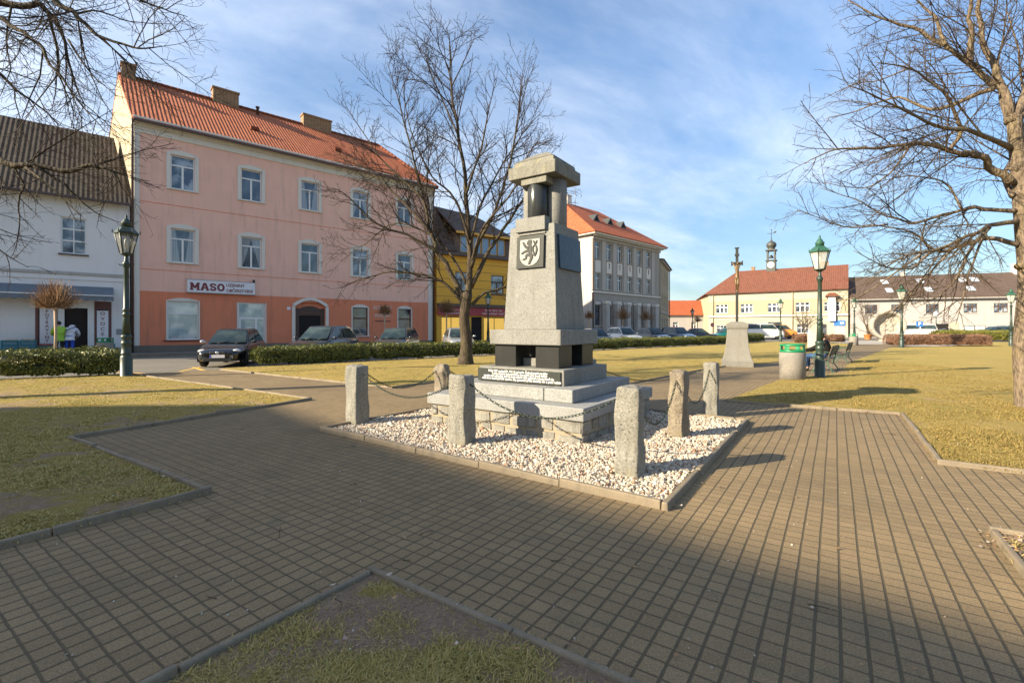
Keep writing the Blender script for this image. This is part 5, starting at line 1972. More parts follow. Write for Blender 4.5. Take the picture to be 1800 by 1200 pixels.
# house behind the viewer whose shadow covers the near paving (its ridge runs along the paving)
FS = Fac(-35.95, -4.05, 0.72, -0.694)
SH = FS.root('rear_house', 'gabled house standing behind the viewer, out of the picture', 'house')
MB().slab([(0, -4.5), (24, -4.5), (24, 5.5), (0, 5.5)], 0, 9.6).add([(0, -4.5, 9.6), (0, 5.5, 9.6), (0, .5, 14.8), (24, -4.5, 9.6), (24, 5.5, 9.6), (24, .5, 14.8)], [(0, 2, 1), (3, 4, 5)]).build('wall', M['cream'], SH)
roof('roof', [[(-.3, -5, 9.3), (24.3, -5, 9.3), (24.3, .5, 15.0), (-.3, .5, 15.0)], [(24.3, 6, 9.3), (-.3, 6, 9.3), (-.3, .5, 15.0), (24.3, .5, 15.0)]], M['tile_old'], SH)
for i in range(6):
    for z in (1.2, 5.2):
        for nm, y_ in (('window', 5.52),):
            MB().box(1.5 + i * 3.9, 2.7 + i * 3.9, y_ - .01, y_ + .03, z, z + 1.9).build('window', M['frame_w'], SH)

# sidewalk and kerb along the left row of houses, yellow road marking
SW = [FP.o[0] - 20 * FP.d[0], FP.o[1] - 20 * FP.d[1]]
sw = []
for t, y_ in ((-20, -2.6), (34, -2.6), (34, 0.5), (-20, 0.5)):
    sw.append((FP.o[0] + FP.d[0] * t - FP.d[1] * y_, FP.o[1] + FP.d[1] * t + FP.d[0] * y_))
tag(MB().slab(sw, -.02, .10).build('sidewalk', M['sidewalk'], bevel=.02), 'raised pavement along the left row of houses', 'sidewalk', kind='structure')
mb = MB()
kerb(mb, [(sw[0][0] + .66 * .1, sw[0][1] - .75 * .1), (sw[1][0] + .66 * .1, sw[1][1] - .75 * .1)], .15, .115, 1.2, seed=9)
tag(mb.build('sidewalk_kerb', M['kerb']), 'kerb stones along the house pavement', 'kerb', kind='structure')
M['yellow_line'] = plain('yellow_road_paint', (0.62, 0.36, 0.06), 0.7, 0.2, 10, 0.2)
mb = MB()
for a, b in ((G(205, 654), G(296, 657)), (G(296, 657), G(352, 644.5)), (G(340, 645), G(368, 653))):
    p, q = Vector(a), Vector(b)
    d = (q - p).normalized()
    nn = Vector((-d.y, d.x)) * .06
    zt_ = -.007 + .002 * (len(mb.f) // 6)
    mb.slab([tuple(p - nn), tuple(q - nn), tuple(q + nn), tuple(p + nn)], -.011, zt_)
tag(mb.build('road_marking', M['yellow_line']), 'yellow zigzag line painted on the street', 'road marking', kind='structure')
# ------------------------------------------------------------------ street lamps
def make_lamp(label, loc, scale=1.0, rot=0.3, roofm='iron_green_lt', slim=1.0, glass='lantern_glass'):
    t = thing('street_lamp', label, 'street lamp', loc, rot, 'old style lantern street lamps', scale)
    mb = MB().lathe([(.150, -.05), (.150, .02), (.135, .03), (.135, .52), (.125, .55), (.112, .57), (.112, .60), (.120, .61), (.120, .64), (.108, .65), (.105, .86), (.118, .88), (.118, .91), (.105, .93), (.105, 1.02), (.125, 1.05), (.118, 1.09), (.090, 1.12)], 20)
    mb.build('base', M['iron_green'], t)
    mb = MB().lathe([(.088, 1.12), (.075, 1.55), (.072, 1.62), (.088, 1.63), (.088, 1.66), (.072, 1.67), (.070, 1.74), (.084, 1.75), (.084, 1.78), (.066, 1.80), (.052, 2.85), (.066, 2.87), (.070, 2.92), (.085, 2.95), (.085, 2.99), (.055, 3.02), (.042, 3.10), (.040, 3.20)], 16)
    po = mb.build('pole', M['iron_green'], t)
    mb = MB()
    for a in (pi / 4, pi * 5 / 4):
        mb.tube([(0, 0, 2.93), (.12 * cos(a), .12 * sin(a), 2.92), (.16 * cos(a), .16 * sin(a), 2.95)], .012, 5)
    mb.build('cross_bar', M['iron_green'], po)
    # six sided lantern
    mb = MB()
    n = 6
    lo, hi, zl, zh = .140 * slim, .262 * slim, 3.235, 3.745
    for k in range(n):
        a = 2 * pi * (k + .5) / n
        mb.tube([(lo * cos(a), lo * sin(a), zl), (hi * cos(a), hi * sin(a), zh)], .013, 5)
    for r, z in ((lo, zl), (hi, zh)):
        for k in range(n):
            a, b = 2 * pi * (k + .5) / n, 2 * pi * (k + 1.5) / n
            mb.tube([(r * cos(a), r * sin(a), z), (r * cos(b), r * sin(b), z)], .016, 5)
    mb.lathe([(.05, 3.17), (.10, 3.20), (.145, 3.225), (.145, 3.232)], 6)
    fr = mb.build('lantern_frame', M['iron_green'], t)
    mb = MB()
    for k in range(n):
        a, b = 2 * pi * (k + .5) / n, 2 * pi * (k + 1.5) / n
        q = .985
        mb.add([(q * lo * cos(a), q * lo * sin(a), zl), (q * lo * cos(b), q * lo * sin(b), zl), (q * hi * cos(b), q * hi * sin(b), zh), (q * hi * cos(a), q * hi * sin(a), zh)], [(0, 1, 2, 3)])
    mb.build('lantern_glass', M[glass], fr)
    MB().lathe([(.03, 3.24), (.03, 3.40), (.05, 3.42), (.045, 3.58), (.02, 3.62), (.012, 3.74)], 10).build('burner', M['frame_w'], fr)
    mb = MB().lathe([(r_ * (slim if r_ > .2 else 1), z_) for r_, z_ in ((.285, 3.745), (.292, 3.765), (.27, 3.80), (.205, 3.87), (.155, 3.91), (.115, 3.93))], 6, smooth=False)
    mb.lathe([(.115, 3.931), (.110, 4.00), (.125, 4.02), (.120, 4.04), (.085, 4.07), (.080, 4.10), (.06, 4.13), (.03, 4.16), (.022, 4.19), (.034, 4.21), (.015, 4.24), (.004, 4.27)], 12)
    for k in range(n):
        a = 2 * pi * (k + .5) / n
        mb.lathe([(.012, 3.76), (.016, 3.80), (.004, 3.86)], 5, (.285 * cos(a), .285 * sin(a), 0))
    mb.build('lantern_roof', M[roofm], t)
    return t


LAMP = make_lamp('green lantern lamp beside the bench with the seated person', (*G(1441, 665), 0), 0.985)
t_ = NT('dim_lantern_glass')
M['dim_glass'] = t_.bsdf((0.24, 0.23, 0.19), 0.3, None, alpha=0.40)  # darker glass stands in for the dark backdrop seen through it
make_lamp('tall dark green lantern lamp on the left lawn before the white house', (*G(222, 663), 0), 1.145, 0.1, 'iron_green', 0.92, 'dim_glass')
for p, sc, lab in ((G(1372, 601), 1.15, 'green lantern lamp at the end of the hedge before the town hall'),
                   (G(1585, 612), 1.13, 'green lantern lamp in front of the brown hedge'),
                   ((34.8, 48.0), 1.12, 'green lantern lamp by the gravel plaza before the pinkish white building'),
                   ((40.7, 38.5), 1.12, 'green lantern lamp just left of the right hand tree trunk'),
                   ((-2.1, 41.5), 1.12, 'green lantern lamp before the red shop sign of the ochre house'),
                   ((27.9, 73.0), 1.12, 'dark lantern lamp before the low orange roofed house')):
    dup(LAMP, (p[0], p[1], 0), random.uniform(0, 1), lab, sc)
gl = thing('globe_lamp', 'slim lamp post with small white lantern behind the yellow green hedge', 'street lamp', (51.2, 57, 0))
MB().lathe([(.09, 0), (.09, .6), (.05, .65), (.04, 2.9)], 10).build('pole', M['iron_green'], gl)
MB().lathe([(.08, 2.9), (.22, 3.0), (.26, 3.4), (.2, 3.42), (.05, 3.6)], 10).build('lantern', M['sign_white'], gl)


# ------------------------------------------------------------------ litter bins
M['aggregate'] = granite('washed_concrete', (0.225, 0.205, 0.178), 50, 0.65, 0.15, (0.2, 0.17, 0.13), bump=0.6)
M['bin_green'] = plain('green_bin_plastic', (0.010, 0.190, 0.075), 0.4, 0.12)


def make_bin(label, loc):
    t = thing('litter_bin', label, 'litter bin', loc, 0.4, 'concrete litter bins with green tops')
    mb = MB().lathe([(.315, -.03), (.315, .015), (.335, .03), (.338, .76), (.325, .785), (.29, .79), (.29, .5)], 32, cap=False)
    mb.lathe([(0.001, .5), (.29, .5)], 32, cap=False)
    mb.build('body', M['aggregate'], t)
    mb = MB().lathe([(.295, .786), (.325, .788), (.325, .845), (.295, .85)], 32, cap=False)
    n = 32
    for k in range(n):                       # upright lugs leave four openings
        if k % 8 in (0, 1):
            a, b = 2 * pi * k / n, 2 * pi * (k + 1) / n
            v = []
            for r in (.300, .322):
                for z in (.84, .99):
                    v += [(r * cos(a), r * sin(a), z), (r * cos(b), r * sin(b), z)]
            mb.add(v, [(0, 1, 3, 2), (4, 6, 7, 5), (0, 2, 6, 4), (1, 5, 7, 3)])
    mb.lathe([(.31, .965), (.325, .97), (.325, 1.01), (.27, 1.02), (.27, .97)], 32, cap=False)
    mb.build('top_ring', M['bin_green'], t)
    return t


BIN = make_bin('concrete litter bin with green top beside the path', (*G(1393, 667), 0))
dup(BIN, (-19.9, 23.1, 0.0), 0.2, 'concrete litter bin with green top outside the grocery door')
dup(BIN, (30.1, 41.6, 0), 0.9, 'concrete litter bin with green top far along the path')

# ------------------------------------------------------------------ benches
M['bench_iron'] = plain('green_bench_iron', (0.045, 0.110, 0.080), 0.5, 0.2)
M['bench_wood'] = plain('weathered_bench_slat', (0.105, 0.075, 0.050), 0.7, 0.3, 9, 0.4)


def make_bench(label, loc, rz, L=1.75):
    """local +x along the bench, local -y is where a sitter looks"""
    t = thing('park_bench', label, 'bench', loc, rz, 'cast iron benches beside the path')
    for s in (-1, 1):
        x = s * (L / 2 - .12)
        mb = MB()
        T = lambda P, r=.017: mb.tube([(x, p[0], p[1]) for p in P], r, 6)
        T([(-.27, 0), (-.24, .1), (-.16, .22), (-.20, .34), (-.24, .43)])           # front leg
        T([(.30, 0), (.26, .10), (.17, .22), (.16, .34), (.19, .43)])               # back leg
        T([(-.25, .43), (0, .40), (.19, .43)], .018)                                 # seat bearer
        T([(.19, .43), (.24, .62), (.33, .86)], .018)                                # back upright
        T([(.255, .66), (.05, .68), (-.15, .67), (-.24, .63), (-.25, .56), (-.20, .53), (-.16, .56), (-.18, .60)])   # scrolled arm
        T([(-.24, .43), (-.26, .50), (-.25, .56)])
        T([(-.16, .22), (-.02, .28), (.17, .22)], .012)
        T([(-.10, .40), (-.12, .34), (-.06, .30), (-.01, .34), (-.05, .37)], .010)
        T([(.10, .41), (.12, .34), (.06, .30), (.01, .34), (.05, .37)], .010)
        for y in (-.27, .30):
            mb.cbox((x, y, .01), (.06, .09, .02))
        mb.build('end_frame', M['bench_iron'], t)
    mb = MB()
    for i in range(5):
        y = -.245 + .095 * i
        mb.box(-L / 2, L / 2, y, y + .075, .438 - .03 * sin(i / 4 * pi), .466 - .03 * sin(i / 4 * pi))
    mb.build('seat', M['bench_wood'], t, bevel=.006)
    mb = MB()
    for i in range(4):
        z = .55 + .088 * i
        y = .19 + (z - .43) * .315 - .035
        mb.add([(-L / 2, y - .02, z), (L / 2, y - .02, z), (L / 2, y + .006, z + .074), (-L / 2, y + .006, z + .074), (-L / 2, y + .005, z - .008), (L / 2, y + .005, z - .008), (L / 2, y + .03, z + .066), (-L / 2, y + .03, z + .066)],
               [(0, 1, 2, 3), (7, 6, 5, 4), (0, 4, 5, 1), (1, 5, 6, 2), (2, 6, 7, 3), (3, 7, 4, 0)])
    mb.build('backrest', M['bench_wood'], t)
    return t


BD = Vector((1.65, 1.95)).normalized()                  # the benches stand along the path
BANG = atan2(-BD.y, -BD.x) + 0.0
# the sitter looks to the left, so local +x points back towards the viewer
bench = make_bench('nearer green iron bench with the dark clothed person on it', (10.85, 16.35, 0), BANG)
dup(bench, (14.05, 20.1, 0), BANG, 'farther empty green iron bench beside the path')

# ------------------------------------------------------------------ wayside cross
M['cross_stone'] = granite('cross_pedestal_stone', (0.200, 0.190, 0.168), 40, 0.4, 0.35, (0.15, 0.135, 0.10), bump=0.4)
M['cross_wood'] = plain('dark_cross_wood', (0.018, 0.020, 0.017), 0.6, 0.25)
M['bronze_gold'] = plain('gilded_bronze', (0.130, 0.082, 0.035), 0.5, 0.3, 8, 0.2, metallic=0.35)
cp = G(1302, 644)
CA = 0.0 - 0.42
cx_ = thing('wayside_cross', 'tall wooden crucifix on a tapering stone pedestal', 'crucifix', (cp[0], cp[1] + .3, 0), CA)
mb = MB()
pr = [(.56, -.05), (.56, .22), (.52, .26), (.46, .45), (.41, .75), (.375, 1.1), (.355, 1.40), (.36, 1.45), (.385, 1.49), (.395, 1.62), (.385, 1.66)]
for (a, za), (b, zb) in zip(pr[:-1], pr[1:]):
    v = []
    for r, z in ((a, za), (b, zb)):
        v += [(-r, -r, z), (r, -r, z), (r, r, z), (-r, r, z)]
    mb.add(v, [(0, 1, 5, 4), (1, 2, 6, 5), (2, 3, 7, 6), (3, 0, 4, 7)])
mb.add([(-.385, -.385, 1.66), (.385, -.385, 1.66), (.385, .385, 1.66), (-.385, .385, 1.66), (-.20, -.20, 1.73), (.20, -.20, 1.73), (.20, .20, 1.73), (-.20, .20, 1.73)], [(0, 1, 5, 4), (1, 2, 6, 5), (2, 3, 7, 6), (3, 0, 4, 7), (4, 5, 6, 7)])
mb.build('pedestal', M['cross_stone'], cx_, bevel=.012)
CT = 4.62
mb = MB().box(-.05, .05, -.05, .05, 1.72, CT).box(-.19, -.051, -.045, .045, CT - .66, CT - .55).box(.051, .19, -.045, .045, CT - .66, CT - .55)
for q in ((-.19, 0), (.19, 0)):
    mb.cbox((q[0], 0, CT - .60), (.04, .13, .17))
mb.cbox((0, 0, CT), (.16, .13, .04))
mb.cbox((0.0, -.06, CT - .28), (.16, .02, .10))
wc = mb.build('cross', M['cross_wood'], cx_, bevel=.006)


def skinned(name, joints, edges, radii, mat, parent, root=0, sub=2, loc=None):
    me = bpy.data.meshes.new(name)
    me.from_pydata([tuple(j) for j in joints], edges, [])
    me.materials.append(mat)
    o = link(name, me, parent, loc)
    m = o.modifiers.new('Skin', 'SKIN')
    if not me.skin_vertices:
        me.attributes.new('skin', 'FLOAT', 'POINT')
    sv = me.skin_vertices[0].data
    for i, r in enumerate(radii):
        rr = r if hasattr(r, '__len__') else (r, r)
        sv[i].radius = rr
        sv[i].use_root = (i == root)
    m.use_smooth_shade = True
    s = o.modifiers.new('Subsurf', 'SUBSURF')
    s.levels = s.render_levels = sub
    # bake it to a plain mesh so the figure is one continuous surface
    dg = bpy.context.evaluated_depsgraph_get()
    dg.update()
    nm = bpy.data.meshes.new_from_object(o.evaluated_get(dg))
    o.modifiers.clear()
    o.data = nm
    nm.name = name
    if not nm.materials:
        nm.materials.append(mat)
    return o


# the gilded figure: head bowed, arms raised to the bar, knees together
s = 1.0
J = [(0, -.12, CT - 1.16), (0, -.125, CT - .98), (0, -.115, CT - .80), (0.0, -.115, CT - .685), (.03, -.145, CT - .61), (.03, -.16, CT - .55),
     (-.06, -.11, CT - .74), (-.12, -.09, CT - .65), (-.175, -.06, CT - .575), (.06, -.11, CT - .74), (.12, -.09, CT - .65), (.175, -.06, CT - .575),
     (-.04, -.14, CT - 1.22), (-.03, -.20, CT - 1.42), (-.015, -.10, CT - 1.66), (0, -.15, CT - 1.76), (.04, -.14, CT - 1.22), (.035, -.21, CT - 1.42), (.015, -.11, CT - 1.66), (.01, -.17, CT - 1.74)]
E = [(0, 1), (1, 2), (2, 3), (3, 4), (4, 5), (2, 6), (6, 7), (7, 8), (2, 9), (9, 10), (10, 11), (0, 12), (12, 13), (13, 14), (14, 15), (0, 16), (16, 17), (17, 18), (18, 19)]
Rr = [(.075, .05), (.062, .045), (.085, .055), .032, .048, .036, .038, .026, .016, .038, .026, .016, .05, .042, .022, .018, .05, .042, .022, .018]
skinned('crucified_figure', J, E, Rr, M['bronze_gold'], cx_, 0, 2)

# ------------------------------------------------------------------ stone ring sculpture
M['ring_stone'] = granite('pale_sandstone', (0.33, 0.30, 0.255), 30, 0.2, 0.25, (0.34, 0.28, 0.20), bump=0.3)
rs = thing('stone_ring', 'big round pale stone disc sculpture with a hollow face', 'sculpture', (44.1, 55.5, 0), radians(-22))
n = 48
R0 = 1.72
zc = 1.88
prof = [(0.0, .30), (.6, .28), (1.15, .18), (1.36, 0.0), (1.40, -.52), (1.50, -.56), (R0 - .03, -.56), (R0, -.50), (R0, .52), (R0 - .05, .56), (0, .58)]
v, f = [], []
for r, y in prof:
    for k in range(n):
        a = 2 * pi * k / n
        v.append((r * cos(a), y, zc + r * sin(a)))
for i in range(len(prof) - 1):
    for k in range(n):
        k2 = (k + 1) % n
        f.append((i * n + k, i * n + k2, (i + 1) * n + k2, (i + 1) * n + k))
MB().add(v, f, True).build('disc', M['ring_stone'], rs, bevel=.02)
MB().frustum(.75, .5, -.05, .62, .42, .30).build('foot', M['ring_stone'], rs, bevel=.02)
rnd = random.Random(4)
mb = MB()
for k in range(26):
    a = rnd.uniform(0, 2 * pi)
    r = rnd.uniform(.2, 1.0)
    v, f = rough_block(.30, .1, -.2, .2, k, .03, 2, 2)
    mb.M = Matrix.Translation((r * cos(a), .20, zc + r * sin(a))) @ Matrix.Rotation(rnd.uniform(0, 3), 4, 'Y')
    mb.add(v, f)
mb.M = None
mb.build('relief', M['ring_stone'], rs)

# utility cabinet behind the bench
cb_ = thing('utility_cabinet', 'grey white utility cabinet standing on the lawn behind the bench', 'cabinet', (22.4, 35.0, 0), -.5)
MB().box(-.42, .42, -.2, .2, -.02, 1.12).build('body', M['trim_grey'], cb_, bevel=.015)
d_ = MB().box(-.30, .40, -.222, -.202, .1, 1.06).build('door', M['trim_grey'], cb_, bevel=.005)
MB().box(.28, .33, -.24, -.223, .5, .62).build('handle', M['zinc'], d_)

# parking sign and no-entry sign
def road_sign(label, loc, rz, board, mark, round_=False):
    t = thing('road_sign', label, 'road sign', loc, rz)
    MB().lathe([(.035, 0), (.035, 2.4)], 8).build('post', M['zinc'], t)
    mb = MB()
    if round_:
        mb.prism([(.32 * cos(2 * pi * i / 20), 2.1 + .32 * sin(2 * pi * i / 20)) for i in range(20)], -.06, -.036)
    else:
        mb.box(-.36, .36, -.06, -.036, 1.75, 2.45)
    b = mb.build('board', board, t)
    if round_:
        MB().box(-.2, .2, -.066, -.061, 2.04, 2.16).build('bar', M['sign_white'], b)
    else:
        text_obj('lettering', 'P', .6, M['sign_white'], b, (0, -.062, 2.1), bold=.02)
    return t


road_sign('blue square parking sign before the pinkish white building', (53.5, 62, 0), -.35, M['blue_sign'], None)
M['sign_bright_red'] = plain('bright_red_sign', (0.55, .02, .02), .4, .05)
road_sign('round red no entry sign left of the town hall', (31.8, 75, 0), .1, M['sign_bright_red'], None, True)

# ------------------------------------------------------------------ crates outside the grocery
M['crate_teal'] = plain('teal_plastic_crate', (0.015, 0.145, 0.19), 0.5, 0.12)
M['potato'] = plain('potato_sacking', (0.50, 0.40, 0.27), 0.85, 0.2, 6, .4, fine=30)
M['tomato'] = plain('red_fruit', (0.42, 0.05, 0.025), 0.4, 0.2)


def crate(label, loc, rz, n, top):
    t = thing('produce_crate', label, 'crate', loc, rz, 'plastic produce crates outside the grocery')
    mb = MB()
    w, d, h = .58, .38, .26
    for k in range(n):
        z = k * (h + .01)
        for (a, b, c, e) in ((-w / 2, w / 2, -d / 2, -d / 2 + .02), (-w / 2, w / 2, d / 2 - .02, d / 2), (-w / 2, -w / 2 + .02, -d / 2 + .021, d / 2 - .021), (w / 2 - .02, w / 2, -d / 2 + .021, d / 2 - .021)):
            for zz in (0, .07, .14, .21):
                mb.box(a, b, c, e, z + zz, z + zz + .05)
        for sx in (-1, 1):
            for sy in (-1, 1):
                mb.cbox((sx * (w / 2 - .025), sy * (d / 2 - .025), z + h / 2), (.056, .056, h))
        mb.box(-w / 2 + .03, w / 2 - .03, -d / 2 + .03, d / 2 - .03, z + .01, z + .03)
    mb.build('crate_body', M['crate_teal'], t)
    mb = MB()
    rn = random.Random(n + int(loc[0] * 10))
    for i in range(40):
        mb.ball((rn.uniform(-.23, .23), rn.uniform(-.14, .14), n * (h + .01) - .04 + rn.uniform(0, .06)), rn.uniform(.04, .055), 7, 5)
    mb.build('produce', M[top], t)
    return t


def fl(x, y):                       # a point before the left row of houses
    return (FP.o[0] + FP.d[0] * x - FP.d[1] * y, FP.o[1] + FP.d[1] * x + FP.d[0] * y)


for i, (x, y, n, tp, lab) in enumerate(((-4.75, -.75, 3, 'potato', 'leftmost teal crate stack with pale potatoes before the grocery'), (-4.12, -.75, 3, 'potato', 'teal crate stack with pale produce beside the green jacketed person'),
                                        (-1.10, -.5, 2, 'tomato', 'low teal crate stack with red fruit right of the grocery door'), (-3.5, -.55, 2, 'tomato', 'teal crate stack with red produce under the left name board'))):
    p = fl(x, y)
    crate(lab, (p[0], p[1], .1), FP.ang, n, tp)

# ------------------------------------------------------------------ cars
M['tyre'] = plain('tyre_rubber', (0.014, 0.014, 0.014), 0.85, 0.2)
M['alloy'] = plain('alloy_rim', (0.42, 0.42, 0.43), 0.35, 0.1, metallic=0.7)
M['chrome'] = plain('chrome', (0.62, 0.62, 0.63), 0.18, 0.05, metallic=0.9, bump=0)
M['car_glass'] = glass_pane('car_glass', (0.014, 0.026, 0.028), 0.03, 0.01, (0.045, 0.065, 0.062), 1.6, 0.5, 0.0)
M['lamp_glass'] = glass_pane('headlamp_glass', (0.38, 0.39, 0.40), 0.06, 0.08, (0.62, 0.62, 0.62), 12)
M['black_trim'] = plain('black_plastic_trim', (0.016, 0.016, 0.017), 0.6, 0.2)
M['red_lamp'] = plain('red_tail_lamp', (0.35, 0.015, 0.012), 0.25, 0.1)
M['plate'] = plain('number_plate', (0.62, 0.60, 0.62), 0.5, 0.12, 14)
M['plate_blue'] = plain('number_plate_blue', (0.04, 0.07, 0.38), 0.5, 0.05)


def paint(name, col, rough=0.22, met=0.35):
    return plain(name, col, rough, 0.04, 3, 0.0, met, 0.5, 0.8)


P_BLACK = paint('black_car_paint', (0.008, 0.008, 0.010))
P_DBLUE = paint('dark_blue_car_paint', (0.014, 0.014, 0.020))
P_GREY = paint('grey_car_paint', (0.040, 0.043, 0.048))
P_SILVER = paint('silver_car_paint', (0.34, 0.35, 0.36))
P_LSILVER = paint('light_silver_car_paint', (0.50, 0.50, 0.49))
P_TEAL = paint('teal_car_paint', (0.010, 0.20, 0.17))
P_WHITE = paint('white_car_paint', (0.72, 0.71, 0.69), 0.3, 0)
P_RED = paint('red_car_paint', (0.42, 0.03, 0.03), 0.3, 0)
P_ORANGE = paint('orange_truck_paint', (0.60, 0.22, 0.03), 0.4, 0)
P_BLUEGREY = paint('blue_grey_car_paint', (0.05, 0.085, 0.13))


def make_car(label, loc, ang, pt, L=4.0, W=1.70, H=1.45, kind='hatch', group='parked cars', name='parked_car', detail=True, plate=True):
    """local +x is forward; ang is the heading"""
    t = thing(name, label, 'van' if kind == 'van' else 'car', loc, ang, group)
    hl, hw = L / 2, W / 2
    kz = H / 1.45
    belt = .92 * kz
    # stations: x, underside, widest height, top, half width, top half width
    S = [(-hl, .34, .60, .74, .66, .58), (-hl + .06, .27, .62, .88, .86, .74), (-hl + .30, .22, .62, .93, .97, .86), (-hl + .95, .19, .60, .93, 1.0, .90), (-.1, .19, .58, .925, 1.0, .90),
         (hl - 1.35, .19, .58, .905, 1.0, .88), (hl - 1.15, .20, .58, .89, .995, .85), (hl - .75, .21, .57, .85, .97, .80), (hl - .38, .21, .54, .775, .92, .74), (hl - .15, .21, .50, .69, .83, .66), (hl - .04, .23, .47, .62, .72, .58), (hl, .28, .44, .56, .62, .52)]
    if kind == 'van':
        S = [(-hl, .34, .7, .95, .9, .88), (-hl + .1, .25, .7, 1.0, 1.0, .96), (0, .2, .65, 1.0, 1.0, .96), (hl - 1.1, .2, .6, .98, 1.0, .94), (hl - .6, .2, .6, .93, .98, .88), (hl - .15, .22, .55, .80, .90, .78), (hl, .28, .5, .66, .78, .64)]
    v, f = [], []
    m = 13
    for (x, zb, zm, zt, a, b) in S:
        a, b = a * hw, b * hw
        zt, zm = zt * kz, zm * kz
        half = [(a * .80, zb), (a * .95, zb + .05), (a * .985, (zb + zm) * .5), (a, zm), (a * .985, zm + (zt - zm) * .55), (b + (a - b) * .45, zt - .045), (b, zt - .012)]
        ring = [(x, y, z) for y, z in half] + [(x, 0, zt + .012)] + [(x, -y, z) for y, z in half[::-1]]
        v += ring
    m = 15
    for i in range(len(S) - 1):
        for k in range(m):
            k2 = (k + 1) % m
            f.append((i * m + k, i * m + k2, (i + 1) * m + k2, (i + 1) * m + k))
    f.append(tuple(range(m)))
    f.append(tuple((len(S) - 1) * m + k for k in range(m - 1, -1, -1)))
    body = MB().add(v, f, True).build('body', pt, t)
    body.modifiers.new('Subsurf', 'SUBSURF').levels = 1
    # cabin
    if kind == 'van':
        xb = [(hl - .75, .95 * kz), (hl - 1.45, H - .05), (-hl + .15, H - .02), (-hl + .03, .98 * kz)]
        bw, tw = hw * .95, hw * .84
    elif kind == 'estate':
        xb = [(hl - 1.12, .88 * kz), (hl - 1.92, H - .03), (-hl + .55, H - .04), (-hl + .12, .93 * kz)]
        bw, tw = hw * .91, hw * .70
    elif kind == 'sedan':
        xb = [(hl - 1.22, .88 * kz), (hl - 2.0, H - .03), (-hl + 1.35, H - .05), (-hl + .62, .93 * kz)]
        bw, tw = hw * .90, hw * .68
    else:
        xb = [(hl - 1.08, .88 * kz), (hl - 1.83, H - .03), (-hl + .75, H - .06), (-hl + .16, .92 * kz)]
        bw, tw = hw * .90, hw * .68
    p0, p1, p2, p3 = xb
    mid1, mid2 = ((p1[0] * .65 + p2[0] * .35), H), ((p1[0] * .3 + p2[0] * .7), H - .005)
    prof = [(p0[0], p0[1] - .08, bw), (p1[0], p1[1], tw), (mid1[0], mid1[1], tw), (mid2[0], mid2[1], tw), (p2[0], p2[1], tw * .98), (p3[0], p3[1] - .08, bw * .94)]
    v, f = [], []
    for x, z, w_ in prof:
        v += [(x, -w_, z), (x, -w_ * .82, z + (.028 if z > H - .12 else 0)), (x, 0, z + (.04 if z > H - .12 else .02)), (x, w_ * .82, z + (.028 if z > H - .12 else 0)), (x, w_, z)]
    for i in range(5):
        for k in range(4):
            f.append((i * 5 + k, i * 5 + k + 1, (i + 1) * 5 + k + 1, (i + 1) * 5 + k))
    n_ = len(prof)
    for k in (0, 4):
        f.append(tuple(i * 5 + k for i in range(n_)))
    cab = MB().add(v, f, False).build('cabin', pt, t, bevel=.03, seg=3)
    # glass, inset on each cabin face
    def quad_on(a, b, c, d, u0, u1, w0, w1, off):
        a, b, c, d = map(Vector, (a, b, c, d))
        P = lambda u, w_: (a.lerp(b, u)).lerp(d.lerp(c, u), w_)
        nn = (b - a).cross(d - a).normalized() * off
        return [P(u0, w0) + nn, P(u1, w0) + nn, P(u1, w1) + nn, P(u0, w1) + nn]
    z0 = p0[1] + .01
    ws = quad_on((p0[0], -bw, p0[1] - .05), (p0[0], bw, p0[1] - .05), (p1[0], tw, p1[1]), (p1[0], -tw, p1[1]), .06, .94, .10, .94, .020)
    mb = MB()
    # slightly curved windscreen
    a, b, c, d = ws
    vv, ff = [], []
    for i in range(7):
        u = i / 6
        q = .05 * (1 - (2 * u - 1) ** 2)
        vv += [a.lerp(b, u) + Vector((q, 0, .01)), d.lerp(c, u) + Vector((q * .5, 0, .012))]
    for i in range(6):
        ff.append((2 * i, 2 * i + 2, 2 * i + 3, 2 * i + 1))
    wsn = MB().add(vv, ff, True).build('windscreen', M['car_glass'], t)
    MB().cbox((p1[0] - .02, 0, p1[1] - .11), (.03, .2, .07)).build('mirror_inside', M['black_trim'], wsn)
    rs_ = quad_on((p3[0], bw * .94, p3[1] - .05), (p3[0], -bw * .94, p3[1] - .05), (p2[0], -tw * .98, p2[1]), (p2[0], tw * .98, p2[1]), .1, .9, .25, .9, .014)
    MB().add([tuple(q) for q in rs_], [(0, 1, 2, 3)]).build('rear_window', M['car_glass'], t)
    for sd_ in (-1, 1):
        zlo, zhi = .955 * kz, H - .10
        fr_ = lambda z: p0[0] + (p1[0] - p0[0]) * max(0, (z - p0[1]) / (p1[1] - p0[1])) - .10
        bk_ = lambda z: p3[0] + (p2[0] - p3[0]) * max(0, (z - p3[1]) / (p2[1] - p3[1])) + .14
        yy = lambda z: sd_ * (bw + (tw - bw) * (z - (p0[1] - .08)) / (p1[1] - p0[1] + .08) + .006)
        xm = (p1[0] + p2[0]) / 2 + .08
        segs = [(xm + .04, None), (None, xm - .04)]
        for j in range(2):
            if kind == 'van' and j == 1 and detail is not True:
                continue
            lo = [(bk_(zlo) if j else xm + .04, zlo), ((xm - .04) if j else fr_(zlo), zlo)]
            hi = [((xm - .04) if j else fr_(zhi), zhi), (bk_(zhi) if j else xm + .04, zhi)]
            q = [(x, yy(z), z) for x, z in lo + hi]
            MB().add(q, [(0, 1, 2, 3)]).build('side_window', M['car_glass'], t)
        # mirror
        mb = MB().ball((p0[0] - .22, sd_ * (hw + .09), .96 * kz), .09, 10, 7, .6, 1.0, .72)
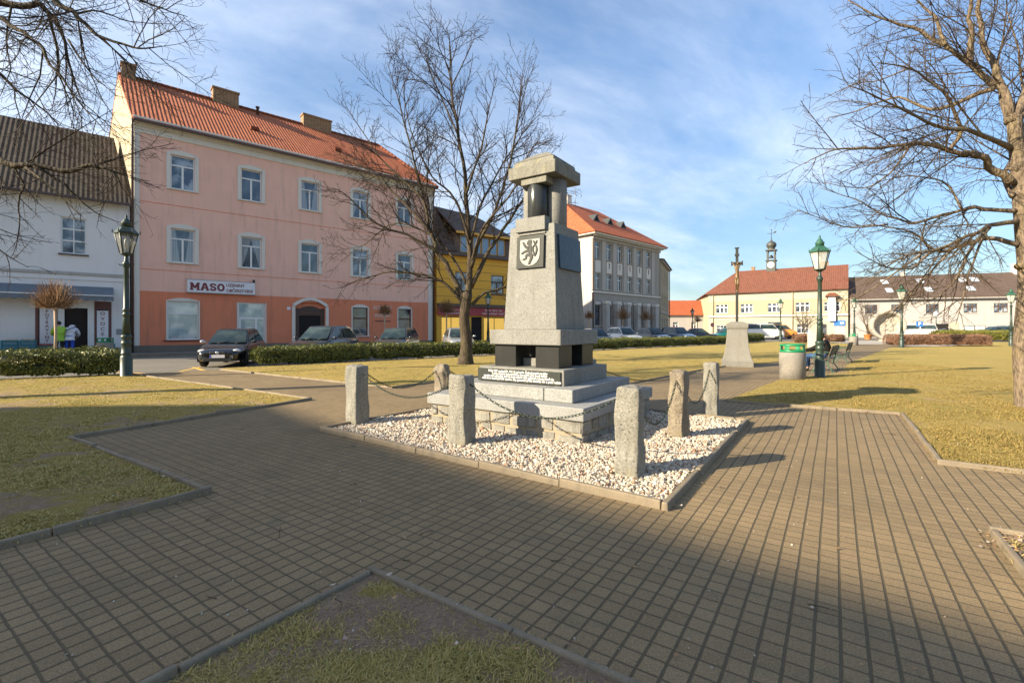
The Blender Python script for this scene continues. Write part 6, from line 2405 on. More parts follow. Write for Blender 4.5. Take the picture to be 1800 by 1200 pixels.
        mb.tube([(p0[0] - .22, sd_ * (hw - .06), .93 * kz), (p0[0] - .22, sd_ * (hw + .05), .95 * kz)], .025, 6)
        mb.build('wing_mirror', M['chrome'] if sd_ < 0 and detail == 'bright' else pt, t)
        for x in (-hl + .72, hl - .78):
            r = .30 * kz
            wh = MB()
            wh.M = Matrix.Translation((x, sd_ * (hw - .155), r)) @ Matrix.Rotation(pi / 2, 4, 'X')
            wh.lathe([(r * .62, -.095), (r * .9, -.10), (r, -.07), (r, .07), (r * .9, .10), (r * .62, .095)], 24, cap=False)
            wo_ = wh.build('wheel', M['tyre'], t)
            rm = MB()
            rm.M = Matrix.Translation((x, sd_ * (hw - .085), r)) @ Matrix.Rotation(pi / 2, 4, 'X')
            rm.lathe([(.001, 0), (r * .15, 0), (r * .15, .02), (.001, .02)], 12, cap=False)
            rm.lathe([(r * .52, 0), (r * .63, 0), (r * .63, .02), (r * .52, .02), (r * .52, 0)], 24, cap=False)
            for k in range(5):
                an = 2 * pi * k / 5
                c_, s_ = cos(an), sin(an)
                rm.add([(r * .1 * c_ - .03 * s_, r * .1 * s_ + .03 * c_, .0), (r * .1 * c_ + .03 * s_, r * .1 * s_ - .03 * c_, 0), (r * .56 * c_ + .022 * s_, r * .56 * s_ - .022 * c_, 0), (r * .56 * c_ - .022 * s_, r * .56 * s_ + .022 * c_, 0)], [(0, 1, 2, 3), (3, 2, 1, 0)])
            rm.build('rim', M['alloy'], wo_)
            ar = MB()
            n = 14
            pts = [(x + (r + .045) * cos(pi * k / n), sd_ * (hw * .985), r + (r + .045) * sin(pi * k / n)) for k in range(n + 1)]
            ar.add([(q[0], sd_ * (hw * .965), q[2]) for q in pts] + [(x + (r + .045) * 1, sd_ * hw * .965, .2), (x - (r + .045), sd_ * hw * .965, .2)], [tuple(list(range(n + 1)) + [n + 2, n + 1])])
            ar.build('wheel_arch', M['black_trim'], t)
        # head lamp and tail lamp
        mb = MB().ball((hl - .26, sd_ * hw * .66, .625 * kz), .1, 12, 8, 1.75, 1.75, .72)
        mb.build('headlight', M['lamp_glass'], t)
        MB().ball((-hl + .10, sd_ * hw * .72, .78 * kz), .1, 8, 6, 1.0, 1.2, 1.1).build('tail_light', M['red_lamp'], t)
    # front: grille, lower intake, bumper line, badge, plate
    MB().cbox((hl - .06, 0, .555 * kz), (.14, hw * .62, .10)).build('grille', M['black_trim'], t, bevel=.02)
    MB().cbox((hl - .04, 0, .30 * kz), (.12, hw * 1.15, .13)).build('intake', M['black_trim'], t, bevel=.02)
    MB().ball((hl + .012, 0, .565 * kz), .055, 10, 6, .3, 1.2, .9).build('badge', M['chrome'], t)
    if plate:
        pl_ = MB().cbox((hl + .022, 0, .43 * kz), (.02, .50, .115)).build('number_plate', M['plate'], t)
        MB().cbox((hl + .034, -.225, .43 * kz), (.003, .045, .11)).build('country_strip', M['plate_blue'], pl_)
    for y in (-.32, .30):
        MB().tube([(p0[0] + .07, y, p0[1] + .02), (p0[0] - .10, y + .40, p0[1] + .10)], .010, 4).build('wiper', M['black_trim'], t)
    return t


HEAD = atan2(-.97, .25)
c1p = (-11.50, 19.55)
make_car('small black hatchback parked at the left end of the hedge', (*c1p, 0), HEAD, P_BLACK, 3.95, 1.70, 1.44, detail='bright')
make_car('dark blue black family car behind the hedge in front of the arched portal', (-8.9, 22.4, 0), atan2(-.98, -.14), P_DBLUE, 4.2, 1.78, 1.58)
make_car('grey estate car behind the hedge under the KLENOTY lettering', (-6.5, 26.8, 0), atan2(-.99, -.05), P_GREY, 4.3, 1.75, 1.50, 'estate')
make_car('silver grey car behind the middle tree', (-3.55, 31.0, 0), HEAD, P_SILVER, 4.3, 1.75, 1.50)
make_car('blue car half hidden by the right edge of the monument', (7.2, 40.6, 0), HEAD + .1, P_BLUEGREY, 4.1, 1.7, 1.45)
make_car('light silver car with pale roof before the grey building', (10.1, 42.9, 0), HEAD + .12, P_LSILVER, 4.2, 1.75, 1.60)
make_car('dark grey car second from the left before the grey building pillars', (13.7, 46.2, 0), HEAD + .1, P_GREY, 4.2, 1.75, 1.55)
make_car('dark blue car parked before the end of the grey building', (17.3, 49.4, 0), HEAD + .12, P_BLUEGREY, 4.3, 1.75, 1.62, 'estate')
make_car('black saloon seen from the side left of the teal car', (21.0, 53.0, 0), radians(-12), P_DBLUE, 4.5, 1.75, 1.50, 'sedan')
make_car('bright teal hatchback before the town hall', (26.2, 57.6, 0), radians(188), P_TEAL, 4.3, 1.75, 1.58, 'estate')
make_car('white van behind the hedge beside the cross', (34.5, 65.0, 0), radians(-10), P_WHITE, 5.0, 1.9, 2.15, 'van', name='parked_van')
make_car('orange truck behind the hedge near the town hall', (40.4, 71.5, 0), radians(-20), P_ORANGE, 4.6, 1.9, 2.1, 'van', name='parked_truck')
make_car('small red car beyond the end of the hedge', (44.0, 76.0, 0), radians(-30), P_RED, 3.9, 1.65, 1.42)
make_car('white van before the pinkish white building', (57.0, 67.0, 0), radians(150), P_WHITE, 4.8, 1.9, 2.1, 'van', name='parked_van')
make_car('black car before the dark garage opening', (57.5, 63.0, 0), radians(165), P_BLACK, 4.3, 1.75, 1.45, 'sedan')
make_car('dark blue estate behind the yellow green hedge', (60.0, 58.6, 0), radians(172), P_BLUEGREY, 4.6, 1.8, 1.75, 'estate')
make_car('dark blue grey car at the right end of the yellow green hedge', (64.6, 57.4, 0), radians(172), P_BLUEGREY, 4.6, 1.8, 1.95, 'estate')
# ------------------------------------------------------------------ bare trees
class Twigs:
    """thin three sided branches of five points each, meshed together with numpy"""

    def __init__(self):
        self.P, self.R = [], []

    def add(self, pts, r0, r1):
        self.P.append([tuple(p) for p in pts])
        self.R.append([r0 + (r1 - r0) * i / 4 for i in range(5)])

    def arrays(self, n=3):
        P = np.array(self.P)
        R = np.array(self.R)
        m = len(P)
        T = np.empty_like(P)
        T[:, 1:-1] = P[:, 2:] - P[:, :-2]
        T[:, 0] = P[:, 1] - P[:, 0]
        T[:, -1] = P[:, -1] - P[:, -2]
        T /= np.linalg.norm(T, axis=2, keepdims=True) + 1e-9
        U = np.cross(T, np.array([0.31, 0.17, 0.93]))
        U /= np.linalg.norm(U, axis=2, keepdims=True) + 1e-9
        W = np.cross(T, U)
        V = np.empty((m, 5, n, 3))
        for k in range(n):
            a = 2 * pi * k / n
            V[:, :, k] = P + (U * cos(a) + W * sin(a)) * R[..., None]
        base = np.arange(m)[:, None, None] * 5 * n
        tr = []
        for i in range(4):
            for k in range(n):
                k2 = (k + 1) % n
                a, b, c, d = i * n + k, i * n + k2, (i + 1) * n + k2, (i + 1) * n + k
                tr += [(a, b, c), (a, c, d)]
        return V.reshape(-1, 3), (base + np.array(tr)[None]).reshape(-1, 3)


def wander(p, d, L, bend, up, rn, n=5):
    pts = [Vector(p)]
    d = d.normalized()
    for i in range(n - 1):
        d = (d + Vector((rn.gauss(0, bend), rn.gauss(0, bend), rn.gauss(0, bend))) + Vector((0, 0, up))).normalized()
        pts.append(pts[-1] + d * (L / (n - 1)))
    return pts


def along(path, t):
    q = t * (len(path) - 1)
    i = min(len(path) - 2, int(q))
    return path[i].lerp(path[i + 1], q - i), (path[i + 1] - path[i]).normalized()


def plen(path):
    return sum((path[i + 1] - path[i]).length for i in range(len(path) - 1))


def sprout(tw, path, r0, r1, level, sp, rn, side=None):
    """children of a branch; sp = per level (per metre, share of length, min len, max len, angle, bend, up, radius)"""
    if level >= len(sp):
        return
    per, sh, lmin, lmax, ang, bend, up, rad, t0 = sp[level]
    L = plen(path)
    n = max(1, int(per * L + rn.random()))
    for i in range(n):
        t = t0 + (1 - t0) * ((i + rn.random()) / n)
        p, d = along(path, min(.999, t))
        az = rn.uniform(0, 2 * pi)
        o = d.orthogonal().normalized()
        o = (o * cos(az) + d.cross(o) * sin(az))
        a = ang * rn.uniform(.65, 1.3)
        cd = d * cos(a) + o * sin(a)
        ln = min(lmax, max(lmin, L * sh * (1.15 - .75 * t))) * rn.uniform(.6, 1.25)
        rr = min((r0 + (r1 - r0) * t) * .75, rad * (ln / lmax) ** .5)
        re = max(sp[-1][7] * .6, rr * .35)
        q = wander(p, cd, ln, bend, up, rn)
        tw.add(q, max(rr, re), re)
        sprout(tw, q, rr, re, level + 1, sp, rn)


def smooth_path(pts, n=3):
    out = []
    for i in range(len(pts) - 1):
        p0, p1, p2, p3 = pts[max(0, i - 1)], pts[i], pts[i + 1], pts[min(len(pts) - 1, i + 2)]
        for k in range(n):
            t = k / n
            out.append(.5 * ((2 * p1) + (p2 - p0) * t + (2 * p0 - 5 * p1 + 4 * p2 - p3) * t * t + (3 * p1 - p0 - 3 * p2 + p3) * t ** 3))
    out.append(pts[-1])
    return out


def tree(label, base, trunk, limbs, sp, seed, barkm, twigm, group=None, extra=(), nside=10, flare=.5):
    """base in metres; trunk and limbs are world polylines with radii"""
    rn = random.Random(seed)
    t = thing('bare_tree', label, 'tree', (base[0], base[1], 0), 0, group)
    b = Vector((base[0], base[1], 0))
    mb = MB()
    tw = Twigs()
    for k, (pts, r0, r1, own) in enumerate([trunk] + limbs):
        q = smooth_path([Vector(p) - b for p in pts], 4)
        n = len(q)
        rads = [r0 + (r1 - r0) * (i / (n - 1)) ** .8 for i in range(n)]
        if k == 0:
            for i in range(n):
                z = q[i].z
                rads[i] *= 1 + flare * math.exp(-max(0, z) / .28)
        for i in range(n):
            rads[i] *= 1 + .07 * noise.noise(Vector((i * 1.3, k * 7.1, seed)))
            if 0 < i < n - 1 and k:
                s_ = i / 4 * 1.7
                q[i] = q[i] + Vector((noise.noise(Vector((s_, k * 3.3, seed))), noise.noise(Vector((s_, k * 3.3, seed + 9))), noise.noise(Vector((s_, k * 3.3, seed + 19))))) * min(.10, rads[i] * 1.6 + .02) * min(1, i / 4)
        mb.tube(q, rads, nside if r0 > .06 else 7)
        if own:
            sprout(tw, q, r0 * .8, max(r1, .008), 0, sp[own - 1], rn)
    mb.build('trunk', barkm, t)
    V, T = tw.arrays()
    np_mesh('crown', V, T, twigm, t, True)
    return t, len(tw.P)


def px_path(pts, Y0, dys=None, dy=0.0):
    """a limb drawn at a distance Y0, drifting by dy metres towards its tip"""
    out = []
    n = len(pts)
    for i, (px, py) in enumerate(pts):
        y = Y0 + dy * i / (n - 1)
        out.append((XA(px, y), y, ZA(py, y)))
    return out


# middle tree: upright lime on the back lawn
Y1 = 18.75
SPM = [(3.0, .40, .5, 2.6, .75, .10, .06, .030, .22), (3.6, .45, .3, 1.1, .75, .12, .05, .0135, .15), (5.5, .5, .15, .5, .75, .14, .03, .0085, .1)]
mid = lambda P, dy, r0, r1, own=1: (px_path(P, Y1, None, dy), r0, r1, own)
limbs = [mid([(822, 522), (827, 470), (826, 420), (818, 330), (806, 240), (795, 165), (792, 110), (790, 62)], .3, .15, .012),
         mid([(816, 528), (795, 485), (772, 445), (757, 408), (745, 350), (722, 262), (702, 185), (680, 110)], .9, .13, .010),
         mid([(772, 445), (715, 412), (660, 392), (610, 345), (585, 330)], -.9, .07, .010),
         mid([(814, 535), (790, 505), (757, 487), (700, 478), (650, 486), (600, 505)], -.7, .08, .010),
         mid([(830, 535), (862, 510), (900, 505), (960, 470), (1000, 430)], .8, .075, .010),
         mid([(828, 505), (860, 440), (890, 395), (920, 352), (955, 325), (990, 330)], 1.3, .10, .010),
         mid([(828, 470), (845, 420), (870, 370), (893, 300), (908, 220), (916, 160), (920, 120)], -.8, .09, .009),
         mid([(826, 430), (850, 350), (882, 290), (920, 235), (955, 195)], 1.4, .06, .009),
         mid([(820, 340), (845, 260), (860, 190), (874, 140)], -1.0, .055, .008),
         mid([(806, 240), (775, 170), (754, 120), (744, 85)], 1.0, .045, .008),
         mid([(745, 350), (690, 300), (645, 245), (605, 180)], .9, .055, .009),
         mid([(757, 408), (700, 345), (640, 295), (590, 268)], 2.4, .06, .009),
         mid([(826, 420), (800, 350), (760, 310), (722, 230), (708, 150)], -2.2, .06, .009),
         mid([(827, 465), (850, 400), (905, 330), (935, 260), (960, 250)], -2.0, .06, .009),
         mid([(820, 500), (780, 430), (700, 390), (640, 430), (590, 440)], 2.0, .06, .009),
         mid([(795, 150), (815, 110), (828, 80), (834, 65)], .6, .03, .007)]
T1, n1 = tree('bare upright lime tree in the middle of the back lawn', G(818, 641), (px_path([(818, 645), (820, 600), (816, 560), (822, 515)], Y1), .255, .19, 0), limbs, [SPM], 4, M['bark'], M['twig'])

# right tree: old lime with long low boughs
Y2 = 8.47
SPR = [(4.2, .42, .40, 1.8, .70, .12, .0, .017, .14), (7.0, .55, .22, .80, .7, .14, -.01, .0075, .10), (8.5, .5, .14, .42, .7, .15, .02, .0045, .1)]
rt = lambda P, dy, r0, r1, own=1: (px_path(P, Y2, None, dy), r0, r1, own)
limbs = [rt([(1776, 216), (1767, 167), (1748, 155), (1717, 123), (1662, 80), (1600, 49), (1540, 30), (1490, 0)], .6, .088, .008),
         rt([(1776, 205), (1760, 136), (1730, 74), (1722, 20), (1715, -60), (1700, -160)], .3, .07, .015),
         rt([(1705, 112), (1708, 60), (1706, 0), (1712, -80)], -.5, .06, .012),
         rt([(1778, 322), (1742, 290), (1711, 272), (1668, 265), (1600, 253), (1532, 262), (1472, 262), (1415, 288)], -.4, .075, .006),
         rt([(1668, 265), (1690, 210), (1640, 150), (1600, 120), (1540, 110)], -.7, .04, .007),
         rt([(1785, 371), (1730, 366), (1691, 368), (1618, 389), (1560, 380), (1500, 350), (1440, 330)], .7, .045, .005),
         rt([(1788, 389), (1739, 397), (1691, 420), (1642, 440), (1590, 450), (1530, 490)], -.8, .048, .005),
         rt([(1790, 430), (1740, 418), (1690, 432), (1640, 440), (1600, 410), (1540, 395), (1480, 400)], 1.0, .05, .006),
         rt([(1739, 400), (1705, 440), (1680, 490), (1650, 520), (1600, 535)], -.6, .035, .006),
         rt([(1640, 440), (1600, 470), (1560, 470), (1500, 440)], -.4, .025, .005),
         rt([(1748, 155), (1690, 175), (1640, 190), (1580, 170), (1520, 190), (1450, 210)], 1.2, .05, .006),
         rt([(1776, 260), (1700, 230), (1630, 215), (1560, 180), (1490, 150)], -1.2, .05, .006),
         rt([(1662, 80), (1640, 30), (1600, -20)], .4, .04, .01),
         rt([(1790, 470), (1840, 420), (1900, 400), (1990, 430)], .2, .07, .008),
         rt([(1780, 300), (1840, 240), (1920, 180), (2010, 160)], -.5, .08, .008),
         rt([(1776, 210), (1830, 130), (1880, 40), (1920, -60)], .4, .10, .012),
         rt([(1600, 253), (1570, 300), (1520, 330), (1450, 320)], .3, .022, .005),
         rt([(1691, 420), (1645, 468), (1600, 518), (1562, 548), (1530, 560)], .3, .022, .005),
         rt([(1739, 397), (1712, 450), (1694, 520), (1680, 570)], -.5, .026, .005),
         rt([(1620, 445), (1560, 490), (1510, 520), (1470, 530)], .5, .018, .005),
         rt([(1560, 395), (1500, 400), (1440, 385), (1400, 370)], -.3, .016, .004),
         rt([(1600, 120), (1550, 140), (1500, 150), (1455, 170)], .3, .016, .004),
         rt([(1691, 368), (1660, 320), (1600, 310), (1540, 320)], .5, .022, .005),
         rt([(1780, 345), (1770, 300), (1800, 200), (1790, 90), (1770, 20)], 1.4, .05, .008)]
T2, n2 = tree('big old lime tree with long bare boughs at the right edge', G(1812, 721), (px_path([(1814, 735), (1807, 680), (1801, 605), (1808, 494), (1800, 401), (1792, 308), (1782, 205)], Y2), .195, .100, 0), limbs, [SPR], 9, M['bark_big'], M['twig_pale'], nside=14, flare=.22)

SPL = [(3.0, .42, .40, 1.6, .70, .12, .0, .015, .16)] + [(5.5, .5, .2, .75, .7, .14, -.01, .0070, .12), (6.5, .5, .12, .38, .7, .15, .02, .0042, .1)]
# left tree: only its boughs reach into the picture
Y3 = 8.8
lf = lambda P, dy, r0, r1, own=1: (px_path(P, Y3, None, dy), r0, r1, own)
limbs = [lf([(-290, 60), (-180, 20), (-60, 0), (30, 8), (80, 15), (98, 40), (112, 75), (130, 140), (150, 190)], .3, .10, .007),
         lf([(-280, 20), (-120, -70), (40, -40), (105, 5), (140, 32), (185, 68), (245, 84), (285, 82)], -.3, .09, .006),
         lf([(-285, 90), (-150, 40), (-40, 25), (20, 45), (60, 72), (90, 112), (130, 168), (185, 232)], -.7, .07, .006),
         lf([(-285, 160), (-150, 120), (-30, 115), (30, 158), (80, 196), (105, 222)], .8, .06, .006),
         lf([(-285, 260), (-150, 230), (-40, 255), (9, 282), (90, 297), (156, 291), (172, 296), (200, 306), (215, 330)], .1, .10, .007),
         lf([(60, 292), (100, 315), (130, 342), (160, 368), (200, 388)], .4, .035, .006),
         lf([(40, 290), (80, 320), (110, 350), (144, 380)], -.4, .030, .006),
         lf([(20, 286), (40, 325), (32, 360), (35, 400), (18, 455)], .3, .022, .005),
         lf([(20, 12), (12, 70), (18, 120), (0, 170)], -.4, .02, .005),
         lf([(85, 20), (100, 90), (105, 135), (128, 190), (126, 225)], .7, .03, .005),
         lf([(-100, -40), (60, -80), (180, -40), (270, 10), (330, 30)], .9, .05, .006),
         lf([(130, 25), (175, 20), (230, 40), (300, 42)], .4, .022, .005),
         lf([(-280, 330), (-150, 350), (-60, 380), (0, 440), (50, 470)], .5, .04, .005),
         lf([(120, 70), (160, 130), (205, 170)], -.5, .022, .005),
         lf([(-290, 40), (-330, -60), (-420, -160), (-460, -300)], .5, .12, .02),
         lf([(-290, 100), (-400, 60), (-520, 40), (-640, 80)], -1, .10, .01),
         lf([(-285, 30), (-260, -120), (-230, -260)], 1.5, .10, .02)]
T3, n3 = tree('big bare tree whose boughs hang in from the left edge', (XA(-285, Y3), Y3), (px_path([(-285, 735), (-288, 600), (-280, 400), (-285, 230), (-290, 30)], Y3), .26, .17, 0), limbs, [SPL], 21, M['bark'], M['twig'], nside=12)
print('twigs', n1, n2, n3)


# pollarded ball trees along the street
def ball_tree(label, loc, h, r, seed, shoots=150, up=1.0):
    rn = random.Random(seed)
    t = thing('pollard_tree', label, 'tree', (loc[0], loc[1], 0), rn.uniform(0, 6), 'small pollarded trees along the street')
    MB().tube([(0, 0, -.05), (.02, .01, h * .5), (0, 0, h)], [.065, .05, .055], 8).ball((0, 0, h + .06), .13, 8, 6).build('trunk', M['young_trunk'], t)
    tw = Twigs()
    for i in range(shoots):
        a, e = rn.uniform(0, 2 * pi), rn.uniform(-.25, 1.45)
        d = Vector((cos(a) * cos(e), sin(a) * cos(e), sin(e)))
        q = wander(Vector((0, 0, h + .06)) + d * .1, d, r * rn.uniform(.45, 1.1), .08, .10 * up, rn)
        tw.add(q, .010, .006)
        for _ in range(2):
            p, dd = along(q, rn.uniform(.2, .7))
            tw.add(wander(p, dd + Vector((rn.gauss(0, .5), rn.gauss(0, .5), rn.gauss(.2, .4))), r * rn.uniform(.2, .5), .1, .15 * up, rn), .007, .004)
    V, T = tw.arrays()
    np_mesh('crown', V, T, M['shoot'], t, True)
    return t


ball_tree('pollarded ball tree with upright shoots in front of the grocery', (XA(97, 21.2), 21.2), 2.35, 1.15, 1, 260, 2.2)
ball_tree('small pollarded tree before the KLENOTY lettering', (XA(676, 33.0), 33.0), 2.45, .62, 2)
ball_tree('small pollarded tree before the red shop sign', (XA(785, 37.5), 37.5), 2.7, 1.0, 3, 200, 1.6)
ball_tree('small pollarded tree before the red shed', (XA(1036, 48), 48), 2.5, .7, 4)
ball_tree('pollarded tree above the light silver car', (XA(1095, 50.5), 50.5), 2.5, 1.2, 5)
ball_tree('pollarded tree before the right half of the grey building', (XA(1136, 54), 54), 2.5, 1.2, 6)
ball_tree('pollarded tree at the left corner of the town hall', (XA(1226, 75), 75), 2.6, .9, 7)


def small_tree(label, loc, H, r, seed, planter=None):
    rn = random.Random(seed)
    b = Vector((loc[0], loc[1], 0))
    limbs = []
    for k in range(11):
        a, e = 2 * pi * k / 11 + rn.uniform(-.2, .2), rn.uniform(.45, 1.3)
        d = Vector((cos(a) * cos(e), sin(a) * cos(e), sin(e)))
        p = b + Vector((0, 0, rn.uniform(.9, 1.6)))
        limbs.append(([tuple(q) for q in wander(p, d, rn.uniform(.6, 1.0) * max(r, (H - 1.4) * sin(e)), .07, .10, rn, 5)], .05, .012, 1))
    sp = [(3.5, .5, .3, 1.1, .7, .1, .08, .022, .2), (4.5, .5, .2, .6, .7, .1, .05, .014, .1)]
    t, _ = tree(label, loc, ([(loc[0], loc[1], -.05), (loc[0] + .02, loc[1], .8), (loc[0], loc[1], 1.7)], .09, .07, 0), limbs, [sp], seed, M['bark_big'], M['twig_pale'], None, (), 8)
    return t


small_tree('small bare spreading tree before the town hall', (36.2, 58.5), 4.9, 2.2, 31)
small_tree('small bare tree left of the stone ring', (50.0, 66.5), 6.0, 2.6, 32)
M['planter_orange'] = plain('orange_planter', (0.42, 0.17, 0.05), 0.7, 0.15)
for p, m_, lab in (((36.0, 57.6), 'ring_stone', 'pale round planter under the small tree before the town hall'), ((49.0, 65.0), 'planter_orange', 'orange wooden planter left of the stone ring')):
    t = thing('planter', lab, 'planter', (*p, 0))
    MB().lathe([(.35, 0), (.48, .62), (.52, .64), (.52, .70), (.42, .70), (.40, .6)], 14, cap=False).build('tub', M[m_], t)
    MB().lathe([(.001, .6), (.42, .6)], 14, cap=False).build('earth', M['hedge_core'], t)


# ------------------------------------------------------------------ hedges
def hedge(label, p, q, wid, h, n, leaf, mat, core, seed, lift=0.10, ragged=.10, name='hedge', stems=True):
    rn = random.Random(seed)
    p, q = Vector((*p, 0)), Vector((*q, 0))
    L = (q - p).length
    ang = atan2((q - p).y, (q - p).x)
    t = thing(name, label, 'hedge', tuple(p), ang)
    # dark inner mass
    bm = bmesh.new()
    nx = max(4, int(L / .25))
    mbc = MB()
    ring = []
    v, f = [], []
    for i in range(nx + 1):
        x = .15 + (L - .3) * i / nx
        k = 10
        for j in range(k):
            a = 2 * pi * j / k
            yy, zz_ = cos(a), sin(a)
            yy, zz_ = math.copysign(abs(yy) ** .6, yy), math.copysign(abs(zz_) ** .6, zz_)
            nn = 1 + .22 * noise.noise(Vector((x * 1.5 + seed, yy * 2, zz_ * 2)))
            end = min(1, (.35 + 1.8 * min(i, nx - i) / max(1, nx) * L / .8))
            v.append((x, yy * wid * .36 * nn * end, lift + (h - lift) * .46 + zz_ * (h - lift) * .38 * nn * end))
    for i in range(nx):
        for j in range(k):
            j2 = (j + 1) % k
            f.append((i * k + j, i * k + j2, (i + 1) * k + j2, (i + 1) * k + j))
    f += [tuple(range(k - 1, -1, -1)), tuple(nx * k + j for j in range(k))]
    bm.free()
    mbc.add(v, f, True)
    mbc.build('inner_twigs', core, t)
    if stems:
        ms = MB()
        for i in range(int(L * 3)):
            x, y = rn.uniform(.1, L - .1), rn.gauss(0, wid * .12)
            ms.tube([(x, y, -.02), (x + rn.gauss(0, .06), y + rn.gauss(0, .05), lift + .15), (x + rn.gauss(0, .15), y + rn.gauss(0, .1), h * .6)], [.014, .011, .007], 4)
        ms.build('stems', M['bark'], t)
    V, T = [], []
    for i in range(n):
        x = rn.uniform(0, L)
        endf = min(1, min(x, L - x) / (wid * .4) + .35)
        q_ = rn.random()
        if q_ < .36:
            yy, zz_ = rn.uniform(-1, 1), 1.0
        else:
            yy, zz_ = (-1.0 if q_ < .86 else 1.0), rn.uniform(-1, 1)
        m_ = max(1.0, hypot(yy, zz_) / 1.18)
        yy, zz_ = yy / m_, zz_ / m_
        lump = 1 + ragged * 2.0 * noise.noise(Vector((x * 1.1 + seed * 3, yy * 1.3, zz_ * 1.3))) + ragged * .8 * noise.noise(Vector((x * 4 + seed, yy * 4, zz_ * 4)))
        rr = lump * endf * rn.uniform(.80, 1.06)
        c = Vector((x, yy * wid * .5 * rr, lift + (h - lift) * .5 + zz_ * (h - lift) * .5 * rr))
        if c.z < .03:
            continue
        nrm = Vector((rn.gauss(0, .55), yy + rn.gauss(0, .5), zz_ + rn.gauss(.25, .5))).normalized()
        u = nrm.orthogonal().normalized()
        az = rn.uniform(0, 6.3)
        u = u * cos(az) + nrm.cross(u) * sin(az)
        w_ = nrm.cross(u)
        s = leaf * rn.uniform(.6, 1.25)
        b0 = len(V)
        V += [c - u * s * .5, c + w_ * s * .27 + nrm * s * .05, c + u * s * .55 - nrm * s * .1, c - w_ * s * .27 + nrm * s * .05]
        T += [(b0, b0 + 1, b0 + 2), (b0, b0 + 2, b0 + 3)]
    np_mesh('foliage', np.array([tuple(q_) for q_ in V]), np.array(T), mat, t)
    return t


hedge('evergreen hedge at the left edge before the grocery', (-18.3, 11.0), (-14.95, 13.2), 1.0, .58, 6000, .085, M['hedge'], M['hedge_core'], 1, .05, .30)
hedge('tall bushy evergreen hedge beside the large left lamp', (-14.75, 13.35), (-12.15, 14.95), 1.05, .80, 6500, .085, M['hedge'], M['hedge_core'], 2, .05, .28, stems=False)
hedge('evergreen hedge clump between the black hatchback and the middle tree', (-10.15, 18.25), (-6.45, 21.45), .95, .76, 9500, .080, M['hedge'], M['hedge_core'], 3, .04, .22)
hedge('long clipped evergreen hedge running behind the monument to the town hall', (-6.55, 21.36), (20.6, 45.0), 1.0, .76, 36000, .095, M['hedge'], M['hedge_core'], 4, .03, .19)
hedge('clipped evergreen hedge right of the cross pedestal', (21.0, 45.35), (27.6, 52.6), 1.2, .95, 7000, .11, M['hedge'], M['hedge_core'], 5, .05, .08)
hedge('low brown leafless hedge behind the right lamp', (30.6, 38.7), (38.9, 38.6), 1.5, 1.0, 14000, .085, M['hedge_brown'], M['hedge_core_brown'], 6, .08, .07, stems=False)
hedge('short brown leafless hedge behind the benches', (26.6, 44.5), (30.3, 45.5), 1.3, .95, 7000, .09, M['hedge_brown'], M['hedge_core_brown'], 7, .08, .1, stems=False)
hedge('tiny brown leafless hedge left of the gravel plaza', (32.0, 47.0), (33.6, 48.5), 1.2, .9, 3000, .09, M['hedge_brown'], M['hedge_core_brown'], 8, .08, .1, stems=False)
hedge('yellow green hedge before the pinkish white building', (49.0, 55.0), (62.5, 56.0), 1.6, 1.25, 11000, .15, M['hedge_yellow'], M['hedge_core'], 9, .06, .1)

# ------------------------------------------------------------------ people
M['skin'] = plain('skin', (0.52, 0.30, 0.21), 0.55, 0.06, bump=0.05)
M['hair_dark'] = plain('dark_hair', (0.018, 0.013, 0.010), 0.6, 0.2, 30)
M['jacket_green'] = plain('lime_green_jacket', (0.30, 0.50, 0.04), 0.7, 0.12, 6, .4)
M['jacket_white'] = plain('white_jacket', (0.66, 0.64, 0.68), 0.7, 0.08, 6, .4)
M['jacket_black'] = plain('black_coat', (0.010, 0.009, 0.008), 0.85, 0.3, 6, .4, spec=0.2)
M['jeans'] = plain('blue_jeans', (0.035, 0.085, 0.20), 0.8, 0.2, 10, .3)
M['trousers_blue'] = plain('bright_blue_trousers', (0.02, 0.07, 0.42), 0.7, 0.1)
M['trousers_black'] = plain('black_trousers', (0.014, 0.014, 0.016), 0.8, 0.1)
M['shoe'] = plain('dark_shoe', (0.015, 0.013, 0.012), 0.6, 0.1)
M['strap'] = plain('black_strap', (0.012, 0.012, 0.012), 0.6, 0.1)


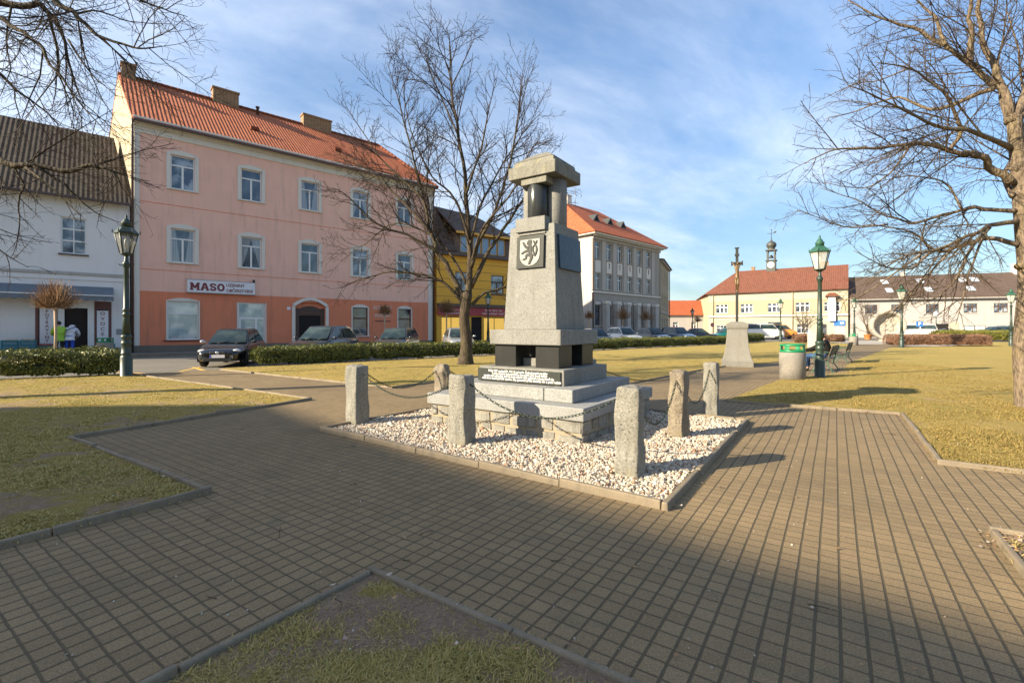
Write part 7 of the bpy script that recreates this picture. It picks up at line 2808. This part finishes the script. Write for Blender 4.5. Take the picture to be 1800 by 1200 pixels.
def person(label, loc, rz, K, jm, tm, hair=True, long_hair=False, scale=1.0):
    """K: joints; the figure faces local -y"""
    t = thing('person', label, 'person', loc, rz, None, scale)
    V3 = Vector
    names = ['pelvis', 'waist', 'chest', 'neck', 'head', 'crown', 'shoulder_l', 'elbow_l', 'wrist_l', 'shoulder_r', 'elbow_r', 'wrist_r', 'hip_l', 'knee_l', 'ankle_l', 'toe_l', 'hip_r', 'knee_r', 'ankle_r', 'toe_r']
    J = [V3(K[n_]) for n_ in names]
    ix = {n_: i for i, n_ in enumerate(names)}
    E = [('pelvis', 'waist'), ('waist', 'chest'), ('chest', 'neck'), ('neck', 'head'), ('head', 'crown'), ('chest', 'shoulder_l'), ('shoulder_l', 'elbow_l'), ('elbow_l', 'wrist_l'), ('chest', 'shoulder_r'), ('shoulder_r', 'elbow_r'), ('elbow_r', 'wrist_r'),
         ('pelvis', 'hip_l'), ('hip_l', 'knee_l'), ('knee_l', 'ankle_l'), ('ankle_l', 'toe_l'), ('pelvis', 'hip_r'), ('hip_r', 'knee_r'), ('knee_r', 'ankle_r'), ('ankle_r', 'toe_r')]
    E = [(ix[a], ix[b]) for a, b in E]
    R = [(.13, .10), (.12, .09), (.15, .10), .055, .092, .070, .06, .045, .032, .06, .045, .032, .085, .058, .042, .035, .085, .058, .042, .035]
    # nose, palms and five fingers on each hand
    face = (J[4] + J[5]) / 2
    fd = V3(K.get('look', (0, -1, -.1))).normalized()
    J.append(J[4] + fd * .112)
    R.append(.014)
    E.append((4, len(J) - 1))
    for sd_ in ('l', 'r'):
        w0, e0 = J[ix['wrist_' + sd_]], J[ix['elbow_' + sd_]]
        d = (w0 - e0).normalized()
        sdv = d.cross(V3((0, 0, 1)))
        sdv = sdv.normalized() if sdv.length > .1 else V3((1, 0, 0))
        palm = w0 + d * .075
        J.append(palm)
        R.append((.036, .016))
        pi_ = len(J) - 1
        E.append((ix['wrist_' + sd_], pi_))
        cdn = V3((0, 0, -.4))
        for k, (o, l) in enumerate(((-.027, .062), (-.009, .074), (.009, .070), (.026, .055))):
            a = palm + d * .028 + sdv * o
            b = a + (d + cdn * .5).normalized() * l * .55
            c = b + (d + cdn * 1.8).normalized() * l * .5
            i0 = len(J)
            J += [a, b, c]
            R += [.0105, .009, .0075]
            E += [(pi_, i0), (i0, i0 + 1), (i0 + 1, i0 + 2)]
        i0 = len(J)
        J += [w0 + d * .045 + sdv * .042, w0 + d * .085 + sdv * .055]
        R += [.012, .009]
        E += [(ix['wrist_' + sd_], i0), (i0, i0 + 1)]
    body = skinned('body', J, E, R, M['skin'], t, 0, 2)
    for sx in (-1, 1):
        side = fd.cross(V3((0, 0, 1))).normalized()
        MB().ball(tuple(J[4] + fd * .082 + side * sx * .034 + V3((0, 0, .028))), .012, 6, 5).build('eye', M['hair_dark'], body)
        MB().ball(tuple(J[4] + side * sx * .09 + V3((0, 0, .01))), .03, 6, 5, .5, .8, 1.1).build('ear', M['skin'], body)
    if hair:
        h = MB()
        c = J[4] * .45 + J[5] * .55 - fd * .018
        h.ball(tuple(c + V3((0, 0, .012))), .108, 14, 9, 1, 1, .98)
        if long_hair:
            h.ball(tuple(J[4] - fd * .05 - V3((0, 0, .06))), .085, 10, 7, 1.05, .8, 1.6)
        h.build('hair', M['hair_dark'], t)
    # coat over trunk and arms
    nm = ['pelvis', 'waist', 'chest', 'collar', 'shoulder_l', 'elbow_l', 'cuff_l', 'shoulder_r', 'elbow_r', 'cuff_r', 'hem']
    cuff = {s_: J[ix['elbow_' + s_]].lerp(J[ix['wrist_' + s_]], .93) for s_ in 'lr'}
    JJ = [J[0], J[1], J[2], J[2].lerp(J[3], .75), J[6], J[7], cuff['l'], J[9], J[10], cuff['r']] + ([J[0] - V3((0, 0, .14))] if 'coat' in K else [])
    EE = [(0, 1), (1, 2), (2, 3), (2, 4), (4, 5), (5, 6), (2, 7), (7, 8), (8, 9)] + ([(0, 10)] if 'coat' in K else [])
    RR = [(.195, .165), (.180, .15), (.205, .165), .115, .105, .075, .058, .105, .075, .058] + ([(.195, .165)] if 'coat' in K else [])
    skinned('jacket', JJ, EE, RR, jm, t, 0, 2)
    JJ = [J[0] - V3((0, 0, .02)), J[12], J[13], J[14] + V3((0, 0, .03)), J[16], J[17], J[18] + V3((0, 0, .03))]
    JJ.append(J[0].lerp(J[1], .7))
    EE = [(0, 1), (1, 2), (2, 3), (0, 4), (4, 5), (5, 6), (0, 7)]
    RR = [(.165, .135), .108, .080, .068, .108, .080, .068, (.16, .13)]
    skinned('trousers', JJ, EE, RR, tm, t, 0, 2)
    for s_ in 'lr':
        a, b = J[ix['ankle_' + s_]], J[ix['toe_' + s_]]
        skinned('shoe', [a + V3((0, .03, -.035)), a.lerp(b, .5) + V3((0, 0, -.02)), b], [(0, 1), (1, 2)], [.05, .048, .042], M['shoe'], t, 0, 2)
    return t


stand = dict(coat=1, pelvis=(0, 0, .93), waist=(0, -.04, 1.08), chest=(0, -.12, 1.30), neck=(0, -.20, 1.47), head=(0, -.25, 1.585), crown=(0, -.255, 1.68),
             shoulder_l=(-.19, -.13, 1.37), elbow_l=(-.25, -.24, 1.12), wrist_l=(-.16, -.45, 1.06), shoulder_r=(.19, -.13, 1.37), elbow_r=(.25, -.24, 1.12), wrist_r=(.16, -.45, 1.04),
             hip_l=(-.10, 0, .88), knee_l=(-.11, -.03, .48), ankle_l=(-.11, .02, .09), toe_l=(-.13, -.14, .04), hip_r=(.10, 0, .88), knee_r=(.11, -.03, .48), ankle_r=(.11, .02, .09), toe_r=(.13, -.14, .04))
bent = dict(stand)
bent.update(waist=(0, -.10, 1.06), chest=(0, -.27, 1.24), neck=(0, -.43, 1.34), head=(0, -.53, 1.38), crown=(0, -.60, 1.44), look=(0, -.8, -.6),
            shoulder_l=(-.19, -.30, 1.28), elbow_l=(-.24, -.44, 1.04), wrist_l=(-.14, -.62, .92), shoulder_r=(.19, -.30, 1.28), elbow_r=(.24, -.42, 1.02), wrist_r=(.14, -.62, .90))
# they look at the shop front, away from the viewer
pg = fl(-2.98, -1.25)
person('person in lime green jacket seen from behind at the grocery crates', (pg[0], pg[1], .1), FP.ang + pi + .15, stand, M['jacket_green'], M['trousers_black'])
pw = fl(-2.62, -1.15)
pwo = person('person in white hooded jacket and blue trousers bending before the grocery door', (pw[0], pw[1], .1), FP.ang + pi - .25, bent, M['jacket_white'], M['trousers_blue'], scale=1.04)
ST = [(.17, -.12, 1.16), (.10, .02, 1.24), (-.05, -.02, 1.31), (-.16, -.20, 1.40), (-.19, -.32, 1.385)]
MB().tube(ST, .018, 6).build('bag_strap', M['strap'], pwo)
sk_h = MB().ball((0, -.40, 1.40), .125, 12, 8, 1.05, 1.1, .9)
sk_h.build('hood', M['jacket_white'], pwo)
# seated figure leaning forward at the near end of the bench
sit = dict(pelvis=(0, .08, .53), waist=(0, .10, .70), chest=(.02, .06, .92), neck=(.03, -.02, 1.06), head=(.03, -.09, 1.14), crown=(.03, -.10, 1.235), look=(0, -.95, -.3),
           shoulder_l=(-.18, .02, .97), elbow_l=(-.27, -.22, .76), wrist_l=(-.18, -.46, .66), shoulder_r=(.20, .02, .97), elbow_r=(.29, -.24, .77), wrist_r=(.24, -.52, .68),
           hip_l=(-.10, -.04, .51), knee_l=(-.13, -.47, .52), ankle_l=(-.12, -.46, .09), toe_l=(-.13, -.63, .04), hip_r=(.10, -.04, .51), knee_r=(.14, -.48, .52), ankle_r=(.16, -.52, .09), toe_r=(.18, -.68, .04), hem=(0, .02, .03))
ps = Vector((10.85, 16.35)) - BD * .38 
person('person in black coat and jeans sitting hunched on the nearer bench', (ps.x, ps.y, 0), BANG, sit, M['jacket_black'], M['jeans'], True, True, 1.03)
